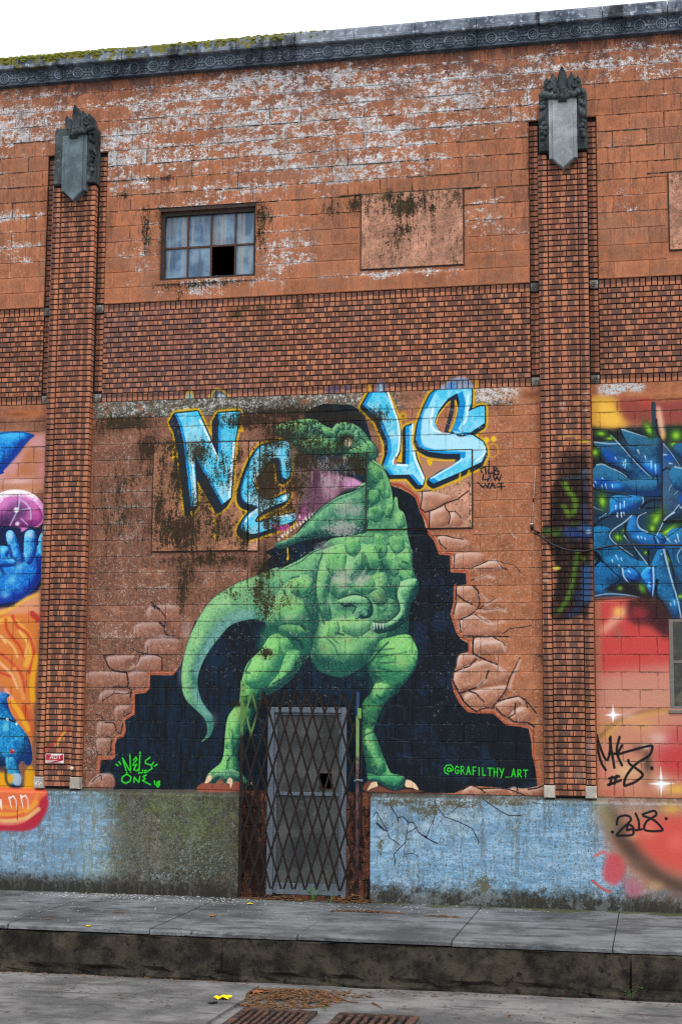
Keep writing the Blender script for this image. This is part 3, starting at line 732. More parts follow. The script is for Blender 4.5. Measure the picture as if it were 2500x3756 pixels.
for x, y in ((270, 1010), (300, 985), (240, 1030), (390, 870), (430, 880), (370, 925), (460, 850)):
    P('a2', [(x - 9, y + 14), (x, y - 18), (x + 9, y + 14)], (214, 210, 198), .9, 1, False)
for x, y, rx, ry in ((960, 560, 26, 60), (1000, 640, 20, 50), (980, 760, 30, 18), (930, 840, 40, 30), (900, 560, 30, 60), (1070, 800, 10, 50), (1040, 870, 30, 40), (860, 700, 60, 30)):
    D('a2', x, y, rx, ry, (26, 84, 58), .5)
for x, y, rx, ry in ((990, 520, 40, 22), (1020, 700, 16, 40), (960, 800, 20, 20), (1100, 900, 24, 40), (890, 860, 30, 30), (820, 720, 30, 20), (700, 790, 60, 20), (480, 380, 60, 20), (600, 390, 40, 16)):
    D('a2', x, y, rx, ry, (154, 202, 136), .55)
S('a2', [(900, 475), (1000, 545), (1045, 650), (1062, 740), (1060, 830), (1010, 880)], (16, 50, 44), 7, .7, 4)
# knobbly snout, nostril and cheek
for p, r_ in (([(210, 250), (240, 212), (290, 205), (320, 240), (290, 290), (240, 300)], 14), ([(320, 215), (400, 185), (450, 215), (440, 290), (370, 310), (320, 280)], 18), ([(400, 175), (480, 168), (510, 190), (470, 215), (410, 210)], 10), ([(430, 320), (540, 300), (600, 340), (580, 410), (470, 420), (400, 380)], 22), ([(620, 330), (660, 320), (680, 390), (640, 420), (600, 390)], 14), ([(760, 380), (840, 360), (880, 420), (820, 440), (750, 420)], 14), ([(560, 230), (620, 245), (630, 300), (570, 300), (540, 260)], 14)):
    form('a2', p, (12, 58, 48), (76, 146, 90), (136, 196, 122), r_, -.3, .9, .85)
    S('a2', p[2:], (10, 40, 36), 6, .6, 4)
for p, w_ in (([(465, 250), (500, 232), (545, 245), (540, 275), (480, 278)], 7), ([(205, 265), (230, 215), (290, 190), (400, 168), (505, 172), (565, 212), (625, 235)], 6), ([(280, 312), (340, 345), (400, 412), (560, 428), (700, 428), (800, 452), (860, 520)], 8), ([(650, 330), (690, 375), (740, 388), (790, 370)], 7), ([(870, 290), (940, 375), (950, 440), (900, 470)], 7), ([(800, 300), (850, 320), (870, 350)], 7)):
    S('a2', p, (8, 34, 32), w_, .8, 3)
D('a2', 505, 252, 22, 12, (10, 30, 30), .8)
speck('a2', [(330, 430), (470, 425), (700, 430), (860, 460), (860, 560), (700, 560), (540, 545), (400, 540)], (168, 160, 154), .47, .75)
speck('a2', [(330, 430), (470, 425), (700, 430), (860, 460), (860, 560), (700, 560), (540, 545), (400, 540)], (24, 24, 20), .55, .9)
speck('a2', [(700, 430), (790, 430), (790, 500), (710, 495)], (110, 176, 108), .4, .9)
speck('a2', [(480, 560), (600, 560), (680, 600), (660, 720), (560, 790), (460, 860), (430, 740)], (190, 150, 168), .5, .7)
speck('a2', [(420, 540), (540, 540), (560, 700), (480, 820), (400, 800)], (30, 22, 24), .52, .85)
speck('a2', [(200, 190), (500, 160), (560, 230), (560, 420), (400, 420), (260, 320)], (22, 30, 20), .54, .85)
speck('a2', [(560, 230), (830, 230), (930, 380), (900, 450), (560, 420)], (20, 40, 32), .6, .7)
for i in range(11):
    x_, y_ = 262 + i * 22, 1012 - i * 15
    P('a2', [(x_ - 8, y_ + 12), (x_ - 3, y_ - 20 - (i % 3) * 4), (x_ + 8, y_ + 8)], (216, 212, 200), .95, 1, False)
for i in range(8):
    a = math.radians(200 - i * 31)
    form('a2', [(720 + 82 * math.cos(a) + 21 * math.cos(b), 290 - 68 * math.sin(a) - 28 * math.sin(b)) for b in np.linspace(0, 5.5, 7)], (14, 66, 52), (62, 120, 95), (121, 178, 131), 7)
D('a2', 722, 322, 66, 50, (14, 20, 18), .95, 0, 2)
D('a2', 735, 338, 36, 34, (150, 130, 92), .95, 0, 2)
D('a2', 736, 350, 22, 20, (214, 204, 176), .9, 0, 2)
D('a2', 706, 322, 16, 24, (20, 20, 18), .9)
S('a2', [(735, 318), (733, 360)], (12, 10, 8), 9, .95, 2)
D('a2', 722, 326, 6, 6, (240, 240, 235), .9)
# hide texture: pits, warts, scuffs
rr_ = random.Random(3)
te = T('a2', [(722, 322)])[0]
DM[int(te[1]) - 22:int(te[1]) + 22, int(te[0]) - 26:int(te[0]) + 26] = 0
ys_, xs_d = np.nonzero(DM > .9)
for i in range(240):
    k_ = rr_.randrange(len(ys_))
    X_, Z_ = xs_d[k_], ys_[k_]
    r0 = rr_.uniform(1.2, 3.6)
    for ox, oz, c_, o_ in ((0, 0, (10, 60, 54), .55), (-.5, .9, (152, 212, 134), .45)):
        R_ = int(r0 * 2.2) + 2
        x0, y0 = max(int(X_ + ox * r0) - R_, 0), max(int(Z_ + oz * r0) - R_, 0)
        u_ = (np.arange(2 * R_) - R_)[None, :]; v_ = (np.arange(2 * R_) - R_)[:, None]
        put(x0, y0, (np.exp(-((u_ / r0) ** 2 + (v_ / (r0 * .7)) ** 2)) * o_).astype(np.float32), c_)
C += (rgb((14, 66, 58)) - C) * (DM * sm(.6, .72, N3) * .32 * WLZ)[..., None]
C += (rgb((168, 218, 150)) - C) * (DM * (1 - sm(.28, .38, N3)) * .28 * WLZ)[..., None]
for reg, p in (('a4', [(545, 560), (495, 605), (455, 650), (430, 720), (418, 800), (410, 860), (385, 888), (348, 945), (334, 1040), (328, 1130), (310, 1190)]), ('a4', [(805, 620), (840, 682), (900, 714), (980, 727), (1060, 692), (1130, 640)]), ('a4', [(1150, 1010), (1172, 1070), (1205, 1160), (1245, 1245)]), ('a4', [(1320, 755), (1230, 852), (1200, 890), (1168, 962)]), ('a4', [(440, 1265), (408, 1160), (432, 1060), (470, 1000)]), ('a4', [(700, 735), (755, 668), (766, 598)]), ('a2', [(640, 1075), (480, 1130), (400, 1195), (290, 1245)]), ('a2', [(870, 640), (780, 685), (680, 720), (600, 765), (520, 830), (450, 900), (370, 990)]), ('a2', [(215, 1088), (260, 1107), (400, 1054), (560, 1022), (700, 1014), (800, 1002)])):
    S(reg, p, (6, 24, 28), 6, .75, 2.5)
speck('a2', [(480, 540), (640, 560), (740, 600), (700, 690), (600, 760), (500, 830), (400, 880), (400, 760)], (70, 52, 58), .5, .8, 4)
speck('a2', [(540, 560), (700, 580), (820, 640), (700, 680), (600, 740)], (200, 172, 180), .55, .7, 4)
for i in range(16):
    x_ = 480 + i * 20
    S('a2', [(x_, 548 + (i % 3) * 6), (x_ + (i % 2) * 6, 620 + (i * 37) % 60)], (36, 28, 26) if i % 3 else (196, 180, 184), 7, .55, 4, w2=2)
# darker underside of the body, thrown by the painted light
for x_, y_, rx_, ry_, r_ in ((880, 640, 80, 40, 20), (1080, 640, 100, 40, -30), (830, 400, 30, 130, 5), (640, 470, 100, 30, 10), (560, 800, 80, 30, -30), (1120, 830, 30, 60, 0), (1000, 345, 50, 16, 0)):
    CLIP = WLZ * DM
    D('a4', x_, y_, rx_, ry_, (8, 58, 54), .55, r_)
for x_, y_, rx_, ry_, r_ in ((960, 100, 50, 80, 0), (1130, 60, 60, 40, 0), (900, 500, 50, 40, 0), (1020, 560, 90, 50, 0), (700, 350, 70, 60, 0), (1300, 600, 50, 60, 0), (520, 660, 50, 50, 0), (1350, 240, 26, 50, 0), (380, 980, 26, 70, 0)):
    D('a4', x_, y_, rx_, ry_, (146, 214, 122), .4, r_)
CLIP = WLZ
form('a4', [(1290, 205), (1385, 185), (1392, 262), (1352, 335), (1335, 400), (1255, 462), (1175, 482), (1132, 455), (1150, 420), (1220, 420), (1290, 360), (1275, 275)], GX2, (85, 151, 106), (147, 202, 145), 24)
form('a4', [(955, 295), (1040, 270), (1112, 288), (1142, 340), (1132, 388), (1080, 402), (1036, 372), (1050, 335), (985, 335)], GX2, (90, 154, 110), (144, 196, 141), 20)
for x, y in ((1060, 385), (1085, 365), (1105, 375), (1075, 350)):
    D('a4', x, y, 13, 16, (102, 166, 124), .8, 20, 2)
    S('a4', [(x - 10, y + 14), (x + 2, y + 18), (x + 12, y + 8)], (10, 46, 48), 5, .8, 3)
D('a4', 1175, 450, 40, 26, (18, 44, 46), .75)
for x in (1150, 1165, 1182, 1198):
    S('a4', [(x, 425), (x + 4, 458)], (206, 220, 205), 9, .9, 2, w2=3)
for p in ([(1290, 205), (1275, 275), (1290, 360), (1220, 420), (1150, 420)], [(1392, 262), (1352, 335), (1335, 400), (1255, 462), (1175, 482)], [(955, 295), (1040, 270), (1112, 288), (1142, 340), (1132, 388), (1080, 402)], [(985, 335), (1050, 335), (1036, 372)]):
    S('a4', p, (6, 30, 32), 7, .8, 3)
# worn grey-white patches in the dinosaur
for x, y, rx, ry, op in ((690, 960, 110, 50, .75), (740, 820, 90, 50, .6), (690, 1320, 60, 70, .7), (830, 1330, 60, 50, .65), (560, 1090, 60, 30, .5), (650, 480, 120, 40, .65), (600, 640, 60, 60, .4)):
    t = T('a2', [(x, y)])[0]
    a, b = px('a2', rx) * 1.5, px('a2', ry) * 1.5
    x0, x1, y0, y1 = int(t[0] - a), int(t[0] + a), int(t[1] - b), int(t[1] + b)
    u = ((np.arange(x0, x1) - t[0]) / a)[None, :]; v_ = ((np.arange(y0, y1) - t[1]) / b)[:, None]
    g = np.clip(1 - (u * u + v_ * v_), 0, 1)
    m = sm(.52, .62, g * .34 + N3[y0:y1, x0:x1] * .55 + N2[y0:y1, x0:x1] * .2)
    put(x0, y0, (m * op).astype(np.float32), (176, 166, 162))
# ------------------------------------------------------------------ small writing
GRN = (40, 214, 30)
for p in ([(372, 1425), (336, 1300), (402, 1415), (396, 1268)], [(424, 1318), (446, 1292), (455, 1312), (424, 1345), (420, 1362), (452, 1352), (428, 1395), (452, 1408), (462, 1392)],
          [(480, 1252), (470, 1425), (500, 1418), (500, 1400)], [(560, 1295), (524, 1322), (525, 1345), (572, 1358), (578, 1385), (540, 1412), (520, 1408)], [(516, 1404), (516, 1420)], [(528, 1400), (528, 1418)],
          [(282, 1352), (298, 1362)], [(306, 1330), (322, 1352)], [(590, 1335), (580, 1352)], [(620, 1352), (598, 1366)],
          [(372, 1432), (335, 1455), (330, 1490), (360, 1508), (398, 1490), (405, 1455), (372, 1432)], [(430, 1500), (432, 1458), (470, 1500), (478, 1452)], [(530, 1440), (505, 1452), (522, 1470), (500, 1485), (528, 1500), (565, 1518)],
          [(598, 1488), (602, 1515)], [(640, 1490), (618, 1500), (640, 1520), (625, 1538), (612, 1524), (640, 1500)]):
    S('a5', p, GRN, 13, .95, 3, False)
chars = {'@': [[(.75, .45), (.5, .35), (.35, .55), (.5, .75), (.72, .65), (.75, .4), (.8, .7), (.95, .6), (1, .35), (.75, .05), (.3, .1), (.05, .45), (.15, .85), (.5, 1)]],
         'G': [[(.9, .2), (.5, .05), (.1, .4), (.2, .85), (.6, 1), (.9, .8), (.9, .55), (.6, .55)]], 'R': [[(.1, 1), (.1, .05), (.6, .05), (.8, .25), (.6, .5), (.1, .55)], [(.4, .55), (.9, 1)]],
         'A': [[(.0, 1), (.45, .0), (.9, 1)], [(.2, .65), (.75, .65)]], 'F': [[(.15, 1), (.15, .05), (.8, .05)], [(.15, .5), (.65, .5)]], 'I': [[(.4, .05), (.4, 1)]], 'L': [[(.2, .05), (.2, .97), (.85, .97)]],
         'T': [[(.0, .05), (1, .05)], [(.5, .05), (.5, 1)]], 'H': [[(.1, .0), (.1, 1)], [(.85, 0), (.85, 1)], [(.1, .5), (.85, .5)]], 'Y': [[(.0, 0), (.45, .5)], [(.95, 0), (.3, 1.15)]], '_': [[(.0, 1.05), (1, 1.05)]]}
x = 682
for i, ch in enumerate('@GRAFILTHY_ART'):
    w_ = {'I': 22, '@': 78, '_': 42}.get(ch, 40)
    y_ = 956 + i * 2.6
    hh = 62 if ch != '@' else 76
    for st in chars[ch]:
        S('a6', [(x + a * (w_ - 6), y_ - (8 if ch == '@' else 0) + b * hh) for a, b in st], GRN, 8.5, .98, 2, False)
    x += w_ + 5.2
BKT = (20, 16, 20)
for p in ([(1030, 85), (1025, 180)], [(975, 175), (965, 145), (1000, 130)], [(1000, 132), (1005, 185)], [(1025, 180), (1060, 178)], [(1065, 130), (1068, 190), (1100, 188), (1105, 165), (1072, 158), (1095, 145), (1065, 130)],
          [(985, 190), (980, 232), (1010, 228)], [(1018, 240), (1035, 195), (1045, 240)], [(1022, 222), (1042, 220)], [(1060, 195), (1075, 235), (1090, 205), (1105, 240), (1122, 195)],
          [(942, 250), (985, 290), (1000, 262), (1020, 292), (1030, 255)], [(1038, 295), (1055, 255), (1075, 292)], [(1045, 275), (1070, 275)], [(1090, 285), (1150, 280)], [(1100, 258), (1140, 255)], [(1120, 258), (1122, 300)]):
    S('a3', p, BKT, 11, .98, 2, False)

# ------------------------------------------------------------------ right-hand mural (blue shards)
def rmural():
    P('c5', [(140, 250), (300, 240), (520, 270), (700, 250), (1500, 230), (1900, 300), (1860, 1010), (140, 1010)], (26, 52, 74), 1, 14, False)
    P('c5', [(140, 250), (520, 270), (700, 250), (1000, 240), (1000, 380), (720, 390), (420, 340), (300, 420), (240, 560), (140, 620)], (22, 28, 32), .95, 14, False)
    P('c6', [(150, -20), (1860, -20), (1780, 760), (1400, 860), (1000, 900), (790, 880), (740, 720), (500, 690), (150, 705)], (24, 54, 78), 1, 8, False)
    P('c5', [(140, 20), (360, 30), (390, 110), (460, 240), (350, 275), (140, 240)], (214, 160, 62), .95, 14)
    P('c5', [(220, 60), (340, 90), (400, 190), (340, 250), (220, 220)], (238, 186, 70), .9, 18)
    P('c5', [(370, 40), (640, 40), (660, 200), (560, 230), (430, 200)], (134, 58, 52), .85, 26)
    P('c5', [(690, 60), (1500, 50), (1700, 200), (1000, 240), (740, 220)], (140, 62, 58), .9, 20)
    P('c5', [(560, 30), (640, 40), (640, 90), (560, 80)], (186, 66, 60), .7, 16)
    P('c5', [(680, 100), (720, 110), (740, 220), (755, 320), (730, 360), (700, 260)], (222, 178, 150), .95, 12)
    D('c5', 740, 330, 20, 40, (236, 178, 90), .8)
    S('c5', [(660, 70), (662, 200), (672, 330), (690, 350)], (34, 54, 72), 34, .95, 5)
    S('c5', [(682, 200), (690, 300), (725, 380)], (14, 20, 28), 16, .9, 5)
    B1, B2, B3, WL = (22, 74, 112), (16, 98, 170), (40, 140, 210), (156, 186, 204)
    form('c5', [(180, 388), (380, 390), (480, 500), (560, 600), (660, 690), (700, 760), (720, 830), (600, 820), (500, 700), (380, 600), (270, 520), (210, 440)], (10, 40, 86), B1, (34, 92, 132), 40)
    form('c5', [(390, 280), (480, 300), (610, 350), (700, 350), (725, 400), (725, 650), (680, 665), (560, 580), (470, 470), (440, 400)], (14, 50, 90), (32, 84, 116), (44, 104, 140), 40)
    form('c5', [(150, 640), (200, 570), (290, 590), (380, 640), (480, 690), (720, 680), (725, 810), (560, 830), (400, 790), (230, 770), (150, 740)], (10, 46, 92), (28, 88, 126), (40, 112, 156), 40)
    form('c5', [(735, 380), (780, 460), (880, 600), (1000, 640), (1000, 1010), (735, 1010), (740, 700)], (20, 40, 60), (42, 66, 92), (56, 92, 124), 50)
    form('c5', [(320, 830), (560, 830), (580, 880), (540, 930), (460, 960), (250, 1000), (300, 960)], (10, 50, 100), (24, 92, 140), B3, 24)
    for x, y, rx, ry, rot in ((300, 500, 90, 40, 40), (640, 600, 90, 50, 20), (230, 720, 90, 34, 10), (340, 740, 70, 30, 0), (400, 910, 70, 34, 0), (880, 850, 20, 40, 0), (790, 520, 40, 40, 0)):
        D('c5', x, y, rx, ry, (6, 78, 190), .75, rot)
    for x, y, rx, ry, rot in ((420, 560, 50, 30, 20), (660, 580, 50, 40, 30), (350, 740, 50, 24, 0), (390, 910, 50, 20, -10), (610, 560, 40, 26, 0)):
        D('c5', x, y, rx, ry, (60, 168, 226), .7, rot)
    for p in ([(430, 530), (425, 600)], [(415, 550), (410, 580)], [(345, 510), (355, 530)], [(640, 540), (642, 600)], [(675, 570), (680, 640)], [(590, 500), (598, 525)], [(530, 450), (545, 480)], [(165, 735), (175, 750)], [(180, 705), (190, 725)], [(235, 740), (240, 760)], [(265, 730), (275, 765)], [(320, 735), (325, 760)], [(240, 680), (250, 690)],
              [(350, 905), (350, 940)], [(385, 890), (385, 935)], [(420, 870), (420, 920)], [(360, 985), (362, 1000)], [(395, 970), (400, 1005)], [(745, 490), (770, 490)], [(790, 560), (815, 565)], [(825, 600), (850, 610)]):
        S('c5', p, (222, 240, 250), 10, .85, 6, w2=4)
    for p, w in (([(175, 385), (300, 398), (380, 395)], 14), ([(310, 330), (380, 400), (470, 500), (560, 600), (650, 680)], 14), ([(400, 280), (480, 305), (610, 345)], 12), ([(195, 570), (240, 565), (320, 600), (400, 640), (440, 670)], 16), ([(570, 835), (575, 880), (545, 930)], 12),
                 ([(740, 400), (800, 470), (880, 590)], 9), ([(840, 700), (800, 750), (785, 790)], 7), ([(896, 740), (830, 820)], 8), ([(870, 900), (820, 960), (770, 1000)], 10), ([(140, 890), (190, 930), (250, 945)], 10)):
        S('c5', p, WL, w, .9, 4, w2=w * .4)
    KB = (10, 16, 26)
    for p, w in (([(290, 290), (380, 380), (470, 490), (600, 620), (660, 690)], 13), ([(380, 270), (430, 370), (470, 415), (530, 410)], 10), ([(280, 560), (400, 610), (480, 640)], 14), ([(480, 690), (440, 660), (350, 600)], 8), ([(150, 760), (260, 795), (480, 830)], 14), ([(690, 660), (700, 760)], 16), ([(480, 500), (485, 590)], 7),
                 ([(730, 385), (726, 1000)], 9), ([(740, 620), (780, 600), (840, 660), (900, 685)], 12), ([(860, 480), (880, 500), (896, 440)], 12), ([(560, 920), (620, 870), (730, 860)], 26), ([(600, 930), (720, 920)], 16), ([(140, 400), (240, 540), (330, 600)], 16), ([(320, 840), (360, 870)], 8)):
        S('c5', p, KB, w, .9, 5, w2=w * .4)
    G1, G2 = (70, 124, 34), (150, 206, 46)
    for reg, x, y, rx, ry, rot in (('c5', 230, 315, 50, 26, 10), ('c5', 300, 355, 40, 18, 0), ('c5', 180, 470, 36, 44, 0), ('c5', 620, 280, 34, 70, -25), ('c5', 845, 330, 56, 60, 0), ('c5', 825, 405, 36, 26, 0), ('c5', 240, 870, 40, 70, -10), ('c5', 680, 985, 60, 26, -20),
                                   ('c6', 680, 60, 40, 90, 30), ('c6', 650, 130, 30, 40, 0), ('c6', 780, 150, 110, 30, -35), ('c6', 370, 205, 40, 34, 30), ('c6', 420, 150, 20, 18, 0), ('c6', 595, 330, 18, 18, 0), ('c6', 385, 622, 24, 20, 0), ('c6', 560, 620, 30, 50, -30), ('c6', 625, 730, 24, 20, 0), ('c6', 700, 800, 44, 36, -40), ('c6', 790, 380, 20, 40, -20), ('c6', 850, 460, 40, 16, 20), ('c6', 880, 690, 30, 20, 0), ('c6', 165, 405, 24, 18, 0), ('c6', 770, 890, 40, 70, -40)):
        D(reg, x, y, rx * 1.2, ry * 1.2, (40, 70, 28), .8, rot)
        D(reg, x, y, rx * .9, ry * .9, G1, .9, rot)
        D(reg, x, y, rx * .5, ry * .5, G2, .9, rot)
    for dx_, dy_ in ((640, 20), (980, 60)):
        form('c5', [(180 + dx_, 388 + dy_), (380 + dx_, 390 + dy_), (480 + dx_, 500 + dy_), (560 + dx_, 600 + dy_), (660 + dx_, 690 + dy_), (500 + dx_, 700 + dy_), (380 + dx_, 600 + dy_), (270 + dx_, 520 + dy_)], (10, 40, 86), B1, (34, 92, 132), 40)
        form('c5', [(150 + dx_, 640 + dy_), (200 + dx_, 570 + dy_), (380 + dx_, 640 + dy_), (620 + dx_, 690 + dy_), (560 + dx_, 830 + dy_), (230 + dx_, 770 + dy_)], (10, 46, 92), (28, 88, 126), (40, 112, 156), 40)
        form('c6', [(150 + dx_, 130 + dy_), (300 + dx_, 130 + dy_), (500 + dx_, 380 + dy_), (650 + dx_, 560 + dy_), (410 + dx_, 560 + dy_), (150 + dx_, 300 + dy_)], (10, 54, 92), (20, 92, 136), (30, 124, 180), 40)
        for p_ in ([(310, 330), (470, 500), (650, 680)], [(195, 570), (320, 600), (440, 670)], [(240, 900), (420, 1000), (600, 1200)]):
            S('c5', [(x_ + dx_, y_ + dy_) for x_, y_ in p_], WL, 14, .85, 5, w2=4)
        D('c5', 520 + dx_, 330 + dy_, 60, 40, (90, 160, 40), .8); D('c6', 520 + dx_, 620 + dy_, 60, 40, (90, 160, 40), .8)
    # lower half
    form('c6', [(150, 130), (300, 130), (330, 250), (500, 380), (620, 420), (650, 560), (560, 590), (410, 560), (230, 400), (150, 300)], (10, 54, 92), (20, 92, 136), (30, 124, 180), 40)
    form('c6', [(150, 430), (260, 420), (420, 560), (330, 600), (240, 670), (150, 690)], (10, 54, 90), (16, 88, 140), (24, 112, 176), 40)
    form('c6', [(700, 300), (745, 300), (770, 400), (840, 600), (890, 860), (800, 860), (720, 720), (640, 590), (640, 440)], (10, 54, 96), (24, 92, 140), (36, 130, 190), 30)
    form('c6', [(760, 240), (1000, 230), (1000, 640), (880, 560), (800, 400)], (16, 46, 80), (28, 80, 120), (34, 100, 150), 40)
    form('c6', [(440, 130), (480, 200), (620, 300), (740, 290), (740, 180), (620, 170), (540, 110), (520, 40), (480, 30)], (10, 56, 120), (22, 96, 160), (34, 120, 190), 30)
    form('c6', [(410, 470), (470, 450), (540, 500), (560, 560), (480, 570), (420, 540)], (8, 40, 100), (14, 82, 160), (40, 130, 200), 20)
    form('c6', [(560, 500), (650, 440), (656, 690), (600, 590)], (8, 40, 120), (20, 110, 190), (60, 170, 226), 18)
    for x, y, rx, ry in ((330, 380, 70, 30), (480, 485, 40, 20), (600, 520, 40, 30), (820, 740, 50, 40), (540, 200, 60, 26), (230, 620, 70, 40)):
        D('c6', x, y, rx, ry, (38, 150, 222), .65)
    for p in ([(320, 390), (325, 410)], [(350, 350), (370, 388)], [(395, 375), (402, 398)], [(375, 430), (385, 448)], [(455, 480), (470, 495)], [(530, 195), (540, 215)], [(560, 200), (565, 215)], [(590, 210), (592, 225)], [(760, 200), (800, 245)], [(840, 230), (850, 250)], [(855, 180), (870, 240)], [(800, 750), (805, 765)], [(830, 720), (835, 760)], [(625, 575), (632, 580)], [(625, 600), (640, 605)], [(725, 340), (728, 348)], [(365, 5), (366, 40)], [(395, 0), (395, 30)], [(415, 0), (420, 20)]):
        S('c6', p, (216, 238, 250), 11, .85, 6, w2=4)
    for p, w in (([(480, 25), (420, 80), (330, 140), (300, 190), (330, 240), (400, 290), (490, 355)], 11), ([(420, 190), (480, 260), (560, 360), (630, 450)], 13), ([(610, 160), (550, 130), (525, 80), (540, 30), (600, 0)], 13), ([(830, 0), (760, 50), (720, 120), (680, 200)], 13), ([(690, 220), (705, 255)], 8),
                 ([(745, 305), (775, 430), (810, 560), (860, 730), (888, 880)], 17), ([(655, 445), (660, 560), (652, 690)], 16), ([(405, 460), (415, 520), (450, 570), (485, 605)], 14), ([(160, 690), (280, 668), (420, 675), (540, 695)], 10), ([(890, 290), (855, 350), (870, 410)], 10), ([(150, 170), (180, 195)], 6), ([(270, 10), (215, 45)], 8)):
        S('c6', p, (170, 196, 212), w, .92, 4, w2=w * .5)
    KB = (8, 14, 24)
    for p, w in (([(150, 130), (230, 60), (350, 10)], 16), ([(430, 90), (430, 180), (480, 260), (520, 330)], 16), ([(150, 330), (250, 410), (410, 560)], 13), ([(410, 560), (380, 560), (300, 610), (250, 640)], 10), ([(480, 560), (560, 590), (640, 690)], 16), ([(690, 560), (680, 640), (695, 750)], 26), ([(620, 310), (620, 430), (650, 440)], 14), ([(420, 465), (480, 448), (540, 500), (556, 556)], 7), ([(660, 200), (680, 250), (670, 290)], 10), ([(700, 700), (740, 760), (790, 860)], 14), ([(770, 310), (810, 440), (850, 640)], 14), ([(180, 330), (220, 380), (160, 450)], 30), ([(600, 170), (680, 190), (740, 220), (900, 110)], 8), ([(150, 720), (480, 700)], 12)):
        S('c6', p, KB, w, .9, 5, w2=w * .5)
    P('c6', [(260, 640), (340, 590), (480, 570), (560, 600), (650, 700), (560, 705), (400, 660)], (24, 18, 24), .9, 8)
    D('c6', 385, 622, 22, 18, (110, 170, 40), .9); D('c6', 565, 625, 26, 44, (96, 150, 50), .9, -30)
    S('c6', [(160, 690), (280, 668), (420, 675), (540, 695)], (110, 160, 196), 9, .9, 3)


rmural()
# red wash and writing below it
def redwash():
    P('a8', [(780, 10), (1050, -5), (1250, 40), (1400, 180), (2100, 160), (2150, 760), (780, 760)], (196, 62, 62), .9, 26, False)
    P('a8', [(780, 10), (830, 10), (830, 760), (780, 760)], (170, 110, 84), .9, 12, False)
    P('a8', [(830, 250), (1030, 60), (1060, 90), (960, 210), (860, 290)], (226, 168, 140), .95, 22)
    D('a8', 980, 100, 50, 46, (236, 182, 96), .9)
    P('a8', [(940, 240), (1000, 230), (1010, 330), (960, 350)], (150, 96, 78), .6, 22)
    P('a8', [(1080, -10), (1400, 20), (1420, 330), (1250, 220), (1090, 190)], (46, 22, 26), .9, 24)
    P('a8', [(1100, 60), (1220, 80), (1210, 170), (1100, 160)], (150, 46, 50), .8, 24)
    P('a8', [(780, 640), (1400, 560), (2150, 700), (2200, 1060), (780, 1060)], (196, 138, 118), .85, 40, False)
    P('a8', [(780, 900), (2200, 930), (2250, 1690), (780, 1690)], (198, 132, 108), .9, 30, False)
    P('a8', [(1300, 1200), (1600, 1080), (1950, 1200), (1900, 1560), (1360, 1480)], (186, 74, 74), .85, 40)
    P('a8', [(1370, 1340), (1600, 1270), (1760, 1400), (1600, 1500), (1390, 1470)], (188, 58, 56), .8, 26)
    P('a8', [(780, 1130), (900, 1040), (1000, 1080), (900, 1200), (780, 1240)], (186, 140, 84), .8, 30)
    S('a8', [(830, 1180), (960, 1060), (1150, 980), (1400, 945)], (120, 84, 56), 34, .55, 14)
    S('a8', [(880, 1170), (1000, 1060), (1250, 985), (1400, 960)], (208, 152, 82), 50, .55, 20)
    for x, y, rx, ry, c, o in ((1190, 1080, 90, 50, (216, 160, 90), .6), (1060, 1000, 80, 40, (214, 170, 150), .6), (880, 1500, 90, 40, (212, 120, 106), .6), (1050, 1480, 110, 70, (220, 190, 140), .6), (1480, 1640, 90, 40, (222, 182, 70), .8), (1330, 1200, 80, 60, (220, 200, 190), .6), (930, 1660, 100, 26, (196, 90, 80), .6), (1230, 1400, 40, 110, (54, 44, 40), .8), (1220, 1580, 40, 60, (150, 104, 80), .6), (1150, 1290, 50, 50, (70, 52, 44), .5)):
        D('a8', x, y, rx, ry, c, o)
    for cx, cy, L in ((935, 995, 80), (1350, 1590, 130)):
        D('a8', cx, cy, L * .42, L * .42, (236, 236, 240), .85)
        for ang, l in ((92, 1.15), (268, .9), (2, .9), (180, .9)):
            S('a8', [(cx, cy), (cx + L * l * math.cos(math.radians(ang)), cy - L * l * math.sin(math.radians(ang)))], (250, 250, 252), 26, .95, 5, False, w2=1)
    D('a8', 1215, 1270, 30, 20, (225, 232, 236), .8)
    K = (16, 14, 18)
    for p in ([(795, 1170), (800, 1280), (830, 1400), (870, 1470)], [(795, 1190), (840, 1320), (880, 1385), (905, 1320), (912, 1185)], [(905, 1200), (920, 1300), (945, 1450)], [(900, 1330), (960, 1330)], [(990, 1185), (965, 1310), (1010, 1430)], [(1010, 1260), (980, 1330), (1060, 1310), (1250, 1262), (1270, 1290), (1240, 1350), (1130, 1420), (1050, 1520), (1030, 1600), (1060, 1600), (1130, 1570), (1190, 1515), (1150, 1470), (1080, 1420), (1065, 1385)],
              [(890, 1600), (1000, 1560)], [(900, 1545), (985, 1525)], [(925, 1530), (905, 1600)], [(965, 1520), (945, 1590)]):
        S('a8', p, K, 20, .95, 4)
    D('a8', 1268, 1455, 16, 18, K, .95, 0, 3)
    S('a8', [(945, 1600), (945, 1690)], (80, 50, 44), 12, .5, 6)
    for x in (1108, 1434):
        S('a8', [(x, 1580), (x, 1690)], (70, 44, 40), 5, .5, 3)


redwash()
# frame-side dark sheet next to the steel window
P('a8', [(1425, 175), (1531, 175), (1531, 520), (1440, 520)], (14, 20, 30), .9, 4, False)

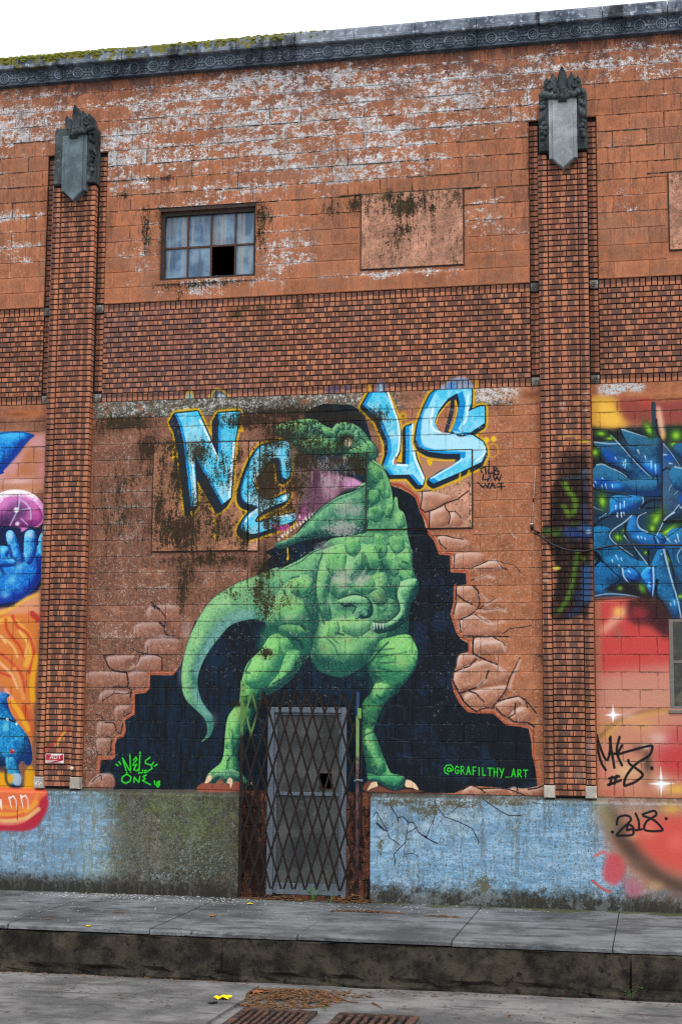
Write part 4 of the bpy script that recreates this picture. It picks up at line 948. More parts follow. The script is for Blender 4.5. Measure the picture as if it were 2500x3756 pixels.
# ------------------------------------------------------------------ left-hand mural
def lmural():
    P('b1', [(-900, 240), (100, 240), (520, 240), (520, 900), (-900, 1000)], (196, 128, 100), .8, 30, False)
    P('b1', [(-500, 900), (180, 520), (330, 330), (470, 270), (520, 290), (520, 420), (420, 440), (330, 400), (200, 640), (60, 760)], (206, 146, 150), .85, 26)
    for x, y, rx, ry, c, o in ((320, 520, 80, 80, (178, 108, 66), .8), (270, 660, 90, 60, (176, 104, 60), .7), (460, 660, 40, 150, (206, 132, 146), .8), (200, 780, 240, 40, (228, 190, 190), .7), (300, 860, 140, 40, (200, 136, 90), .7), (100, 720, 60, 50, (186, 120, 90), .6)):
        D('b1', x, y, rx, ry, c, o)
    form('b1', [(-900, 300), (-900, 270), (100, 245), (250, 245), (370, 285), (330, 320), (230, 440), (130, 560), (40, 660), (-40, 720), (-900, 900)], (6, 50, 140), (12, 120, 208), (60, 178, 232), 60)
    S('b1', [(0, 270), (120, 250), (260, 255), (365, 288)], (8, 66, 150), 20, .8, 8)
    S('b1', [(360, 290), (290, 350), (180, 500), (60, 630), (-10, 690)], (6, 56, 150), 30, .7, 14)
    # ball
    form('b1', [(-130, 1010), (0, 910), (140, 872), (280, 885), (400, 945), (480, 1050), (500, 1130), (470, 1230), (380, 1280), (230, 1330), (60, 1330), (-120, 1280)], (214, 120, 190), (222, 150, 206), (250, 240, 246), 40)
    form('b1', [(-80, 1050), (60, 960), (230, 950), (380, 1010), (460, 1130), (440, 1230), (330, 1280), (160, 1280), (-900, 1250)], (120, 40, 110), (186, 84, 156), (216, 124, 190), 50)
    D('b1', 190, 1110, 120, 120, (58, 44, 88), .85); D('b1', 60, 1200, 110, 90, (40, 30, 66), .8); D('b1', 410, 1150, 60, 70, (206, 90, 168), .7)
    for p, w in (([(220, 960), (200, 1080)], 18), ([(330, 1070), (190, 1100)], 14), ([(110, 1260), (190, 1100)], 16), ([(230, 1185), (300, 1250)], 14), ([(240, 990), (310, 1050), (335, 1120), (335, 1190)], 18)):
        S('b1', p, (206, 206, 232), w, .7, 8)
    D('b1', 180, 1090, 34, 34, (255, 250, 250), .95, 0, 2); D('b1', 190, 1240, 28, 26, (236, 226, 240), .9, 0, 2)
    D('b1', 150, 900, 170, 26, (250, 248, 252), .8)
    # hand
    P('b1', [(-900, 1280), (120, 1270), (230, 1330), (330, 1270), (420, 1280), (500, 1230), (500, 1700), (430, 1920), (200, 2120), (-900, 2240)], (10, 24, 66), 1, 6)
    form('b1', [(-900, 1500), (60, 1480), (140, 1560), (240, 1560), (320, 1500), (400, 1480), (490, 1440), (480, 1600), (440, 1830), (330, 1980), (150, 2080), (-900, 2170)], (8, 46, 150), (14, 116, 206), (72, 188, 232), 60)
    for p in ([(75, 1330), (120, 1310), (170, 1360), (220, 1500), (260, 1650), (180, 1660), (110, 1520), (70, 1400)], [(265, 1380), (300, 1315), (360, 1310), (392, 1370), (390, 1560), (330, 1680), (265, 1620)], [(-900, 1480), (10, 1500), (90, 1600), (160, 1700), (-900, 1720)], [(420, 1400), (490, 1330), (500, 1560), (440, 1620)]):
        form('b1', p, (6, 46, 130), (24, 132, 214), (104, 200, 236), 30)
    D('b1', 115, 1375, 40, 44, (206, 212, 220), .8); D('b1', 325, 1360, 50, 46, (188, 214, 226), .8); D('b1', 470, 1360, 30, 40, (176, 190, 206), .7)
    for x, y, rx, ry in ((210, 1700, 60, 60), (130, 1850, 60, 60), (60, 2010, 60, 40), (320, 1530, 30, 60)):
        D('b1', x, y, rx, ry, (130, 205, 234), .6)
    for p, w in (([(100, 1480), (130, 1600)], 34), ([(225, 1420), (245, 1560), (262, 1640)], 26), ([(395, 1400), (392, 1540)], 26), ([(400, 1600), (420, 1780), (330, 1950), (180, 2060)], 40), ([(0, 1700), (40, 1780)], 40)):
        S('b1', p, (6, 34, 110), w, .75, 14)
    # flames
    P('b1', [(-900, 2230), (120, 2140), (300, 2020), (440, 1960), (440, 2400), (-900, 2400)], (222, 150, 110), .95, 16, False)
    P('b2', [(-900, 20), (400, 0), (400, 400), (350, 900), (330, 1370), (-900, 1000)], (212, 118, 52), .98, 14, False)
    S('b1', [(0, 2210), (150, 2140), (280, 2060), (400, 2010)], (232, 176, 60), 40, .8, 16)
    for p, c, w in (([(0, 80), (120, 60), (220, 140), (310, 260), (320, 380), (270, 520)], (236, 178, 60), 60), ([(60, 60), (80, 180), (200, 330), (240, 430)], (190, 52, 30), 30), ([(130, 30), (180, 130), (290, 220), (350, 420), (300, 600)], (194, 46, 40), 36), ([(330, 0), (390, 60)], (176, 30, 44), 60), ([(0, 400), (120, 500), (230, 640), (250, 800)], (198, 60, 46), 30), ([(20, 240), (130, 330), (180, 440)], (238, 190, 120), 26), ([(0, 500), (120, 620), (180, 760)], (240, 190, 150), 30), ([(200, 180), (280, 300), (260, 430)], (240, 196, 100), 30), ([(0, 600), (110, 640)], (180, 40, 40), 20),
                    ([(370, 440), (330, 700), (340, 880)], (236, 176, 20), 60), ([(120, 880), (200, 1010), (290, 1180)], (238, 176, 30), 50), ([(250, 960), (290, 1060)], (188, 62, 24), 60), ([(300, 1000), (340, 1200)], (196, 90, 50), 50), ([(0, 220), (60, 300)], (236, 200, 150), 20), ([(60, 780), (120, 860)], (232, 170, 170), 40), ([(150, 560), (200, 700), (240, 860)], (224, 150, 80), 40)):
        S('b2', p, c, w, .75, 14)
    form('b2', [(-900, 720), (20, 800), (70, 880), (110, 1000), (180, 1110), (260, 1210), (310, 1310), (330, 1480), (290, 1550), (230, 1500), (190, 1560), (230, 1690), (210, 1750), (130, 1770), (70, 1700), (40, 1550), (-900, 1500)], (4, 44, 110), (10, 124, 190), (74, 196, 226), 60)
    D('b2', 60, 1150, 40, 60, (130, 216, 228), .7); D('b2', 20, 820, 30, 80, (70, 70, 190), .5)
    D('b2', 230, 1400, 60, 100, (6, 50, 90), .7, 20); D('b2', 20, 1520, 50, 90, (4, 30, 60), .8)
    form('b2', [(60, 1480), (140, 1470), (190, 1560), (226, 1690), (205, 1752), (130, 1765), (90, 1660)], (4, 50, 96), (20, 124, 180), (76, 176, 212), 24)
    P('b2', [(110, 1640), (200, 1630), (225, 1690), (205, 1745), (150, 1745)], (176, 190, 204), .85, 8)
    S('b2', [(0, 1065), (80, 1075), (160, 1105)], (14, 18, 30), 14, .95, 2)
    D('b2', 76, 1078, 18, 18, (226, 236, 240), .95, 0, 3); D('b2', 172, 1124, 16, 16, (226, 236, 240), .95, 0, 3)
    D('b2', 124, 1402, 30, 26, (190, 40, 44), .95, 0, 3); D('b2', 138, 1390, 10, 9, (240, 220, 220), .9)
    P('b2', [(-900, 1600), (60, 1620), (110, 1760), (240, 1770), (260, 1600), (330, 1560), (330, 1810), (-900, 1810)], (222, 160, 22), .95, 10)
    S('b2', [(60, 1600), (80, 1730), (200, 1775)], (10, 26, 44), 26, .7, 14)


lmural()
# paint that ran on over the plinth
PLANE = PLY
CLIP = np.ones_like(WLZ)
P('b2', [(-700, 1780), (330, 1790), (460, 1800), (495, 1900), (480, 2000), (440, 2080), (370, 2170), (270, 2210), (120, 2210), (-300, 2190), (-700, 2060)], (176, 34, 52), .95, 10)
P('b2', [(-640, 1800), (400, 1800), (410, 1900), (360, 2020), (250, 2120), (100, 2150), (-300, 2130), (-640, 2020)], (218, 112, 64), .95, 12)
for p, c, w in (([(0, 1960), (200, 1980), (330, 1940), (380, 1840)], (226, 140, 60), 40), ([(0, 2040), (160, 2040), (300, 1990), (370, 1920)], (232, 164, 50), 40), ([(0, 2100), (100, 2110), (250, 2090), (330, 2040), (395, 1990)], (226, 196, 130), 44), ([(0, 2080), (140, 2070), (240, 2030)], (206, 80, 56), 20), ([(0, 2130), (120, 2140), (250, 2110)], (214, 120, 110), 26), ([(330, 1800), (320, 1880), (260, 1950)], (226, 110, 80), 40)):
    S('b2', p, c, w, .75, 12)
for p in ([(0, 1910), (20, 2000)], [(95, 1870), (120, 1980)], [(95, 1880), (140, 1855), (165, 1900), (172, 1990)], [(215, 1850), (238, 1980)], [(220, 1870), (262, 1850), (285, 1890), (290, 1990)], [(12, 1895), (22, 1985)]):
    S('b2', p, (232, 230, 232), 18, .95, 4, False, w2=6)
S('b2', [(178, 1960), (178, 2100)], (70, 36, 26), 8, .8, 4)
# right end of the plinth
P('b6', [(1040, 0), (2050, 0), (2000, 500), (1568, 590), (1330, 560), (1230, 460), (1100, 330)], (176, 118, 88), .9, 40, False)
P('b6', [(1220, 160), (1568, 60), (1850, 200), (1700, 460), (1568, 440), (1420, 400), (1300, 300)], (206, 78, 70), .9, 30)
P('b6', [(1040, 40), (1130, 30), (1300, 300), (1460, 440), (1650, 520), (1600, 590), (1400, 500), (1180, 300)], (64, 50, 46), .85, 26)
P('b6', [(1010, 0), (1080, 0), (1160, 160), (1090, 170)], (168, 160, 110), .6, 26)
P('b6', [(1100, 320), (1180, 340), (1200, 440), (1140, 520), (1060, 460)], (196, 70, 76), .85, 12)
S('b6', [(1010, 330), (1060, 305), (1090, 320)], (200, 90, 90), 20, .7, 6)
S('b6', [(995, 490), (1060, 540), (1110, 560)], (196, 60, 60), 14, .8, 5)
P('b6', [(1200, 470), (1300, 500), (1320, 570), (1220, 590)], (176, 90, 104), .7, 14)
for x, y, rx, ry, c, o in ((1400, 520, 50, 30, (190, 150, 100), .6), (1500, 30, 60, 30, (214, 170, 70), .7), (1350, 170, 50, 50, (216, 132, 110), .6), (1530, 240, 50, 60, (226, 110, 100), .6), (1250, 200, 40, 30, (208, 160, 120), .6), (1300, 380, 60, 40, (110, 84, 70), .6), (1440, 570, 60, 26, (80, 90, 100), .6)):
    D('b6', x, y, rx, ry, c, o)
K = (16, 16, 20)
for p in ([(1150, 130), (1160, 85), (1215, 72), (1240, 100), (1190, 150), (1150, 195), (1170, 200), (1250, 195), (1250, 160), (1215, 165), (1225, 130), (1255, 150), (1255, 190)], [(1270, 60), (1290, 110), (1290, 160), (1270, 165), (1310, 160)], [(1315, 65), (1385, 42), (1400, 70), (1340, 110), (1330, 165), (1430, 170), (1435, 150), (1385, 100), (1320, 75)]):
    S('b6', p, K, 13, .95, 3)
D('b6', 1122, 178, 10, 10, K, .95, 0, 3); D('b6', 1465, 92, 10, 10, K, .95, 0, 3)
# painted cracks on the blue plinth
for p, w in (([(140, 1350), (165, 1310), (200, 1370), (240, 1440), (265, 1510), (350, 1570)], 5), ([(170, 1400), (220, 1450), (250, 1460)], 14), ([(240, 1440), (265, 1435)], 5), ([(270, 1260), (300, 1310), (330, 1355), (370, 1350), (410, 1390), (400, 1480), (385, 1550), (345, 1590), (300, 1640), (310, 1680), (305, 1725)], 6), ([(330, 1360), (335, 1390)], 9), ([(385, 1550), (380, 1640)], 5), ([(410, 1470), (450, 1450), (470, 1440)], 5),
             ([(400, 1390), (450, 1395), (490, 1470), (545, 1510), (630, 1555)], 7), ([(460, 1440), (475, 1430)], 14), ([(535, 1500), (550, 1510)], 14), ([(615, 1220), (622, 1270), (605, 1370), (570, 1450), (550, 1500)], 5), ([(605, 1370), (595, 1440), (605, 1480)], 4), ([(622, 1270), (690, 1350), (800, 1390), (900, 1440), (955, 1550)], 6), ([(740, 1320), (790, 1270), (840, 1255)], 5), ([(790, 1265), (858, 1285)], 5),
             ([(980, 1215), (1060, 1270), (1120, 1310), (1180, 1340), (1275, 1342)], 6), ([(385, 1638), (440, 1630), (487, 1655)], 4), ([(685, 1330), (730, 1328)], 4), ([(1360, 1235), (1400, 1250)], 4)):
    S('a6', p, (16, 22, 34), w, .9, 1.5, False)
for x, y in ((760, 1345), (560, 1420), (430, 1430), (210, 1470)):
    D('a6', x, y, 50, 22, (196, 214, 228), .5)
for x, y, rx, ry in ((350, 1240, 190, 36), (560, 1300, 120, 60), (800, 1250, 200, 30), (1150, 1240, 160, 26), (980, 1870, 60, 70), (190, 1580, 30, 60), (660, 1290, 60, 40)):
    t = T('a6', [(x, y)])[0]
    a, b = px('a6', rx) * 1.4, px('a6', ry) * 1.4
    x0, x1, y0, y1 = int(t[0] - a), int(t[0] + a), int(t[1] - b), int(t[1] + b)
    u = ((np.arange(x0, x1) - t[0]) / a)[None, :]; v_ = ((np.arange(y0, y1) - t[1]) / b)[:, None]
    m = sm(.5, .6, np.clip(1 - (u * u + v_ * v_), 0, 1) * .36 + N2[y0:y1, x0:x1] * .55)
    put(x0, y0, (m * .85).astype(np.float32), (84, 78, 56))
PLANE = 0.0

# ------------------------------------------------------------------ overspray on the brickwork
CLIP = BRZ
A *= WLZ
PLANE = -.08
P('c5', [(-120, 520), (-60, 430), (60, 460), (136, 440), (136, 1050), (-140, 1050), (-150, 700)], (22, 17, 18), .92, 26)
P('c6', [(-200, -40), (146, -40), (146, 640), (80, 720), (20, 820), (-100, 880), (-150, 600), (-160, 300)], (20, 18, 20), .94, 26)
P('a7', [(500, 850), (640, 835), (740, 800), (748, 2000), (640, 2060), (500, 2120), (410, 2090), (405, 1960), (470, 1720), (400, 1500), (330, 1300), (400, 1230), (400, 1000), (440, 890)], (12, 11, 14), .9, 10)
for reg, x, y, rx, ry, c, o in (('c5', 90, 380, 60, 20, (222, 190, 60), .95), ('c5', 100, 640, 40, 30, (110, 130, 160), .8), ('c5', 100, 760, 30, 40, (60, 74, 100), .8), ('a7', 560, 480, 90, 16, (216, 186, 90), .8), ('a7', 580, 520, 60, 14, (200, 170, 90), .6), ('a7', 720, 620, 40, 30, (80, 70, 96), .6)):
    D(reg, x, y, rx, ry, c, o)
for p, c, w in (([(530, 900), (560, 960), (620, 1050), (610, 1150), (560, 1170)], (120, 186, 40), 50), ([(430, 1340), (500, 1330)], (60, 130, 40), 60), ([(360, 1330), (385, 1325)], (60, 140, 40), 50), ([(640, 1510), (620, 1640), (600, 1760), (570, 1880), (530, 1960), (480, 2030)], (96, 160, 44), 44), ([(560, 1270), (640, 1260)], (70, 120, 40), 30), ([(690, 1560), (700, 1580)], (130, 196, 50), 26), ([(520, 1100), (560, 1160)], (110, 176, 40), 40)):
    S('a7', p, tuple(int(v * .4) for v in c), w * 1.5, .75, 20)
    S('a7', p, tuple(int(v * .85) for v in c), w * .8, .62, 18)
for p, c, w in (([(520, 860), (600, 850), (660, 855)], (40, 90, 120), 26), ([(560, 1330), (640, 1340), (720, 1350)], (20, 84, 170), 90), ([(690, 1290), (740, 1300)], (50, 130, 206), 60), ([(640, 1880), (660, 1960), (620, 2040), (570, 2060)], (14, 62, 116), 60), ([(720, 1660), (720, 1800), (720, 1920)], (44, 122, 190), 80), ([(700, 1100), (720, 1200)], (60, 84, 130), 60), ([(690, 800), (730, 960)], (70, 84, 120), 26), ([(720, 790), (700, 800)], (120, 140, 170), 30)):
    S('a7', p, tuple(int(v * .4) for v in c), w * 1.5, .75, 20)
    S('a7', p, tuple(int(v * .85) for v in c), w * .8, .62, 18)
D('a7', 455, 1648, 40, 22, (226, 206, 70), .9, 0, 2)
for x, y, c in ((715, 260, (200, 190, 180)), (715, 110, (196, 186, 176)), (510, 190, (186, 190, 200)), (505, 230, (190, 190, 196)), (360, 1700, (210, 200, 190)), (360, 1760, (196, 186, 176)), (740, 1330, (210, 225, 235)), (710, 170, (190, 176, 160))):
    D('a7', x, y, 30, 18, c, .7, 0, 2)
PLANE = -.02
for reg, p, c in (('c4', [(70, 118), (85, 60), (115, 35), (145, 60), (160, 118)], (90, 90, 130)), ('c4', [(92, 118), (98, 70), (122, 66), (126, 118)], (150, 206, 230)), ('c4', [(510, 110), (540, 55), (620, 18), (690, 30), (720, 110)], (120, 170, 214)), ('c4', [(545, 110), (570, 60), (600, 60), (600, 110)], (40, 120, 200)), ('c4', [(20, 112), (50, 112), (48, 72), (20, 72)], (226, 170, 20)), ('c4', [(726, 110), (756, 110), (756, 40), (730, 40)], (214, 160, 30)),
                  ('a1', [(735, 128), (745, 80), (770, 55), (795, 75), (800, 128)], (206, 190, 90)), ('a1', [(750, 130), (755, 90), (785, 90), (790, 130)], (110, 170, 200)), ('a1', [(905, 112), (940, 60), (965, 35), (1010, 55), (1060, 108)], (206, 176, 60)), ('a1', [(940, 112), (950, 66), (990, 62), (1040, 108)], (40, 70, 110)), ('a1', [(975, 112), (985, 80), (1020, 96), (1030, 112)], (190, 216, 230)), ('r5', [(600, 945), (605, 900), (680, 895), (680, 935)], (50, 62, 110)), ('r5', [(715, 925), (715, 890), (745, 890), (745, 925)], (60, 74, 120))):
    P(reg, p, c, .8, 5)
for x, y, rx, ry, o in ((1500, 270, 60, 40, .8), (1550, 220, 40, 26, .7)):
    D('r4', x, y, rx, ry, (30, 34, 16), o)
for x, y, rx, ry, o in ((430, 380, 50, 34, .85), (190, 420, 60, 50, .75), (180, 500, 26, 40, .7), (20, 420, 50, 40, .7), (420, 350, 26, 20, .9), (150, 380, 60, 20, .6)):
    D('r5', x, y, rx, ry, (24, 28, 14), o)
gr = zone(-6.83, -4.4, BAND0, BAND1) & brickz
C += (rgb((96, 88, 104)) - C) * gr.astype(np.float32)[..., None] * (A[..., None] < .02)
A[:] = np.where(gr & (A < .35), np.maximum(A, sm(.4, .7, N2) * .38 * (1 - sm(-5.4, -4.4, GX))), A)
PLANE = -.09
for p, c, w in (([(1220, 0), (1220, 0)], (0, 0, 0), 1),):
    pass
for x, y, rx, ry, c, o in ((530, 960, 40, 26, (216, 150, 176), .8), (520, 1010, 30, 20, (200, 140, 160), .6), (530, 1230, 30, 50, (220, 200, 210), .6), (490, 1290, 14, 60, (220, 230, 240), .8), (490, 1500, 60, 200, (190, 130, 60), .35), (470, 1900, 40, 160, (180, 120, 40), .35), (470, 2200, 50, 100, (190, 70, 56), .6)):
    D('b1', x, y, rx, ry, c, o)
for x, y, rx, ry, c, o in ((440, 60, 40, 120, (180, 60, 56), .45), (430, 440, 30, 40, (196, 130, 130), .5), (360, 1250, 40, 100, (150, 110, 40), .4), (480, 1260, 50, 40, (150, 130, 30), .45), (370, 1640, 30, 70, (170, 50, 60), .6), (640, 1080, 24, 16, (206, 130, 160), .8), (596, 1608, 30, 14, (190, 160, 40), .6)):
    D('b2', x, y, rx, ry, c, o)
S('b2', [(450, 1395), (540, 1330), (600, 1250), (660, 1200), (700, 1185)], (196, 60, 60), 46, .75, 10)
S('b2', [(570, 1340), (620, 1250), (660, 1200)], (232, 180, 60), 30, .8, 8)
for x, y, rx, ry, c, o in ((640, 1400, 50, 120, (110, 96, 104), .5), (730, 1260, 40, 100, (150, 160, 190), .55), (640, 1530, 60, 60, (196, 180, 176), .5), (740, 1380, 30, 60, (110, 90, 90), .6)):
    D('a8', x, y, rx, ry, c, o)
PLANE = 0.0
CLIP = WLZ

# ------------------------------------------------------------------ peeling and grime over everything
wallup = WLZ * (GZ > BAND1)
st_ = np.zeros_like(A)
for x, z, rx, rz, s_ in ((-4.6, 8.45, 2.2, .75, 1.0), (-2.6, 8.5, 1.4, .5, .8), (-3.8, 7.8, 1.4, .35, .85), (-6.5, 8.1, .8, .6, .75), (-8.2, 8.65, 1.2, .4, .9), (-5.0, 7.5, 1.5, .3, .4), (-4.5, 6.75, .6, .5, .45), (-5.3, 6.25, .9, .1, 1.0), (-1.6, 8.35, .5, .35, .75), (-6.3, 6.8, .3, .5, .5), (-3.2, 6.3, 1.0, .1, .4), (-1.9, 6.9, .5, .5, .3), (-.1, 8.75, .9, .35, .5), (-8.2, 8.0, .6, .5, .25), (-8.1, 6.9, .6, .5, .3), (-8.2, 7.35, .4, .1, .8), (-.2, 7.0, .3, .25, .4), (-.3, 7.8, .8, .5, .15), (-1.2, 8.8, .6, .3, .6)):
    st_ = np.maximum(st_, s_ * np.exp(-(((GX - x) / rx) ** 2 + ((GZ - z) / rz) ** 2) * 1.1))
ragged = .95 * np.exp(-dz_lo / (.012 + .06 * sm(.35, .75, N2))) + .5 * np.exp(-dxj / .016) + .35 * np.exp(-dz_hi / .014)
NH = fnoise(1.15, sx=3.0, sz=1.0, lo=2.5, seed=63)
pv = st_ * (ragged * .95 + .45 * sm(.74, .95, hs2) * sm(.4, .6, N1) + .16) + ((N3 - .5) * .34 + (N2 - .5) * .6 + (NH - .5) * .9) * (.3 + .75 * st_)
peel = sm(.25, .33, pv) * .95 * wallup * (st_ > .06)
pc_ = rgb((212, 218, 226)) * (.8 + .34 * N2)[..., None]
pc_ = pc_ + (rgb((150, 142, 138)) - pc_) * (sm(.46, .64, N3) * .7)[..., None]
notsheet = np.ones_like(A)
for s_ in SHEETS:
    notsheet[zone(*s_)] = 0
C += (pc_ - C) * (peel * notsheet)[..., None]
wash = sm(.5, .7, N4 * .6 + N1 * .4) * wallup * notsheet
C += (rgb((98, 74, 64)) - C) * (wash * .28)[..., None]
C += (rgb((120, 100, 92)) - C) * (sm(.55, .75, fnoise(1.3, lo=.8, seed=77)) * wallup * notsheet * .2)[..., None]
# peeling lower wall, left of the boards
st2 = np.zeros_like(A)
for x, z, rx, rz, s_ in ((-6.4, 3.5, .45, .9, .8), (-6.0, 2.45, 1.0, .35, .55), (-6.6, 1.9, .35, .12, .9), (-4.3, 2.2, 1.4, .8, .35), (-6.85, .3, .25, .4, .5), (-1.6, 3.0, .6, .25, .35), (-5.6, 2.6, 1.2, .3, .5), (-2.2, 1.8, .6, 1.4, .12), (-4.2, .9, .6, .3, .35)):
    st2 = np.maximum(st2, s_ * np.exp(-(((GX - x) / rx) ** 2 + ((GZ - z) / rz) ** 2)))
pv2 = st2 * (ragged * .6 + .3 * sm(.6, .95, hs2) + .2) + (N3 - .5) * .75 + (N2 - .5) * .35
low = WLZ * ((GZ > 0) & (GZ < 4.6)) * notsheet
C += (rgb((176, 166, 158)) - C) * (sm(.36, .46, pv2) * low * .8 * (st2 > .05))[..., None]
# worn joint lines: light and dark scuffs along the courses
jl = np.exp(-np.minimum(dz_lo, dz_hi) / .005) * sm(.45, .62, N2)
C += (rgb((190, 180, 172)) - C) * (jl * low * .38 * (1 - sm(2.0, 4.5, GZ) * .3))[..., None]
jd = np.exp(-np.minimum(dz_lo, dz_hi) / .006) * sm(.5, .64, fnoise(1.0, sx=3, lo=3, seed=41)) + .6 * np.exp(-dxj / .005) * sm(.52, .66, N1)
zj = wallup * (1 - sm(8.3, 8.8, GZ)) * sm(6.6, 7.3, GZ) * 1.5 + low * .6
C += (rgb((34, 32, 24)) - C) * (np.clip(jd * zj, 0, 1) * .95 * notsheet)[..., None]
chips = sm(.75, .775, N3) * low * (1 - .9 * HM) * (1 - .8 * sm(-1.3, -1.2, GX)) * (1 - .7 * (1 - sm(-7.6, -7.5, GX)))
C += (rgb((196, 190, 184)) - C) * (chips * .55)[..., None]
# black-green grime
g = np.zeros_like(A)


def gdab(reg, x, y, rx, ry, s_):
    X, Z = wall_at(REG[reg][0] + x / REG[reg][2], REG[reg][1] + y / REG[reg][2])
    a, b = rx / REG[reg][2] / 305, ry / REG[reg][2] / 305
    np.maximum(g, s_ * np.exp(-(((GX - X) / a) ** 2 + ((GZ - Z) / b) ** 2)), out=g)


for q in ((1050, 620, 160, 200, .5), (250, 900, 200, 300, .4), (640, 480, 60, 90, .8), (300, 300, 260, 60, .95), (480, 480, 90, 120, .8), (840, 520, 110, 110, .95), (720, 1060, 260, 160, .95), (560, 900, 60, 300, .75), (900, 760, 60, 260, .6), (1180, 1120, 120, 90, .6), (860, 900, 120, 200, .7), (700, 700, 90, 200, .7), (1000, 1050, 120, 120, .75), (760, 1400, 90, 200, .75), (900, 1280, 380, 60, .7), (600, 600, 60, 140, .6), (1200, 280, 260, 70, .95), (470, 650, 70, 60, .5), (330, 700, 200, 120, .4), (620, 1150, 100, 60, .8)):
    gdab('a1', *q)
for q in ((280, 250, 200, 110, .8), (420, 340, 200, 90, .65), (300, 120, 400, 60, .95), (150, 620, 130, 260, .9), (400, 480, 130, 90, .95), (360, 640, 90, 110, .9), (550, 380, 300, 60, .6), (780, 470, 120, 60, .9), (300, 240, 180, 60, .7), (640, 160, 260, 60, .85), (130, 1250, 80, 150, .85), (200, 900, 120, 120, .7), (150, 1480, 110, 120, .8), (700, 470, 200, 50, .6), (950, 160, 90, 90, .75), (300, 820, 140, 60, .6), (220, 340, 120, 60, .8), (820, 540, 60, 30, .9), (300, 1480, 60, 60, .5)):
    gdab('a2', *q)
for q in ((530, 260, 60, 140, .75), (560, 590, 60, 24, .8), (700, 220, 80, 30, .5), (420, 870, 60, 20, .7), (560, 860, 60, 50, .6), (350, 260, 120, 60, .4)):
    gdab('a4', *q)
for q in ((1120, 1320, 130, 80, .95), (1000, 1260, 110, 40, .7), (1100, 1480, 120, 90, .45), (200, 1380, 60, 90, .85), (180, 1480, 50, 160, .6), (780, 1310, 50, 60, .8), (620, 1340, 60, 60, .4), (1250, 1330, 90, 40, .6)):
    gdab('r2', *q)
for q in ((960, 1200, 60, 160, .5), (1250, 1560, 260, 30, .6), (1010, 880, 160, 20, .6), (770, 990, 60, 26, .5), (1150, 1620, 50, 60, .4)):
    gdab('r1', *q)
for q in ((300, 1500, 120, 200, .75), (280, 1200, 80, 200, .6), (1200, 1500, 60, 240, .7), (350, 1300, 60, 60, .8), (1260, 1700, 60, 200, .55)):
    gdab('b3', *q)
gv = g * .8 + (N2 - .5) * .4 + (N3 - .5) * .7 + (N4 - .5) * .6
gm = sm(.30, .5, gv) * (g > .07) * WLZ
gcol = rgb((38, 28, 18)) * np.ones_like(C) + (rgb((20, 24, 12)) - rgb((38, 28, 18))) * sm(.45, .6, N1)[..., None]
C += (gcol - C) * (gm * .88)[..., None]
soft = np.clip(g * .4 * sm(.35, .7, N1), 0, .5) * WLZ
C += (rgb((84, 58, 40)) - C) * soft[..., None]
# dark joint lines at lintel height above the upper openings
for a_, b_, z_ in ((-6.35, -4.55, 7.312), (-3.75, -2.0, 7.325), (.0, 1.1, 7.36)):
    ln = zone(a_, b_, z_ - .009, z_ + .009).astype(np.float32) * sm(.3, .5, N2 + .1)
    C += (rgb((22, 24, 20)) - C) * (ln * .9)[..., None]
# the bare doorway blocks behind the gate
dw = zone(OPEN_X0, OPEN_X1, -1.4, 0).astype(np.float32)
dcol = rgb((116, 70, 52)) * (.6 + .7 * N2)[..., None]
dcol = dcol + (rgb((30, 22, 20)) - dcol) * (sm(.45, .6, N1 * .5 + N4 * .5 + .12 * (1 - sm(-4.6, -4.4, GX))) * .85)[..., None]
C += (dcol - C) * dw[..., None]
A = np.clip(A, 0, 1)
C = np.clip(C, 0, 1)
img = bpy.data.images.new('facade_paint', TW, TH, alpha=True, float_buffer=False)
img.alpha_mode = 'CHANNEL_PACKED'
buf = np.empty((TH, TW, 4), np.float32)
buf[..., :3] = C
buf[..., 3] = A
img.pixels.foreach_set(buf.ravel())
img.update()
img.pack()
del buf, base
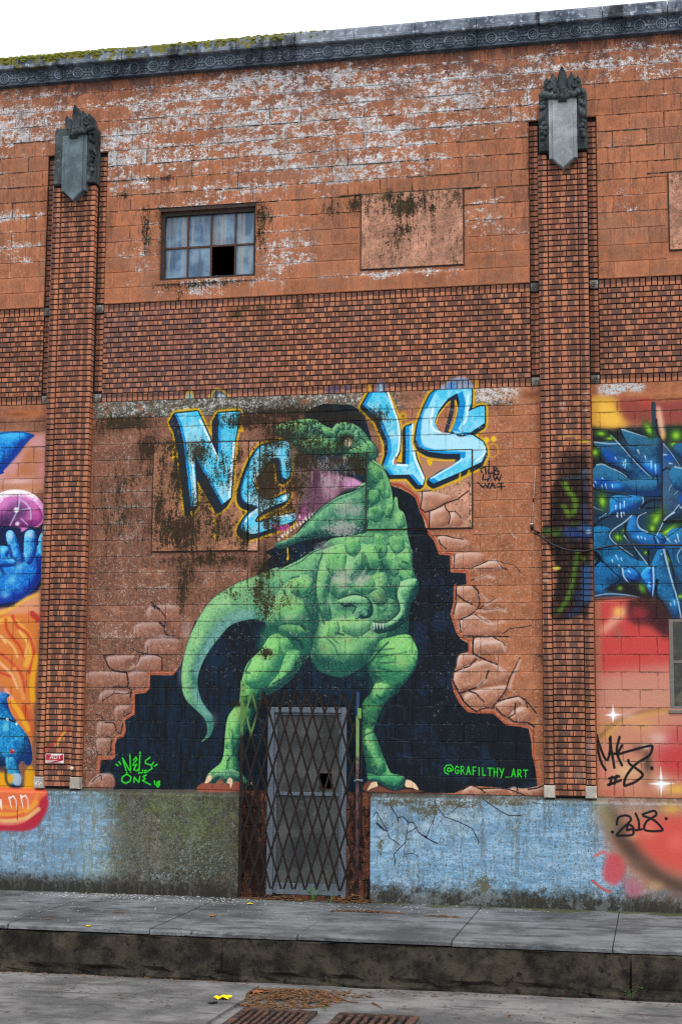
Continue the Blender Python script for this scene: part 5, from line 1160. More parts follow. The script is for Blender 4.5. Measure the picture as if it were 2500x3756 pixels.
# ------------------------------------------------------------------ materials
class NB:
    def __init__(s, name, rough=.85, spec=.25):
        s.m = bpy.data.materials.new(name)
        s.m.use_nodes = True
        s.t = s.m.node_tree
        s.b = s.t.nodes['Principled BSDF']
        s.b.inputs['Roughness'].default_value = rough
        s.b.inputs['Specular IOR Level'].default_value = spec
        s._pos = None

    def n(s, typ, **kw):
        nd = s.t.nodes.new('ShaderNode' + typ)
        for k, v in kw.items():
            setattr(nd, k, v)
        return nd

    def set(s, sock, v):
        if isinstance(v, bpy.types.NodeSocket):
            s.t.links.new(v, sock)
        elif isinstance(v, (tuple, list)) and len(v) == 3 and sock.type == 'RGBA':
            sock.default_value = (*v, 1)
        else:
            sock.default_value = v

    @property
    def pos(s):
        if s._pos is None:
            s._pos = s.n('NewGeometry').outputs['Position']
        return s._pos

    def math(s, op, a, b=0.0, c=None):
        nd = s.n('Math', operation=op)
        s.set(nd.inputs[0], a)
        s.set(nd.inputs[1], b)
        if c is not None:
            s.set(nd.inputs[2], c)
        return nd.outputs[0]

    def sep(s, v):
        nd = s.n('SeparateXYZ')
        s.set(nd.inputs[0], v)
        return nd.outputs

    def comb(s, x, y, z=0.0):
        nd = s.n('CombineXYZ')
        for i, v in enumerate((x, y, z)):
            s.set(nd.inputs[i], v)
        return nd.outputs[0]

    def noise(s, scale=5, detail=4, rough=.6, vec=None, stretch=None):
        v = vec if vec is not None else s.pos
        if stretch:
            mp = s.n('VectorMath', operation='MULTIPLY')
            s.set(mp.inputs[0], v)
            mp.inputs[1].default_value = stretch
            v = mp.outputs[0]
        nd = s.n('TexNoise')
        s.set(nd.inputs['Vector'], v)
        nd.inputs['Scale'].default_value = scale
        nd.inputs['Detail'].default_value = detail
        nd.inputs['Roughness'].default_value = rough
        return nd.outputs[0]

    def ramp(s, fac, a, b, lo=0.0, hi=1.0):
        nd = s.n('MapRange', interpolation_type='SMOOTHSTEP')
        s.set(nd.inputs[0], fac)
        for i, v in enumerate((a, b, lo, hi)):
            nd.inputs[i + 1].default_value = v
        return nd.outputs[0]

    def mix(s, fac, a, b, typ='MIX'):
        nd = s.n('Mix', data_type='RGBA', blend_type=typ)
        s.set(nd.inputs[0], fac)
        s.set(nd.inputs[6], a)
        s.set(nd.inputs[7], b)
        return nd.outputs[2]

    def scale(s, c, f):
        return s.mix(1.0, c, s.comb(f, f, f), 'MULTIPLY')

    def bump(s, h, strength=.3, dist=.01):
        nd = s.n('Bump')
        nd.inputs['Strength'].default_value = strength
        nd.inputs['Distance'].default_value = dist
        s.set(nd.inputs['Height'], h)
        s.t.links.new(nd.outputs[0], s.b.inputs['Normal'])

    def col(s, c):
        s.set(s.b.inputs['Base Color'], c)
        return s

    def paint(s):
        x, y, z = s.sep(s.pos)
        u = s.math('DIVIDE', s.math('SUBTRACT', x, TX0), TX1 - TX0)
        v = s.math('DIVIDE', s.math('SUBTRACT', z, TZ0), TZ1 - TZ0)
        nd = s.n('TexImage', image=img, extension='CLIP', interpolation='Linear')
        s.t.links.new(s.comb(u, v), nd.inputs[0])
        return nd.outputs[0], nd.outputs[1]


def lin(c):
    return tuple(((v / 255) / 12.92 if v / 255 <= .04045 else ((v / 255 + .055) / 1.055) ** 2.4) for v in c)


def painted(name, base, rough=.85, bscale=90, bstr=.35, bdist=.004):
    b = NB(name, rough)
    c, a = b.paint()
    nz = b.noise(3, 5)
    bc = b.mix(b.ramp(nz, .35, .65), tuple(v * .8 for v in lin(base)), lin(base))
    cc = b.mix(a, bc, c)
    f = b.noise(140, 3, .7)
    cc = b.scale(cc, b.ramp(f, .25, .75, .82, 1.14))
    b.col(cc)
    b.bump(b.noise(bscale, 5, .65), bstr, bdist)
    return b.m


M_block = painted('painted_block', (172, 102, 70))
M_mortar = painted('painted_mortar', (140, 84, 60))
M_lintel = painted('weathered_lintel', (150, 92, 66), bscale=40, bstr=.6, bdist=.008)
M_plinth = painted('painted_plinth', (122, 160, 190), bscale=30, bstr=.4, bdist=.006)
M_ply = painted('plywood', (176, 126, 102), bscale=60, bstr=.5, bdist=.004)

# wire-cut brick: smooth orange ends, scored brown middle, kiln colours differ from brick to brick
b = NB('wirecut_brick', .8)
uv = b.n('UVMap', uv_map='uv').outputs[0]
rn = b.n('UVMap', uv_map='rnd').outputs[0]
u, v, _ = b.sep(uv)
r1, r2, _ = b.sep(rn)
hw = b.math('MULTIPLY_ADD', r2, .14, .2)
h1 = b.math('FRACT', b.math('MULTIPLY', r1, 91.7))
h2 = b.math('FRACT', b.math('MULTIPLY', r2, 57.3))
dd = b.math('SUBTRACT', b.math('ABSOLUTE', b.math('SUBTRACT', u, r1)), hw)
dark = b.ramp(dd, -.02, .03, 1, 0)
big = b.noise(.9, 3)
org = b.mix(b.ramp(big, .35, .65), lin((184, 120, 86)), lin((160, 106, 84)))
org = b.mix(b.math('MULTIPLY', b.ramp(h1, .4, 1), .6), org, lin((156, 96, 76)))
drk = b.mix(h2, lin((128, 84, 66)), lin((110, 79, 70)))
drk = b.mix(b.ramp(h1, .6, 1), drk, lin((146, 92, 70)))
wv = b.math('SINE', b.math('MULTIPLY', u, 150.0))
drk = b.scale(drk, b.ramp(wv, -.8, .9, .72, 1.14))
cc = b.mix(dark, org, drk)
cc = b.scale(cc, b.math('MULTIPLY_ADD', h2, .24, .88))
cc = b.mix(b.math('MULTIPLY', b.ramp(b.noise(1.6, 5, .65, stretch=(1.4, 1, .5)), .5, .68), .5), cc, lin((74, 54, 46)))
cc = b.scale(cc, b.ramp(b.noise(60, 4), .3, .7, .85, 1.12))
ic, ia = b.paint()
cc = b.mix(b.math('MULTIPLY', ia, .92), cc, ic)
b.col(cc)
b.bump(b.math('MULTIPLY', wv, dark), .5, .003)
M_brick = b.m

b = NB('dark_mortar', .95)
ic, ia = b.paint()
cc = b.mix(b.noise(9, 4), lin((24, 19, 18)), lin((50, 39, 34)))
b.col(b.mix(b.math('MULTIPLY', ia, .3), cc, ic))
b.bump(b.noise(120), .4, .003)
M_bmortar = b.m


def stone_mat(name, lo, hi, moss=0.0, stain=.5, spot=.7):
    b = NB(name, .9)
    n1 = b.noise(2.2, 6, .65)
    cc = b.mix(b.ramp(n1, .38, .62), lin(lo), lin(hi))
    cc = b.mix(b.math('MULTIPLY', b.ramp(b.noise(14, 5, .7), .52, .66), spot), cc, lin(tuple(min(255, v * 1.35 + 20) for v in hi)))
    st = b.ramp(b.noise(5, 5, .65, stretch=(1, 1, .25)), .48, .66)
    cc = b.mix(b.math('MULTIPLY', st, stain), cc, lin((34, 36, 40)))
    if moss:
        x, y, z = b.sep(b.pos)
        mk = b.math('ADD', b.noise(6, 6, .7), b.math('MULTIPLY', b.ramp(z, 9.32, 9.5), .12))
        mk = b.math('SUBTRACT', mk, b.ramp(x, -5.2, -3.4, 0, .26))
        mk = b.ramp(mk, .52, .58)
        mc = b.mix(b.noise(22, 3), lin((70, 76, 22)), lin((132, 124, 34)))
        cc = b.mix(b.math('MULTIPLY', mk, moss), cc, mc)
    b.col(cc)
    b.bump(b.noise(40, 6, .7), .6, .008)
    return b.m


M_cap = stone_mat('cornice_stone', (74, 84, 98), (126, 134, 144), moss=.92, stain=.9)
M_frieze = stone_mat('frieze_stone', (58, 68, 80), (88, 98, 110), stain=.5, spot=.3)
M_carve = stone_mat('worn_carving', (66, 78, 90), (112, 124, 136), stain=.8, spot=.5)
M_orn = stone_mat('carved_stone', (38, 44, 47), (78, 86, 88), stain=.6, spot=.4)
M_shield = stone_mat('shield_stone', (132, 138, 142), (166, 170, 172), stain=.3, spot=.12)
M_shield_d = stone_mat('dark_shield_stone', (84, 96, 104), (112, 126, 134), stain=.35, spot=.12)
M_stub = stone_mat('base_stone', (160, 152, 142), (186, 178, 168), stain=.25)
M_tile = stone_mat('rosette_stone', (70, 66, 62), (124, 120, 114), stain=.5)

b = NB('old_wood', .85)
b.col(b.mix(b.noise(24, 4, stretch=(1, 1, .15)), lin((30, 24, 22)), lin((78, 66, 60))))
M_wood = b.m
b = NB('rusty_muntin', .8)
b.col(b.mix(b.noise(30, 4), lin((52, 34, 30)), lin((96, 70, 60))))
M_munt = b.m
b = NB('dirty_sky_tint_glass', .22, .5)
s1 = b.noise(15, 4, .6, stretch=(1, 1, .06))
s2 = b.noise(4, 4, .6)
cc = b.mix(b.ramp(s2, .35, .7), lin((46, 80, 114)), lin((108, 140, 164)))  # blue base colour puts the sky's reflection into the panes
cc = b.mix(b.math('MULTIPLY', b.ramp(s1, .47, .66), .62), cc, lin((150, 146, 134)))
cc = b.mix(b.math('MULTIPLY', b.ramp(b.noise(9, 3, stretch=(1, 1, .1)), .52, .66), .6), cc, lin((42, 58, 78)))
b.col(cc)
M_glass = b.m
b = NB('dark_glass', .15, .5)
b.col(b.mix(b.ramp(b.noise(5, 4), .45, .7), lin((30, 34, 34)), lin((96, 92, 70))))
M_glass2 = b.m
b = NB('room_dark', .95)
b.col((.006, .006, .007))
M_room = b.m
b = NB('worn_aluminium', .55, .4)
cc = b.mix(b.noise(18, 4, stretch=(1, 1, .2)), lin((84, 95, 108)), lin((124, 134, 146)))
cc = b.mix(b.math('MULTIPLY', b.ramp(b.noise(30, 5), .55, .68), .6), cc, lin((70, 70, 72)))
b.col(cc)
M_alu = b.m
b = NB('dusty_door_panel', .5, .35)
cc = b.mix(b.ramp(b.noise(2.5, 4), .35, .65), lin((58, 61, 62)), lin((94, 96, 94)))
b.col(b.scale(cc, b.ramp(b.noise(60, 3), .3, .7, .86, 1.1)))
M_panel = b.m
b = NB('rusty_steel', .75, .3)
cc = b.mix(b.ramp(b.noise(16, 5), .35, .65), lin((14, 11, 10)), lin((36, 24, 20)))
x, y, z = b.sep(b.pos)
gp = b.math('MULTIPLY', b.ramp(z, .62, .74), b.ramp(x, -4.76, -4.68, 1, 0))
cc = b.mix(b.math('MULTIPLY', gp, .7), cc, lin((98, 142, 80)))
b.col(cc)
M_rust = b.m
b = NB('painted_post', .7, .3)
x, y, z = b.sep(b.pos)
cc = b.mix(b.ramp(b.noise(16, 5), .35, .65), lin((58, 42, 42)), lin((98, 74, 76)))
cc = b.mix(b.math('MULTIPLY', b.ramp(b.math('ADD', z, b.math('MULTIPLY', b.noise(8), .6)), .65, .85), .7), cc, lin((104, 146, 88)))
cc = b.mix(b.ramp(b.math('ADD', z, b.math('MULTIPLY', b.noise(8), .1)), .92, .98), cc, lin((24, 52, 84)))
b.col(cc)
M_post = b.m
b = NB('green_overspray_steel', .7, .3)
b.col(b.mix(b.noise(20, 4), lin((84, 128, 72)), lin((118, 168, 92))))
M_gsteel = b.m


def concrete(name, lo, hi, dark=.5, moss=None, bs=.5, dk=(36, 34, 34), sc=1.0, flow=None):
    b = NB(name, .92)
    cc = b.mix(b.ramp(b.noise(1.3 * sc, 6, .65), .36, .64), lin(lo), lin(hi))
    cc = b.mix(b.math('MULTIPLY', b.ramp(b.noise(4.5 * sc, 6, .7, stretch=flow), .5, .66), dark), cc, lin(dk))
    cc = b.mix(b.math('MULTIPLY', b.ramp(b.noise(70, 3, .8), .6, .72), .35), cc, lin(tuple(min(255, v + 60) for v in hi)))
    cc = b.scale(cc, b.ramp(b.noise(160, 3, .7), .25, .75, .75, 1.25))
    ck = b.ramp(b.math('ABSOLUTE', b.math('SUBTRACT', b.noise(1.1, 5, .55), .5)), .0, .005, 1, 0)
    ck = b.math('MULTIPLY', ck, b.ramp(b.noise(.5, 2), .5, .56))
    cc = b.mix(b.math('MULTIPLY', ck, .8), cc, lin((26, 25, 23)))
    if moss:
        x, y, z = b.sep(b.pos)
        mk = b.math('ADD', b.noise(3.5, 6, .7), b.ramp(y, moss[0], moss[1], -.2, .16))
        mk = b.math('ADD', mk, b.ramp(x, -4.5, -1.2, -.05, .05))
        cc = b.mix(b.math('MULTIPLY', b.ramp(mk, .52, .64), .85), cc, lin((66, 70, 34)))
    b.col(cc)
    b.bump(b.noise(50, 6, .75), bs, .01)
    return b.m


M_walk = concrete('sidewalk_concrete', (76, 78, 80), (122, 125, 128), .7, (-.75, -.02), dk=(44, 44, 44), flow=(.4, 1.5, 1))
M_curb = concrete('stained_curb', (24, 22, 19), (66, 60, 50), .92, None, .9, (12, 11, 10), 2.2)
M_street = concrete('street_concrete', (88, 87, 87), (132, 130, 129), .65, None, .8, (62, 61, 62), flow=(.35, 2.0, 1))
M_groove = concrete('joint_dirt', (52, 50, 44), (70, 66, 56), .3)
b = NB('cast_iron', .7, .4)
b.col(b.mix(b.ramp(b.noise(14, 5), .4, .62), lin((46, 40, 38)), lin((96, 66, 52))))
b.bump(b.noise(70), .5, .004)
M_iron = b.m


def plain(name, c, rough=.7, var=.25, sc=30, spec=.3):
    b = NB(name, rough, spec)
    b.col(b.mix(b.noise(sc, 4), tuple(v * (1 - var) for v in lin(c)), tuple(min(1, v * (1 + var)) for v in lin(c))))
    return b.m


M_moss = plain('moss_green', (108, 112, 34), .95, .45, 40)
M_yleaf = plain('yellow_leaf', (224, 206, 24), .6, .2)
M_bleaf = plain('brown_leaf', (150, 92, 54), .8, .35)
M_litter = plain('leaf_litter', (108, 78, 52), .9, .5, 25)
M_weed = plain('weed_green', (66, 118, 40), .6, .3)
M_cable = plain('cable_black', (34, 36, 42), .5, .2)
M_white = plain('white_wire', (196, 192, 186), .6, .15)
M_chip = plain('paint_chip', (206, 206, 204), .8, .1)
M_red = plain('sign_red', (176, 44, 60), .6, .15)
M_sgnw = plain('sign_white', (222, 214, 212), .6, .08)
M_cream = plain('cream_plastic', (220, 210, 176), .5, .1)
M_steelw = plain('rusty_white_steel', (112, 106, 100), .7, .25, 20)
# ------------------------------------------------------------------ mesh helpers
class MB:
    def __init__(s):
        s.v, s.f, s.uv, s.rn = [], [], [], []

    def add(s, vs, fs):
        k = len(s.v)
        s.v += vs
        s.f += [tuple(i + k for i in f) for f in fs]
        return s

    def box(s, x0, x1, y0, y1, z0, z1):
        return s.add([(x, y, z) for x in (x0, x1) for y in (y0, y1) for z in (z0, z1)],
                     [(0, 1, 3, 2), (4, 6, 7, 5), (0, 4, 5, 1), (2, 3, 7, 6), (0, 2, 6, 4), (1, 5, 7, 3)])

    def cbox(s, x0, x1, y0, y1, z0, z1, c=.005, back=True):
        """box whose front (y0 side) edges are chamfered"""
        vs = [(x0, y1, z0), (x1, y1, z0), (x1, y1, z1), (x0, y1, z1), (x0, y0 + c, z0), (x1, y0 + c, z0), (x1, y0 + c, z1), (x0, y0 + c, z1),
              (x0 + c, y0, z0 + c), (x1 - c, y0, z0 + c), (x1 - c, y0, z1 - c), (x0 + c, y0, z1 - c)]
        fs = [(8, 9, 10, 11)]
        for i in range(4):
            j = (i + 1) % 4
            fs += [(4 + i, 4 + j, 8 + j, 8 + i), (i, j, 4 + j, 4 + i)]
        if back:
            fs.append((3, 2, 1, 0))
        return s.add(vs, fs)

    def prism(s, poly, y0, y1, c=0.0):
        """polygon in x,z pushed from y1 (back) to y0 (front), front edge drawn in by c"""
        n = len(poly)
        cx = sum(p[0] for p in poly) / n; cz = sum(p[1] for p in poly) / n
        vs = [(x, y1, z) for x, z in poly] + [(x, y0 + c, z) for x, z in poly]
        fs = [(i, (i + 1) % n, n + (i + 1) % n, n + i) for i in range(n)]
        if c:
            def inn(x, z):
                d = math.hypot(x - cx, z - cz) + 1e-6
                k = 1 - c / d
                return (cx + (x - cx) * k, y0, cz + (z - cz) * k)
            vs += [inn(x, z) for x, z in poly]
            fs += [(n + i, n + (i + 1) % n, 2 * n + (i + 1) % n, 2 * n + i) for i in range(n)]
            fs.append(tuple(2 * n + i for i in range(n)))
        else:
            fs.append(tuple(n + i for i in range(n)))
        fs.append(tuple(reversed(range(n))))
        return s.add(vs, fs)

    def extr(s, prof, x0, x1):
        """y,z profile swept along x with closed ends"""
        n = len(prof)
        vs = [(x0, y, z) for y, z in prof] + [(x1, y, z) for y, z in prof]
        fs = [(i, (i + 1) % n, n + (i + 1) % n, n + i) for i in range(n)]
        return s.add(vs, fs + [tuple(reversed(range(n))), tuple(range(n, 2 * n))])

    def ball(s, x, y, z, r, ry=None, rz=None, n=8, m=5):
        ry = ry or r; rz = rz or r
        vs = [(x, y, z + rz)]
        for i in range(1, m):
            a = math.pi * i / m
            for j in range(n):
                t = 2 * math.pi * j / n
                vs.append((x + r * math.sin(a) * math.cos(t), y + ry * math.sin(a) * math.sin(t), z + rz * math.cos(a)))
        vs.append((x, y, z - rz))
        fs = [(0, 1 + j, 1 + (j + 1) % n) for j in range(n)]
        for i in range(m - 2):
            for j in range(n):
                a = 1 + i * n
                fs.append((a + j, a + n + j, a + n + (j + 1) % n, a + (j + 1) % n))
        e = len(vs) - 1
        a = 1 + (m - 2) * n
        fs += [(a + (j + 1) % n, a + j, e) for j in range(n)]
        return s.add(vs, fs)

    def tube(s, pts, r, n=8, r2=None):
        pts = [Vector(p) for p in pts]
        vs, fs = [], []
        for i, p in enumerate(pts):
            d = (pts[min(i + 1, len(pts) - 1)] - pts[max(i - 1, 0)]).normalized()
            a = d.cross(Vector((0, 0, 1)))
            if a.length < .05:
                a = d.cross(Vector((0, 1, 0)))
            a.normalize()
            q = d.cross(a)
            rr = r if r2 is None else r + (r2 - r) * i / (len(pts) - 1)
            for j in range(n):
                t = 2 * math.pi * j / n
                vs.append(tuple(p + a * math.cos(t) * rr + q * math.sin(t) * rr))
        for i in range(len(pts) - 1):
            for j in range(n):
                fs.append((i * n + j, i * n + (j + 1) % n, (i + 1) * n + (j + 1) % n, (i + 1) * n + j))
        fs.append(tuple(reversed(range(n))))
        fs.append(tuple(range((len(pts) - 1) * n, len(pts) * n)))
        return s.add(vs, fs)

    def mesh(s, name, mat, smooth=False):
        me = bpy.data.meshes.new(name)
        me.from_pydata(s.v, [], s.f)
        if s.uv:
            for nm, dat in (('uv', s.uv), ('rnd', s.rn)):
                l = me.uv_layers.new(name=nm)
                idx = np.empty(len(me.loops), np.int32)
                me.loops.foreach_get('vertex_index', idx)
                l.data.foreach_set('uv', np.array(dat, np.float32)[idx].ravel())
        me.materials.append(mat)
        if smooth:
            me.polygons.foreach_set('use_smooth', [True] * len(me.polygons))
        me.update()
        return me

    def obj(s, name, mat, parent=None, smooth=False, fix=True):
        me = s.mesh(name, mat, smooth)
        if fix:
            import bmesh
            bm = bmesh.new(); bm.from_mesh(me)
            bmesh.ops.recalc_face_normals(bm, faces=bm.faces)
            bm.to_mesh(me); bm.free()
        return link(name, me, parent)


def link(name, me, parent=None, loc=None):
    o = bpy.data.objects.new(name, me)
    col.objects.link(o)
    if parent:
        o.parent = parent
    if loc:
        o.location = loc
    return o


def empty(name, loc):
    o = bpy.data.objects.new(name, None)
    col.objects.link(o)
    o.location = loc
    return o


def tag(o, label=None, cat=None, group=None, kind=None):
    for k, v in (('label', label), ('category', cat), ('group', group), ('kind', kind)):
        if v:
            o[k] = v
    return o


def in_view(x, y, z):
    d = Vector((x, y, z)) - CAM
    f = d.dot(fwd)
    if f <= 0:
        return None
    return 1250 + FOC * d.dot(rgt) / f, 1878 - FOC * d.dot(upv) / f, f


# pieces gathered first, the 300 that show largest become objects of their own, the rest one mesh
class Pieces:
    def __init__(s, name, mat, parent_root, rest, keep=300):
        s.name, s.mat, s.root, s.rest, s.keep = name, mat, parent_root, rest, keep
        s.items = []

    def put(s, parent, x, z, w, h, y, d, c, r=None):
        s.items.append((parent, x, z, w, h, y, d, c, r))

    def score(s, it):
        p, x, z, w, h, y, d, c, r = it
        q = in_view(x, y, z)
        if q is None or not (0 < q[0] < 2500 and 0 < q[1] < 3756):
            return 0
        return w * h / q[2] ** 2

    def rand(s, w, h):
        if h > w:
            return (random.uniform(.66, .8), random.random())
        if w < .125:
            return (random.uniform(.18, .36), random.random())
        if random.random() < .1:
            return (random.uniform(.2, .8), random.random())
        return (random.uniform(.4, .6), random.random())

    def build(s, uv=False):
        order = sorted(range(len(s.items)), key=lambda i: -s.score(s.items[i]))
        single = set(order[:s.keep])
        cache = {}
        J = MB()
        for i, it in enumerate(s.items):
            p, x, z, w, h, y, d, c, r = it
            if i in single:
                k = random.randrange(14)
                key = (round(w, 3), round(h, 3), round(d, 3), k if uv else 0)
                if key not in cache:
                    m = MB(); m.cbox(-w / 2, w / 2, 0, d, -h / 2, h / 2, c, False)
                    if uv:
                        m.uv = [((a + w / 2) / w, (e + h / 2) / h) for a, b_, e in m.v]
                        if h > w:
                            m.uv = [((e + h / 2) / h, (a + w / 2) / w) for a, b_, e in m.v]
                        rr = s.rand(w, h)
                        m.rn = [rr] * len(m.v)
                    cache[key] = m.mesh(s.name, s.mat)
                link(s.name, cache[key], p, (x, y, z))
            else:
                n0 = len(J.v)
                J.cbox(x - w / 2, x + w / 2, y, y + d, z - h / 2, z + h / 2, c, False)
                if uv:
                    vv = J.v[n0:]
                    if h > w:
                        J.uv += [((e - z + h / 2) / h, (a - x + w / 2) / w) for a, b_, e in vv]
                    else:
                        J.uv += [((a - x + w / 2) / w, (e - z + h / 2) / h) for a, b_, e in vv]
                    J.rn += [s.rand(w, h)] * len(vv)
        if J.v:
            o = J.obj(s.rest, s.mat, s.root, fix=False)
            o['kind'] = 'stuff'


# ------------------------------------------------------------------ setting: street, kerb, sidewalk
m = MB().box(-160, 160, -220, CURB_Y + .3, STREET_Z - .3, STREET_Z)
street = tag(m.obj('street', M_street), 'grey concrete street and gutter below the high kerb', 'street', kind='structure')
# low gutter slabs on the street (their joints and the torn edge by the drains)
sx = [-14.0, -8.6, -3.86]
for i in range(2):
    m = MB()
    x0, x1 = sx[i] + .006, sx[i + 1] - .006
    m.prism([(x0, -3.0), (x1, -3.02), (x1 - .02, -3.4), (x1 + .04, -3.7), (x1 + .01, -4.3), (x1 + .0, -5.6), (x0, -5.6)], 0, 1)
    m.v = [(x, z, STREET_Z + (.028 if y < .5 else -.05)) for x, y, z in m.v]
    m.obj('gutter_slab', M_street, street)
m = MB()
m.prism([(-1.95, -3.0), (4.6, -2.95), (4.6, -5.6), (-1.95, -5.6), (-2.0, -4.4), (-1.9, -3.6)], 0, 1)
m.v = [(x, z, STREET_Z + (.014 if y < .5 else -.05)) for x, y, z in m.v]
m.obj('gutter_slab', M_street, street)

m = MB().box(-40, 40, CURB_Y + .1, .4, SIDE_Z - .42, SIDE_Z - .012)
walk = tag(m.obj('sidewalk', M_groove), 'grey concrete sidewalk of square slabs along the mural wall', 'sidewalk', kind='structure')
xs_ = [-11.29 + 1.546 * k for k in range(0, 10)]
for i in range(len(xs_) - 1):
    x0, x1 = xs_[i] + .006, xs_[i + 1] - .006
    t = .003 * random.uniform(-1, 1)
    n = 22
    vs, fs = [], []
    for k in range(n + 1):
        x = x0 + (x1 - x0) * k / n
        w = random.uniform(-.006, .006) + (random.uniform(.01, .03) if random.random() < .1 else 0)
        zz = SIDE_Z + t
        vs += [(x, -.005, zz), (x, CURB_Y + .05, zz), (x, CURB_Y + .012 + w, zz - .004), (x, CURB_Y - .004 + w, zz - .018), (x, CURB_Y - .002 + w * .5, zz - .05), (x, -.005, zz - .06)]
    for k in range(n):
        for j in range(6):
            fs.append((k * 6 + j, k * 6 + (j + 1) % 6, (k + 1) * 6 + (j + 1) % 6, (k + 1) * 6 + j))
    fs += [tuple(reversed(range(6))), tuple(range(n * 6, n * 6 + 6))]
    MB().add(vs, fs).obj('slab', M_walk, walk)
for x0, x1 in ((-40, xs_[0]), (xs_[-1], 40)):
    m = MB(); m.box(x0 + .005, x1 - .005, CURB_Y, -.005, SIDE_Z - .06, SIDE_Z - .001); m.obj('slab', M_walk, walk)

kerb = MB()
kerb.box(-40, 40, CURB_Y + .05, CURB_Y + .09, STREET_Z - .2, SIDE_Z - .065)
kerb = tag(kerb.obj('curb', M_groove), 'high dark-stained concrete kerb between sidewalk and street', 'curb', kind='structure')
cx_ = [-40, -9.6, -4.33, -.30, 40]
for i in range(4):
    x0, x1 = cx_[i] + .006, cx_[i + 1] - .006
    n = max(2, int((min(x1, 6) - max(x0, -12)) / .12))
    dy = -.03 if i == 3 else 0
    prof = [(.18, -.062), (.03, -.062), (.008, -.064), (0, -.075), (-.015, -.2), (-.03, -.36), (-.02, -.41), (-.045, -.45), (-.045, -.56), (.18, -.56)]
    vs, fs = [], []
    for k in range(n + 1):
        x = x0 + (x1 - x0) * k / n
        for j, (a, c_) in enumerate(prof):
            w = .008 * math.sin(x * 3.1 + j) + .008 * math.sin(x * 9.7 + 2 * j) + random.uniform(-.007, .007)
            if j in (0, 9): w = 0
            if j in (1,): w *= .3
            if j in (6, 7): w *= 2.4
            if 0 < k < n and j in (2, 3) and random.random() < .12: w += .016
            xx = x + (.0 if k not in (0, n) else (.02 * math.sin(j * 1.7)) * (1 if i in (1, 2) else 0)) * (1 if k == 0 else -1) * .6
            vs.append((xx, CURB_Y + a + w + dy * (1 if j in range(1, 9) else 0), SIDE_Z + c_ + (w * .4 if j in (5, 6) else 0)))
    q = len(prof)
    for k in range(n):
        for j in range(q):
            fs.append((k * q + j, k * q + (j + 1) % q, (k + 1) * q + (j + 1) % q, (k + 1) * q + j))
    fs += [tuple(reversed(range(q))), tuple(range(n * q, n * q + q))]
    MB().add(vs, fs).obj('curb_section', M_curb, kerb)

# ------------------------------------------------------------------ the building
bld = tag(empty('warehouse_building', (0, 0, 0)), 'old orange painted block and brick warehouse wall covered with a green dinosaur mural', 'building')
WIN = (-6.095, -4.835, 6.36, 7.27)
DOOR = (-4.6, -3.625, SIDE_Z, 1.0)
SWIN = (.14, 1.45, 1.0, 2.03)
HOLES = [WIN, DOOR, SWIN]


def sheet_minus(m, x0, x1, z0, z1, holes, y):
    xs = sorted({x0, x1, *[h[i] for h in holes for i in (0, 1) if x0 < h[i] < x1]})
    zs = sorted({z0, z1, *[h[i] for h in holes for i in (2, 3) if z0 < h[i] < z1]})
    for a, b_ in zip(xs[:-1], xs[1:]):
        for c_, d in zip(zs[:-1], zs[1:]):
            cx, cz = (a + b_) / 2, (c_ + d) / 2
            if any(h[0] < cx < h[1] and h[2] < cz < h[3] for h in holes):
                continue
            m.add([(a, y, c_), (b_, y, c_), (b_, y, d), (a, y, d)], [(0, 1, 2, 3)])


m = MB()
sheet_minus(m, XL, XR, SIDE_Z - .3, 9.2, HOLES, .048)
wallo = m
for h in HOLES:
    for a in ((h[0], h[2], h[1], h[2]), (h[1], h[2], h[1], h[3]), (h[1], h[3], h[0], h[3]), (h[0], h[3], h[0], h[2])):
        m.add([(a[0], .048, a[1]), (a[2], .048, a[3]), (a[2], .25, a[3]), (a[0], .25, a[1])], [(0, 1, 2, 3)])
sheet_minus(m, XL, XR, SIDE_Z - .3, 9.2, HOLES, .25)
m.add([(XL, .048, 9.2), (XR, .048, 9.2), (XR, .25, 9.2), (XL, .25, 9.2)], [(0, 1, 2, 3)])
wall = m.obj('block_wall', M_mortar, bld, fix=False)
# mortar between blocks sits just behind their faces
mz = []
m = MB()
bz = [(XL, XR, BAND0 - .004, BAND1 + .004)] + [(c - SW, c + SW, BAND0, 8.12) for c in PIL] + HOLES
sheet_minus(m, XL, XR, SIDE_Z - .2, 9.1, bz, .007)
m.obj('mortar', M_mortar, bld, fix=False)
# side reveals where the wall steps back to the strips
for c in PIL:
    m = MB()
    for sx_, x in ((1, c - SW), (-1, c + SW)):
        m.box(min(x, x - sx_ * .004), max(x, x - sx_ * .004), .004, .05, BAND1, 8.12)
    m.box(c - SW, c + SW, .004, .05, 8.116, 8.12)
    m.obj('strip_reveal', M_bmortar, bld)


bricks = Pieces('brick', M_brick, bld, 'brickwork')
blocks = Pieces('block', M_block, bld, 'blockwork')
BL = .4064
cuts_lo = [(-6.12, -4.73, 2.87, 4.25), (-3.412, -2.108, 3.08, 4.07), (DOOR[0], DOOR[1], -2, 1.0), (SWIN[0], SWIN[1], 1.0, 2.03), (.1, 1.4, 3.1, 4.09)]
cuts_up = [(-6.1, -4.83, 6.31, 7.3), (-3.492, -2.198, 6.34, 7.31), (.233, 1.52, 6.38, 7.35)]
for c in PIL:
    cuts_lo.append((c - PW - .004, c + PW + .004, -2, 5))
    cuts_up.append((c - SW - .003, c + SW + .003, 5, 8.12))


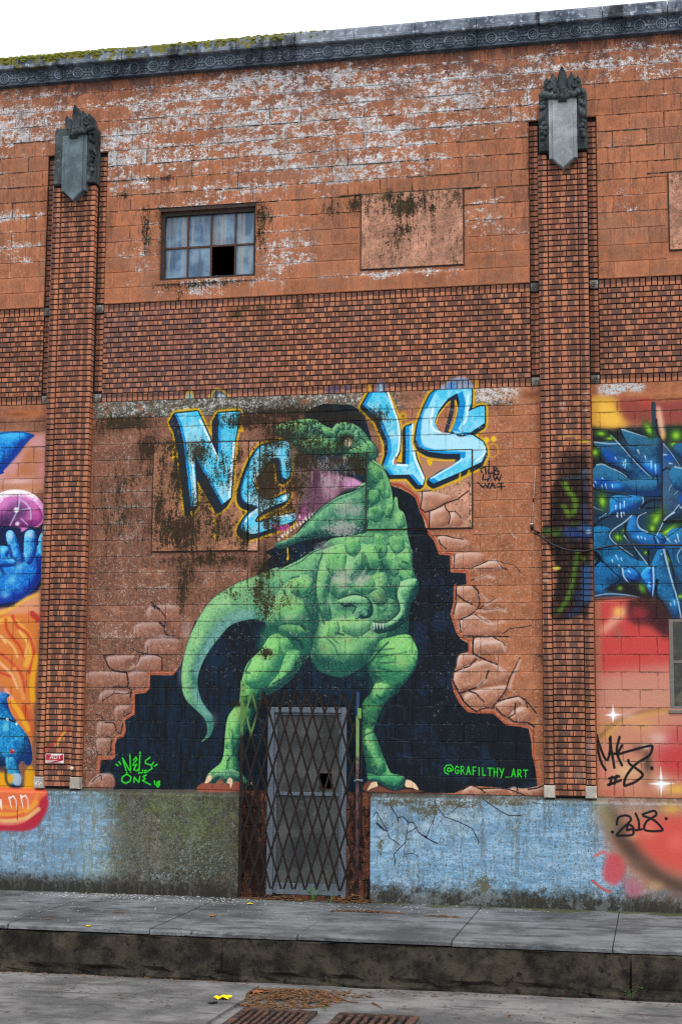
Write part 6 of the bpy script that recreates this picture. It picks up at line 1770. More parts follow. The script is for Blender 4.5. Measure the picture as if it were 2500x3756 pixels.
def course(z0, z1, parity, cuts, xa=XL, xb=XR):
    iv = [(xa, xb)]
    for c in cuts:
        if min(z1, c[3]) - max(z0, c[2]) > .45 * (z1 - z0):
            nv = []
            for a, b_ in iv:
                if c[1] <= a or c[0] >= b_:
                    nv.append((a, b_))
                else:
                    if c[0] > a: nv.append((a, c[0]))
                    if c[1] < b_: nv.append((c[1], b_))
            iv = nv
    ph = -4.872 + (0 if parity % 2 == 0 else BL / 2)
    for a, b_ in iv:
        k = math.floor((a - ph) / BL)
        x = ph + k * BL
        while x < b_:
            p, q = max(x, a), min(x + BL, b_)
            if q - p > .035:
                blocks.put(wall, (p + q) / 2, (z0 + z1) / 2, q - p - .008, z1 - z0 - .008, random.uniform(-.0022, .0012), .03, .004)
            x += BL


for k in range(0, 22):
    course(k * CS, (k + 1) * CS, k, cuts_lo)
course(22 * CS, 4.597, 22, cuts_lo)
for k in range(-6, 0):
    course(k * CS, (k + 1) * CS, k, cuts_lo, OPEN_X0 - .1, OPEN_X1 + .1)
for k in range(0, 15):
    course(BAND1 + .004 + k * CS, BAND1 + .004 + min((k + 1) * CS, 3.01), k + 100, cuts_up)

# lintel beam
for a, b_ in ((XL, PIL[0] - PW - .003), (PIL[0] + PW + .003, PIL[1] - PW - .003), (PIL[1] + PW + .003, XR)):
    n = int((b_ - a) / .06)
    vs, fs = [], []
    for k in range(n + 1):
        x = a + (b_ - a) * k / n
        zl = 4.602 + .006 * math.sin(x * 5) + random.uniform(-.005, .005)
        yy = -.004 + random.uniform(-.002, .002)
        vs += [(x, .04, zl), (x, yy + .004, zl), (x, yy, zl + .012), (x, yy, BAND0 - .006), (x, .04, BAND0 - .004)]
    for k in range(n):
        for j in range(4):
            fs.append((k * 5 + j, k * 5 + 5 + j, k * 5 + 6 + j, k * 5 + 1 + j))
    MB().add(vs, fs).obj('lintel', M_lintel, bld)

# brick bands
BY = .012
for a, b_ in ((XL, PIL[0] - SW), (PIL[0] + SW, PIL[1] - SW), (PIL[1] + SW, XR)):
    m = MB().box(a, b_, BY + .012, .047, BAND0, BAND1)
    band = m.obj('brick_band', M_bmortar, bld)
    for zz in (BAND0 + .053, BAND1 - .053):
        n = round((b_ - a) / .0685)
        pw = (b_ - a) / n
        for k in range(n):
            bricks.put(band, a + (k + .5) * pw, zz, pw - .014, .096, BY + random.uniform(-.002, .002), .03, .003)
    rows = 16
    rh = (BAND1 - BAND0 - .212) / rows
    for r in range(rows):
        z = BAND0 + .106 + (r + .5) * rh
        x = a - (.104 if r % 2 else 0)
        while x < b_:
            p, q = max(x, a), min(x + .2085, b_)
            if q - p > .03:
                bricks.put(band, (p + q) / 2, z, q - p - .012, rh - .015, BY + random.uniform(-.003, .002), .03, .003)
            x += .2085

# pilasters
RW = .108
for c in PIL:
    m = MB()
    zt = 7.62
    for sgn in (-1, 1):
        xa, xb = sorted((c + sgn * PW, c + sgn * (PW - RW)))
        m.box(xa + .009, xb - .009, -.09, .045, .13, 7.68)
    m.box(c - PW + RW - .01, c + PW - RW + .01, -.064, .046, 0.004, 7.62)
    for sgn in (-1, 1):
        xa, xb = sorted((c + sgn * (PW - .01), c + sgn * SW))
        m.box(xa, xb, .038, .047, BAND0 + .001, 8.11)
    pil = m.obj('pilaster', M_bmortar, bld)
    for sgn in (-1, 1):
        xa, xb = sorted((c + sgn * PW, c + sgn * (PW - RW)))
        n = int((7.68 - .135) / BR)
        for k in range(n):
            z = .135 + (k + .5) * BR
            bricks.put(pil, (xa + xb) / 2, z, RW - .004, BR - .015, -.1 + random.uniform(-.002, .002), .1, .003)
        xa, xb = sorted((c + sgn * (PW + .006), c + sgn * SW))
        n = int((8.1 - BAND0) / BR)
        for k in range(n):
            z = BAND0 + .004 + (k + .5) * BR
            if abs(z - 4.876) < .07 or abs(z - 6.035) < .07:
                continue
            bricks.put(pil, (xa + xb) / 2, z, xb - xa - .008, BR - .015, .03 + random.uniform(-.002, .002), .012, .002)
        # rosette tiles
        for z in (4.876, 6.035):
            t = MB()
            h = .05
            t.cbox(c + sgn * .35 - h, c + sgn * .35 + h, .0, .04, z - h, z + h, .006)
            for q in range(6):
                a = q * math.pi / 3
                t.ball(c + sgn * .35 + .024 * math.cos(a), -.002, z + .024 * math.sin(a), .014, .008, .014, 6, 4)
            t.ball(c + sgn * .35, -.006, z, .012, .01, .012, 6, 4)
            t.obj('rosette_tile', M_tile, bld, True)
        # base stones
        xa, xb = sorted((c + sgn * (PW + .006), c + sgn * (PW - RW - .012)))
        MB().cbox(xa, xb, -.112, .0, -.012, .128, .01).obj('base_stone', M_stub, bld)
    n = int(7.6 / BR)
    w = 2 * (PW - RW) - .006
    for k in range(n):
        z = .008 + (k + .5) * BR
        f = .4 if k % 2 else .61
        f += random.uniform(-.02, .02)
        for p, q in ((c - w / 2, c - w / 2 + w * f), (c - w / 2 + w * f, c + w / 2)):
            bricks.put(pil, (p + q) / 2, z, q - p - .009, BR - .015, -.076 + random.uniform(-.002, .002), .06, .003)
bricks.build(True)
blocks.build()

# plinth in two lengths either side of the doorway
for a, b_ in ((XL, OPEN_X0), (OPEN_X1, XR)):
    n = int((b_ - a) / .1)
    prof = [(.06, -1.3), (PLY - .012, -1.3), (PLY - .008, -1.1), (PLY, -1.0), (PLY, -.07), (PLY + .012, -.052), (-.03, -.012), (.002, -.006)]
    vs, fs = [], []
    for k in range(n + 1):
        x = a + (b_ - a) * k / n
        for j, (y, z) in enumerate(prof):
            w = random.uniform(-.003, .003) if j in (3, 4, 5, 6) else 0
            if j == 2: w = random.uniform(-.006, .004)
            vs.append((x, y + w, z + w))
    q = len(prof)
    for k in range(n):
        for j in range(q - 1):
            fs.append((k * q + j, k * q + j + 1, (k + 1) * q + j + 1, (k + 1) * q + j))
    fs += [tuple(range(q)), tuple(reversed(range(n * q, n * q + q)))]
    MB().add(vs, fs).obj('plinth', M_plinth, bld)

# cornice
m = MB().box(XL, XR, -.055, .25, TOPZ, 9.44)
cor = m.obj('cornice', M_frieze, bld)
cw = .7655
k0 = -5
xj = -7.378 + cw * -5
while xj < XR:
    x0, x1 = max(xj, XL) + .004, min(xj + cw, XR) - .004
    if x1 - x0 > .1:
        m = MB()
        prof = [(.26, 9.285), (-.15, 9.285), (-.165, 9.295), (-.165, 9.325), (-.15, 9.34), (-.15, 9.425), (-.135, 9.45), (-.06, 9.492), (.26, 9.5)]
        j = random.uniform(-.004, .004)
        m.extr([(y + j, z + j) for y, z in prof], x0, x1)
        m.obj('cap_stone', M_cap, cor)
        m = MB()
        m.extr([(-.05, 9.094), (-.088, 9.094), (-.092, 9.104), (-.082, 9.114), (-.076, 9.118), (-.076, 9.258), (-.088, 9.265), (-.1, 9.283), (-.05, 9.283)], x0, x1)
        m.obj('frieze_panel', M_frieze, cor)
    xj += cw
# one carved roundel and one link, repeated
r = MB()
R0 = .074
ring = [(R0 * math.cos(i * math.pi / 9), R0 * math.sin(i * math.pi / 9)) for i in range(18)]
for i in range(18):
    a = i * math.pi / 9; b2 = (i + 1) * math.pi / 9
    pts = []
    for an in (a, b2):
        for rr, y in ((R0, 0), (R0 - .004, -.03), (R0 - .014, -.03), (R0 - .022, -.004)):
            pts.append((rr * math.cos(an), y, rr * math.sin(an)))
    r.add(pts, [(0, 1, 5, 4), (1, 2, 6, 5), (2, 3, 7, 6)])
for i in range(8):
    a = i * math.pi / 4
    r.ball(.034 * math.cos(a), -.004, .034 * math.sin(a), .014, .014, .014, 6, 4)
r.ball(0, -.006, 0, .016, .014, .016, 6, 4)
ros = r.mesh('rosette', M_carve, True)
lk = MB()
lk.cbox(-.05, .05, -.016, .0, -.012, .012, .005)
for sx_ in (-1, 1):
    for sz in (-1, 1):
        lk.ball(sx_ * .022, -.004, sz * .038, .018, .014, .022, 6, 4)
    lk.ball(sx_ * .05, -.004, 0, .012, .014, .024, 6, 4)
lkm = lk.mesh('link_carving', M_carve, True)
x = -7.489 - 12 * .2565
while x < XR - .1:
    if x > XL + .1:
        link('rosette', ros, cor, (x, -.075, 9.19))
        link('link_carving', lkm, cor, (x + .128, -.075, 9.19))
    x += .2565


# cartouches on the pilasters
def cartouche(c, full):
    pl = MB()
    zt = 8.42
    pl.prism([(c - .285, 7.665), (c + .285, 7.665), (c + .285, zt - .03), (c + .26, zt), (c - .26, zt), (c - .285, zt - .03)], -.155, .02, .012)
    cart = pl.obj('cartouche', M_orn, bld)
    s = MB()
    s.prism([(c - .17, 7.56), (c - .13, 7.56), (c, 7.445), (c + .13, 7.56), (c + .17, 7.56), (c + .17, 8.31), (c - .17, 8.31)], -.172, -.05, .008)
    s.obj('shield_border', M_shield if full else M_shield_d, cart)
    s = MB()
    s.prism([(c - .122, 7.545), (c, 7.43), (c + .122, 7.545), (c + .122, 8.3), (c - .122, 8.3)], -.196, -.1, .012)
    s.obj('shield', M_shield if full else M_shield_d, cart)
    for sg in ((-1, 1) if full else (1,)):
        g_ = MB()
        rr = random.Random(5 + sg)
        gx = c + sg * .23
        for z, n_ in ((7.83, 3), (7.89, 3), (7.95, 3), (8.0, 2), (8.27, 2), (8.33, 3), (8.22, 2)):
            for i in range(n_):
                R = rr.uniform(.02, .031)
                g_.ball(gx + rr.uniform(-.03, .03), -.175 + rr.uniform(-.01, .006), z + rr.uniform(-.015, .015), R, R * .9, R, 8, 6)
        for i in range(6):
            x = gx - sg * .035 + sg * .014 * i
            g_.tube([(x, -.17, 8.2 - .01 * i), (x + sg * .012, -.185, 8.13 - .01 * i), (x + sg * .03, -.175, 8.03 - .004 * i)], .010, 6, .005)
        g_.tube([(gx, -.165, 7.8), (gx + .012, -.17, 7.77), (gx + .022, -.165, 7.755)], .005, 5, .002)
        g_.obj('garland', M_orn, cart, True)
    f = MB()
    rr = random.Random(9)
    for i in range(17 if full else 9):
        t = -1 + 2 * i / 16 if full else -.05 + 1.0 * i / 8
        R = rr.uniform(.028, .042)
        f.ball(c + .25 * t, -.185 - .045 * (1 - abs(t)) + rr.uniform(-.01, .01), 8.345 - .03 * (1 - t * t) + .03 * abs(t) + rr.uniform(-.02, .02), R, R, R, 8, 6)
    f.prism([(c - .05, 8.25), (c + .05, 8.25), (c + .06, 8.42), (c - .06, 8.42)], -.245, -.1, .02)
    for i in range(5):
        f.tube([(c - .04 + .02 * i, -.247, 8.26), (c - .046 + .023 * i, -.258, 8.34), (c - .05 + .025 * i, -.245, 8.41)], .009, 6)
    f.obj('festoon', M_orn, cart, True)
    k = MB()

    def leaf(x, z0, h, w, lean, yb=-.15, n=5):
        vs, fs = [], []
        for i in range(9):
            t = i / 8
            ww = w * max(1 - t ** 4, 0.02) ** .5 * (.8 + .2 * math.sin(math.pi * t))
            for j in range(2 * n + 1):
                u = -1 + j / n
                yy = yb - .05 * (1 - u * u) * (1 - t * .4) - (.012 if j % 2 else 0) - .05 * t * t
                vs.append((x + lean * t * t + ww * u, yy, z0 + h * t))
        q = 2 * n + 1
        for i in range(8):
            for j in range(q - 1):
                fs.append((i * q + j, i * q + j + 1, (i + 1) * q + j + 1, (i + 1) * q + j))
        nb = len(vs)
        vs += [(x_, yb + .12, z_) for x_, y_, z_ in vs]
        for i in range(8):
            for a_, b3 in ((i * q, (i + 1) * q), (i * q + q - 1, (i + 1) * q + q - 1)):
                fs.append((a_, b3, nb + b3, nb + a_))
        fs.append(tuple([8 * q + j for j in range(q)] + [nb + 8 * q + j for j in reversed(range(q))]))
        k.add(vs, fs)

    leaf(c, 8.4, .3, .06, 0, -.13)
    for sg in (-1, 1):
        leaf(c + sg * .1, 8.4, .22 if full or sg > 0 else .17, .055, sg * .012, -.12, 3)
        if full or sg > 0:
            leaf(c + sg * .17, 8.4, .18, .05, sg * .02, -.11, 3)
            k.tube([(c + sg * .15 + .042 * math.cos(a), -.17, 8.5 + .055 * math.sin(a)) for a in np.linspace(0, 5.6, 12)], .014, 6)
            k.ball(c + sg * .225, -.1, 8.42, .05, .05, .035, 8, 5)
    k.ball(c, -.1, 8.42, .2, .06, .04, 10, 6)
    k.obj('crest', M_orn, cart, True)


cartouche(PIL[0] + .02, False)
cartouche(PIL[1] + .018, True)

# upper window with its broken pane
m = MB()
x0, x1, z0, z1 = WIN
m.box(x0, x0 + .05, .05, .14, z0, z1); m.box(x1 - .035, x1, .05, .14, z0, z1)
m.box(x0 + .05, x1 - .035, .05, .14, z1 - .05, z1); m.box(x0 + .05, x1 - .035, .02, .14, z0, z0 + .035)
win = m.obj('window', M_wood, bld)
gx = [x0 + .05, -5.745, -5.436, -5.118, x1 - .035]
gz = [z0 + .035, 6.803, z1 - .05]
for x in gx[1:4]:
    MB().box(x - .011, x + .011, .075, .11, gz[0], gz[2]).obj('muntin', M_munt, win)
for i in range(4):
    MB().box(gx[i] + (.011 if i else 0), gx[i + 1] - (.011 if i < 3 else 0), .078, .107, gz[1] - .011, gz[1] + .011).obj('muntin', M_munt, win)
for i in range(4):
    for j in range(2):
        a, b_, c_, d = gx[i] + (.011 if i else 0), gx[i + 1] - (.011 if i < 3 else 0), gz[j] + (.011 if j else 0), gz[j + 1] - (0 if j else .011)
        if (i, j) == (2, 0):
            continue
        tl = random.uniform(-.003, .003)
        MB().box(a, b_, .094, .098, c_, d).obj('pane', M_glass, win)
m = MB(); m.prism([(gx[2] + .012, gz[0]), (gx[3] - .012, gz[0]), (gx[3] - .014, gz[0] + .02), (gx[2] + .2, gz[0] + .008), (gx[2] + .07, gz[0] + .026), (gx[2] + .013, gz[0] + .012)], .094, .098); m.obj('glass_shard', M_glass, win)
m = MB(); m.cbox(x0 - .03, x1 + .02, -.02, .1, 6.305, 6.358, .008); m.obj('window_sill', M_lintel, win)
m = MB(); m.box(x0 - .02, x1 + .01, .004, .1, 7.272, 7.306); m.obj('head_board', M_wood, win)
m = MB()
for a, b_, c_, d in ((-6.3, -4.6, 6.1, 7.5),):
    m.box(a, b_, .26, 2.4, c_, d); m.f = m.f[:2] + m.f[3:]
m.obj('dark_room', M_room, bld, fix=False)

# plywood over the other openings
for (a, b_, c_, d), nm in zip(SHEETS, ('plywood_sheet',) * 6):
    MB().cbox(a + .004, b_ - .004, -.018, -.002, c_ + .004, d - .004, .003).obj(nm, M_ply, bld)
    MB().box(a - .01, b_ + .01, -.0015, .03, c_ - .012, d + .012).obj('shadow_gap_strip', M_wood, bld)  # dark backing strip that stands in for the shadow gap round each sheet
for a, b_, z in ((-3.48, -2.21, 6.345), (-6.108, -4.745, 2.875), (-3.4, -2.12, 3.098)):
    MB().box(a, b_, .006, .03, z - .018, z + .018).obj('sill_strip', M_lintel, bld)

# door: frame, leaf with two panels
x0, x1, z0, z1 = DOOR
m = MB()
m.cbox(x0 + .002, x0 + .08, .0, .12, z0 + .03, z1 - .003, .006); m.cbox(x1 - .07, x1 - .002, .0, .12, z0 + .03, z1 - .003, .006); m.cbox(x0 + .08, x1 - .07, .004, .12, z1 - .07, z1 - .003, .006)
door = m.obj('door', M_alu, bld)
MB().cbox(x0 + .08, x0 + .112, .03, .09, z0 + .05, z1 - .072, .004).obj('stile', M_alu, door)
MB().cbox(x1 - .1, x1 - .07, .03, .09, z0 + .05, z1 - .072, .004).obj('stile', M_alu, door)
MB().cbox(x0 + .112, x1 - .1, .03, .09, z1 - .098, z1 - .072, .004).obj('top_rail', M_alu, door)
MB().cbox(x0 + .112, x1 - .1, .026, .09, -.05, -.008, .004).obj('middle_rail', M_alu, door)
MB().cbox(x0 + .112, x1 - .1, .03, .09, z0 + .04, z0 + .17, .004).obj('bottom_rail', M_alu, door)
m = MB(); hole = (-3.966, -3.817, .032, .221)
sheet_minus(m, x0 + .112, x1 - .1, -.008, z1 - .098, [hole], .055)
m.obj('upper_panel', M_panel, door, fix=False)
MB().box(x0 + .112, x1 - .1, .055, .06, z0 + .17, -.05).obj('lower_panel', M_panel, door)
m = MB()
for a in ((hole[0], hole[0] + .006, hole[2], hole[3]), (hole[1] - .006, hole[1], hole[2], hole[3]), (hole[0] + .006, hole[1] - .006, hole[2], hole[2] + .006), (hole[0] + .006, hole[1] - .006, hole[3] - .005, hole[3])):
    m.box(a[0], a[1], .046, .054, a[2], a[3])
m.obj('hole_edge', M_munt, door)
MB().ball(x1 - .085, .015, -.21, .02, .03, .02).obj('knob', M_alu, door, True)
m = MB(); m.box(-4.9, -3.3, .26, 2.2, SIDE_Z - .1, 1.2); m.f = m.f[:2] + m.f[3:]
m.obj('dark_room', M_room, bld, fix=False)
MB().box(x0 - .04, x1 + .04, -.03, .1, z0 - .02, z0 + .035).obj('threshold', M_lintel, bld)

# steel window in the right-hand bay
x0, x1, z0, z1 = SWIN
m = MB()
m.box(x0, x0 + .045, .0, .08, z0, z1); m.box(x1 - .045, x1, .0, .08, z0, z1); m.box(x0 + .045, x1 - .045, .0, .08, z0, z0 + .04); m.box(x0 + .045, x1 - .045, .0, .08, z1 - .03, z1)
sw = m.obj('steel_window', M_steelw, bld)
MB().box(x0 + .045, x1 - .045, .01, .06, 1.53, 1.56).obj('muntin', M_steelw, sw)
MB().box(.78, .81, .012, .058, z0 + .04, 1.53).obj('muntin', M_steelw, sw)
MB().box(x0 + .045, .78, .03, .035, z0 + .04, 1.53).obj('pane', M_glass2, sw)
MB().box(.81, x1 - .045, .03, .035, z0 + .04, 1.53).obj('pane', M_glass2, sw)
MB().box(x0 + .045, x1 - .045, .03, .035, 1.56, z1 - .03).obj('pane', M_glass2, sw)
MB().cbox(x0 - .02, x1 + .02, -.02, .05, z0 - .045, z0 - .002, .006).obj('window_sill', M_steelw, sw)
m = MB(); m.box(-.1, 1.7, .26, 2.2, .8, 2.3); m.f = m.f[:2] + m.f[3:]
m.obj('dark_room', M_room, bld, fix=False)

# ------------------------------------------------------------------ folding gate in front of the door
gate = tag(empty('folding_gate', (-4.17, -.12, SIDE_Z)), 'rusty brown folding lattice security gate pulled across the grey door', 'gate')


def gpart(mb, name, mat, smooth=False):
    mb.v = [(x - gate.location.x, y - gate.location.y, z - gate.location.z) for x, y, z in mb.v]
    return mb.obj(name, mat, gate, smooth)


GT, GB = 1.17, -1.115
GL0, GL1 = -4.885, -3.475
step = .1378
SHIFT = 5 * step


def bar(xb, xt, y):
    a, b_ = Vector((xb, GB)), Vector((xt, GT))
    d = b_ - a
    t0, t1 = 0.0, 1.0
    for lim, sg in ((GL0, 1), (GL1, -1)):
        f0, f1 = sg * (a.x - lim), sg * (b_.x - lim)
        if f0 < 0 and f1 < 0:
            return
        if f0 < 0: t0 = max(t0, f0 / (f0 - f1))
        if f1 < 0: t1 = min(t1, f0 / (f0 - f1))
    if t1 - t0 < .04:
        return
    p, q = a + d * t0, a + d * t1
    n = Vector((-(q - p).y, (q - p).x)).normalized() * .0125
    e = (q - p).normalized() * .012
    p, q = p - e, q + e
    m = MB()
    m.prism([(p.x + n.x, p.y + n.y), (p.x - n.x, p.y - n.y), (q.x - n.x, q.y - n.y), (q.x + n.x, q.y + n.y)], y - .003, y + .003)
    gpart(m, 'lattice_bar', M_rust)


for i in range(-6, 16):
    xt = -4.768 + step * i + .012 * math.sin(i)
    bar(xt - SHIFT, xt, -.128)
    bar(xt + SHIFT - .02, xt, -.118)
m = MB()
for i in range(0, 10):
    for j in range(0, 11):
        x = -4.768 + step * i - (SHIFT / 10) * (j % 2) * 1.0
        z = GT - (GT - GB) * j / 10
        if GL0 < x < GL1:
            m.tube([(x, -.134, z), (x, -.112, z)], .006, 6)
o = gpart(m, 'rivet', M_rust); o['kind'] = 'stuff'
gpart(MB().box(-4.905, -4.868, -.126, -.12, SIDE_Z, 1.15), 'fixed_post', M_rust)
m = MB().box(-4.905, -4.845, -.135, -.128, 1.14, 1.31); m.box(-4.905, -4.84, -.135, -.0, 1.13, 1.14)
gpart(m, 'wall_bracket', M_gsteel)
for z in (1.19, 1.26):
    gpart(MB().ball(-4.872, -.137, z, .009, .007, .009, 6, 4), 'bolt', M_iron)
gpart(MB().tube([(-3.466, -.15, SIDE_Z), (-3.466, -.15, 1.18)], .021, 10), 'sliding_post', M_post, True)
gpart(MB().box(-3.425, -3.412, -.16, -.128, -.5, 1.03), 'lock_channel', M_rust)
gpart(MB().cbox(-3.462, -3.418, -.178, -.14, .87, .99, .004), 'lock_box', M_gsteel)
gpart(MB().cbox(-3.465, -3.418, -.175, -.14, -.4, -.3, .004), 'lock_box', M_rust)
m = MB().box(-3.49, -3.4, -.165, -.15, .14, .165); m.tube([(-3.5, -.16, .14), (-3.46, -.18, .16), (-3.42, -.17, .15)], .012, 6)
gpart(m, 'latch', M_alu)
gpart(MB().box(-4.9, -3.42, -.14, -.104, SIDE_Z, SIDE_Z + .012), 'floor_track', M_iron)

# ------------------------------------------------------------------ things fixed to the wall
pts = []
for x, z in [wall_at(1850 + a / (1568 / 650), 1400 + b_ / (1568 / 650), -.115) for a, b_ in ((275, 1335), (310, 1362), (420, 1440), (510, 1478), (600, 1496), (680, 1500), (740, 1494), (850, 1465), (960, 1445), (1100, 1441), (1300, 1442), (1568, 1442))]:
    pts.append((x, -.115, z))
pts[0] = (pts[0][0] - .03, .0, pts[0][2] + .01)
pts[1] = (pts[1][0], -.09, pts[1][2])
pts += [(1.2, -.06, pts[-1][2] - .01), (XR - .05, -.03, pts[-1][2] + .02)]
for i in range(7, len(pts) - 2):
    pts[i] = (pts[i][0], -.06, pts[i][2])
P3 = []
for i in range(len(pts) - 1):
    for t in (0, .33, .66):
        P3.append(tuple(pts[i][k] * (1 - t) + pts[i + 1][k] * t for k in range(3)))
P3.append(pts[-1])
tag(MB().tube(P3, .011, 8).obj('service_cable', M_cable, None, True), 'black service cable sagging across the right pilaster', 'cable')
ex = wall_at(1300 + 1358 / 2.0907, 1650 + 590 / 2.0907)
wr = tag(empty('wire_terminal', (ex[0], -.0, ex[1])), 'thin white wire with small dark terminal left of the right pilaster', 'wire')
p1 = wall_at(1300 + 1385 / 2.0907, 1650 + 140 / 2.0907); p2 = wall_at(1300 + 1370 / 2.0907, 1650 + 385 / 2.0907)


def loc(o, pts_):
    return [tuple(Vector(p) - o.location) for p in pts_]


MB().tube(loc(wr, [(p1[0], .002, p1[1]), (p1[0], -.012, p1[1] - .02), (p2[0], -.015, p2[1]), (ex[0] + .005, -.015, ex[1] + .04)]), .0035, 6).obj('wire', M_white, wr, True)
MB().tube(loc(wr, [(p2[0], -.015, p2[1] + .025), (p2[0] - .001, -.015, p2[1] - .025)]), .008, 8).obj('sleeve', M_cable, wr, True)
MB().tube(loc(wr, [(ex[0], -.02, ex[1] + .035), (ex[0], -.02, ex[1] - .035)]), .019, 10).obj('terminal', M_cable, wr, True)
MB().tube(loc(wr, [(ex[0], -.02, ex[1] + .037), (ex[0], -.02, ex[1] + .022)]), .0195, 10).obj('terminal_cap', M_white, wr, True)
MB().tube(loc(wr, [(ex[0] + .01, -.02, ex[1] - .03), (ex[0] + .05, -.02, ex[1] - .06), (ex[0] + .09, .0, ex[1] - .075)]), .009, 6).obj('bracket_arm', M_cable, wr, True)

sg = tag(empty('security_sign', (-7.265, -.106, .352)), 'small red and white alarm company sign on the left pilaster', 'sign')
m = MB(); m.cbox(-.118, .118, -.006, .004, -.058, .058, .002); m.obj('plate', M_sgnw, sg)
m = MB(); m.prism([(-.112, -.02), (-.112, .052), (-.06, .052), (.0, .028), (.112, .052), (.112, -.01), (.04, -.018)], -.0085, -.005); m.obj('red_field', M_red, sg)
m = MB(); m.prism([(-.06, -.052), (.112, .0), (.112, -.02), (.0, -.052)], -.0085, -.005); m.obj('red_stripe', M_red, sg)
m = MB(); m.box(-.1, .03, -.0085, -.005, -.034, -.027); m.box(-.1, .08, -.0085, -.005, -.05, -.046); m.obj('small_print', M_red, sg)
cu = bpy.data.curves.new('sign_letters', 'FONT')
cu.body = 'ADT'; cu.size = .074; cu.align_x = 'CENTER'; cu.align_y = 'CENTER'; cu.extrude = .0012
to = bpy.data.objects.new('tmp', cu)
me = bpy.data.meshes.new_from_object(to)
bpy.data.objects.remove(to)
me.name = 'sign_letters'
me.materials.clear(); me.materials.append(M_sgnw)
lt = link('sign_letters', me, sg, (.012, -.0105, .017))
lt.rotation_euler = (math.radians(90), 0, 0)
tag(MB().tube([(-7.037, -.125, .236), (-7.037, -.098, .236)], .022, 14).obj('round_button', M_cream, None, True), 'round cream doorbell disc low on the left pilaster', 'doorbell')
m = MB(); m.ball(-1.338, -.012, 1.62, .02, .02, .016, 7, 5); m.tube([(-1.338, -.01, 1.62), (-1.3, -.04, 1.60)], .007, 6)
tag(m.obj('pipe_stub', M_iron), 'small rusty stub in the wall beside the right pilaster', 'pipe')

# ------------------------------------------------------------------ drains, leaves, weeds, litter
def grate(x0, x1, y0, y1, nb, label):
    z = STREET_Z + .03
    o = tag(empty('storm_drain_grate', ((x0 + x1) / 2, y0, STREET_Z)), label, 'drain grate', 'iron drain grates in the gutter')
    def gp(mb, nm, mat=M_iron):
        mb.v = [(x - o.location.x, y - o.location.y, zz - o.location.z) for x, y, zz in mb.v]
        mb.obj(nm, mat, o)
    m = MB().box(x0, x1, y1 - .07, y1, STREET_Z, z); m.box(x0, x1, y0, y0 + .07, STREET_Z, z); m.box(x0, x0 + .07, y0 + .07, y1 - .07, STREET_Z, z); m.box(x1 - .07, x1, y0 + .07, y1 - .07, STREET_Z, z)
    gp(m, 'frame')
    w = (x1 - x0 - .14) / (nb * 2 + 1)
    for k in range(nb):
        a = x0 + .07 + w * (2 * k + 1)
        gp(MB().box(a, a + w, y0 + .07, y1 - .07, STREET_Z + .004, z - .004), 'grate_bar')
    gp(MB().box(x0 + .07, x1 - .07, y0 + .07, y1 - .07, STREET_Z, STREET_Z + .003), 'pit_shade_sheet', M_room)  # flat near-black sheet stands in for the shade below the bars


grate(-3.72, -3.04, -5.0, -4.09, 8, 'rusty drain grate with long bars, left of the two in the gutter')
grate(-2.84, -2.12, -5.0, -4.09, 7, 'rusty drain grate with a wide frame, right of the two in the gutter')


def leaf_obj(fx, fy, z, size, mat, label, rot=0.0, name='fallen_leaf', cat='leaf', lobes=5):
    x, y = ground_at(fx, fy, z)
    n = 20
    vs = [(0, 0, .006)]
    for i in range(n):
        a = 2 * math.pi * i / n
        rr = size * (.55 + .45 * abs(math.cos(lobes * a / 2))) * random.uniform(.9, 1.1)
        vs.append((rr * math.cos(a + rot), rr * math.sin(a + rot), .004 + .02 * random.random() * size / .08))
    fs = [(0, 1 + i, 1 + (i + 1) % n) for i in range(n)]
    k = len(vs)
    vs += [(a, b_, c_ - .0025) for a, b_, c_ in vs]
    fs += [(k, k + 1 + (i + 1) % n, k + 1 + i) for i in range(n)]
    fs += [(1 + i, k + 1 + i, k + 1 + (i + 1) % n, 1 + (i + 1) % n) for i in range(n)]
    o = MB().add(vs, fs).obj(name, mat)
    o.location = (x, y, z + .001)
    tag(o, label, cat)


B4 = lambda x, y: (x / 1.568, 2800 + y / 1.568)
B5 = lambda x, y: (900 + x / 1.96, 3150 + y / 1.96)
leaf_obj(*B4(1280, 1352), STREET_Z + .03, .1, M_yleaf, 'bright yellow fallen leaf on the street near the drains', .4)
leaf_obj(*B4(1225, 1380), STREET_Z + .03, .05, M_cable, 'small dark fallen leaf beside the bright yellow one', 1)
leaf_obj(*B4(1436, 810), SIDE_Z, .04, M_yleaf, 'small yellow leaf on the sidewalk before the door', 2)
leaf_obj(*B4(1222, 880), SIDE_Z, .045, M_bleaf, 'small brown leaf lying mid sidewalk', .2)
leaf_obj(*B4(510, 938), SIDE_Z, .03, M_yleaf, 'tiny pale yellow leaf at the edge of the sidewalk', .2)
leaf_obj(*B5(80, 965), STREET_Z + .012, .075, M_bleaf, 'orange brown leaf lying on the litter by the kerb', .9)


def twig(pts_, z, r, label):
    P_ = [ground_at(*q, z) for q in pts_]
    o = MB().tube([(a - P_[0][0], b_ - P_[0][1], r * (1 + .6 * math.sin(i * 2.1))) for i, (a, b_) in enumerate(P_)], r, 6, r * .5).obj('twig', M_litter)
    o.location = (P_[0][0], P_[0][1], z + .001)
    tag(o, label, 'twig')


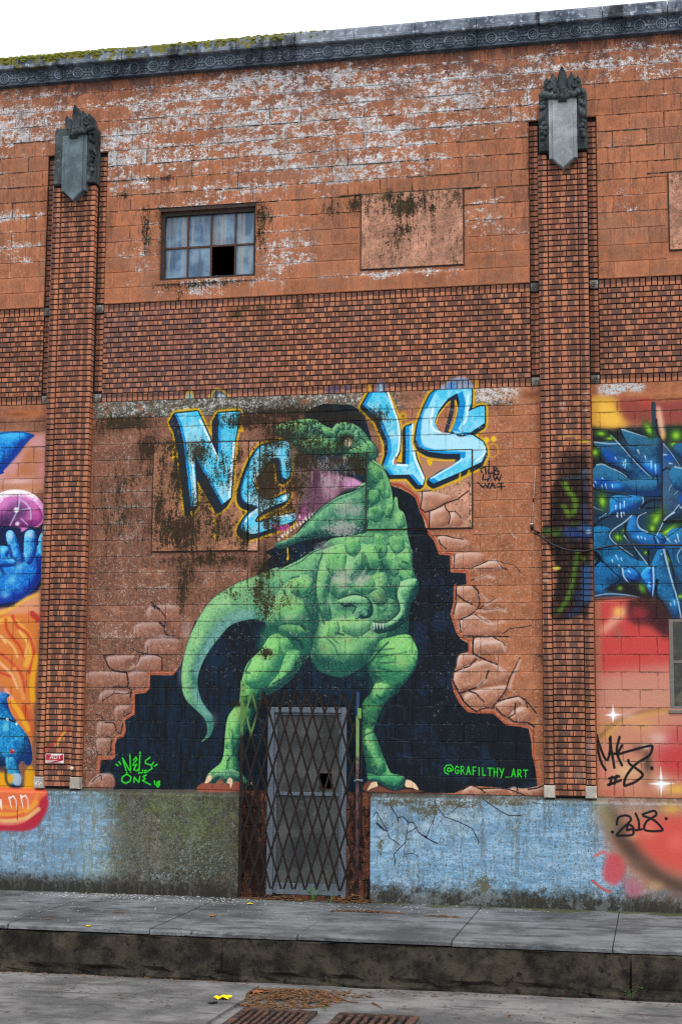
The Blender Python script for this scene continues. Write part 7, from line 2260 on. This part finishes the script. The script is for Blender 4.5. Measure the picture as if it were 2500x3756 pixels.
twig([B5(640, 990), B5(680, 1015), B5(740, 1030), B5(806, 1042)], STREET_Z, .011, 'curved brown twig on the street right of the litter')
twig([B5(910, 1042), B5(945, 1060), B5(980, 1078)], STREET_Z, .008, 'short straight brown twig on the street')
twig([B4(655, 862), B4(690, 863), B4(725, 862)], SIDE_Z, .009, 'dark twig lying on the left part of the sidewalk')
twig([B4(265, 900), B4(300, 903)], SIDE_Z, .008, 'tiny twig near the left edge of the sidewalk')

# litter: nobody could count it
L = MB()


def scatter(n, fn, z, sz, mound=0.0):
    for _ in range(n):
        x, y, h = fn()
        a = random.uniform(0, 6.28); s_ = random.uniform(.4, 1) * sz
        w = s_ * random.choice((.12, .2, .5))
        ca, sa = math.cos(a), math.sin(a)
        zz = z + .002 + h * random.random()
        t1, t2 = random.uniform(-.3, .5) * s_, random.uniform(-.2, .3) * s_
        q = [(x - ca * s_ - sa * w, y - sa * s_ + ca * w, zz), (x - ca * s_ + sa * w, y - sa * s_ - ca * w, zz + .002), (x + ca * s_ + sa * w, y + sa * s_ - ca * w, zz + abs(t1)), (x + ca * s_ - sa * w, y + sa * s_ + ca * w, zz + abs(t2))]
        k = len(L.v)
        L.v += q + [(p[0], p[1], p[2] + .002) for p in q]
        L.f += [(k, k + 1, k + 2, k + 3), (k + 7, k + 6, k + 5, k + 4), (k, k + 4, k + 5, k + 1), (k + 2, k + 6, k + 7, k + 3), (k + 1, k + 5, k + 6, k + 2), (k + 3, k + 7, k + 4, k)]


def pile(x, y, rx, ry, h):
    def f():
        a = random.uniform(0, 6.28); r_ = random.random() ** .6
        return x + rx * r_ * math.cos(a), y + ry * r_ * math.sin(a), h * (1 - r_)
    return f


scatter(1100, pile(-3.5, -3.5, .55, .5, .05), STREET_Z, .032)
scatter(260, pile(-3.45, -3.2, .75, .2, .04), STREET_Z, .035)
scatter(160, pile(-6.0, -2.98, 2.4, .12, .015), STREET_Z + .02, .025)
scatter(120, pile(-1.5, -2.95, 2.2, .12, .015), STREET_Z, .025)
scatter(60, pile(-5.6, -3.6, 1.4, .5, .004), STREET_Z + .03, .02)
scatter(60, pile(-1.2, -3.7, 1.2, .5, .004), STREET_Z + .015, .02)
scatter(260, pile(-4.33, -.14, .24, .05, .05), SIDE_Z, .03)
scatter(240, pile(-3.5, -.16, .22, .09, .09), SIDE_Z, .05)
scatter(150, pile(-3.2, -.95, .42, .07, .018), SIDE_Z, .03)
scatter(90, pile(-2.35, -1.1, .2, .08, .018), SIDE_Z, .025)
scatter(120, pile(-4.1, -.2, .9, .07, .01), SIDE_Z, .025)
tag(L.obj('leaf_litter', M_litter, fix=False), 'brown leaf and needle litter on the gutter, door step and sidewalk', 'litter', kind='stuff')
L = MB()
scatter(420, pile(-6.0, -.35, 1.5, .3, .002), SIDE_Z, .011)
scatter(160, pile(-3.6, -.5, 2.4, .4, .002), SIDE_Z, .010)
scatter(120, pile(-6.0, -1.6, 2.4, .9, .001), SIDE_Z, .008)
tag(L.obj('paint_chips', M_chip, fix=False), 'white paint flakes fallen along the foot of the wall', 'paint chips', kind='stuff')

# moss cushions on the coping and in the kerb angle of the sidewalk
mo = MB()
for _ in range(1500):
    x = random.uniform(-8.7, -3.9)
    f = .5 + .5 * math.sin(x * 2.3) * math.sin(x * .9 + 1)
    if random.random() > f * .9 * (1 if x < -5.6 else .45):
        continue
    t = random.random()
    y, z = (-.06 - .09 * (1 - t), 9.492 - .06 * (1 - t)) if random.random() < .7 else (-.152, random.uniform(9.37, 9.43))
    r_ = random.uniform(.008, .026)
    mo.ball(x, y, z, r_ * 1.3, r_, r_ * .7, 6, 4)
tag(mo.obj('moss', M_moss, None, True), 'yellow green moss cushions growing along the coping', 'moss', kind='stuff')


def weed(x, y, z, n, h, label):
    o = tag(empty('weed', (x, y, z)), label, 'weed')
    m = MB(); ml = MB()
    for i in range(n):
        a = random.uniform(0, 6.28); hh = h * random.uniform(.5, 1); ln = random.uniform(.3, .8) * h
        tip = (math.cos(a) * ln, math.sin(a) * ln * .6, hh)
        m.tube([(0, 0, 0), (tip[0] * .3, tip[1] * .3, hh * .6), tip], .003, 5, .0015)
        for s_ in (-1, 1):
            px_, py_ = -math.sin(a) * s_, math.cos(a) * s_
            w = h * .22
            k = len(ml.v)
            q = [(tip[0] * .8, tip[1] * .8, hh * .92), (tip[0] + px_ * w, tip[1] + py_ * w, hh * 1.02), (tip[0] * 1.3 + px_ * w * .6, tip[1] * 1.3 + py_ * w * .6, hh * 1.05), (tip[0] * 1.2, tip[1] * 1.2, hh * .98)]
            ml.v += q + [(a_, b_, c_ - .002) for a_, b_, c_ in q]
            ml.f += [(k, k + 1, k + 2, k + 3), (k + 7, k + 6, k + 5, k + 4)]
    m.obj('stem', M_weed, o); lf = ml.obj('leaves', M_weed, o, fix=False)


weed(-3.98, -.17, SIDE_Z, 7, .16, 'green leafy weed growing at the foot of the gated door')
weed(-3.77, -.19, SIDE_Z, 4, .07, 'small round green weed right of the larger one by the door')
weed(-.3, CURB_Y - .06, STREET_Z, 9, .13, 'bright green weed in the crack of the kerb')
weed(-3.0, -3.95, STREET_Z, 8, .05, 'low pale green weed between the two drain grates')
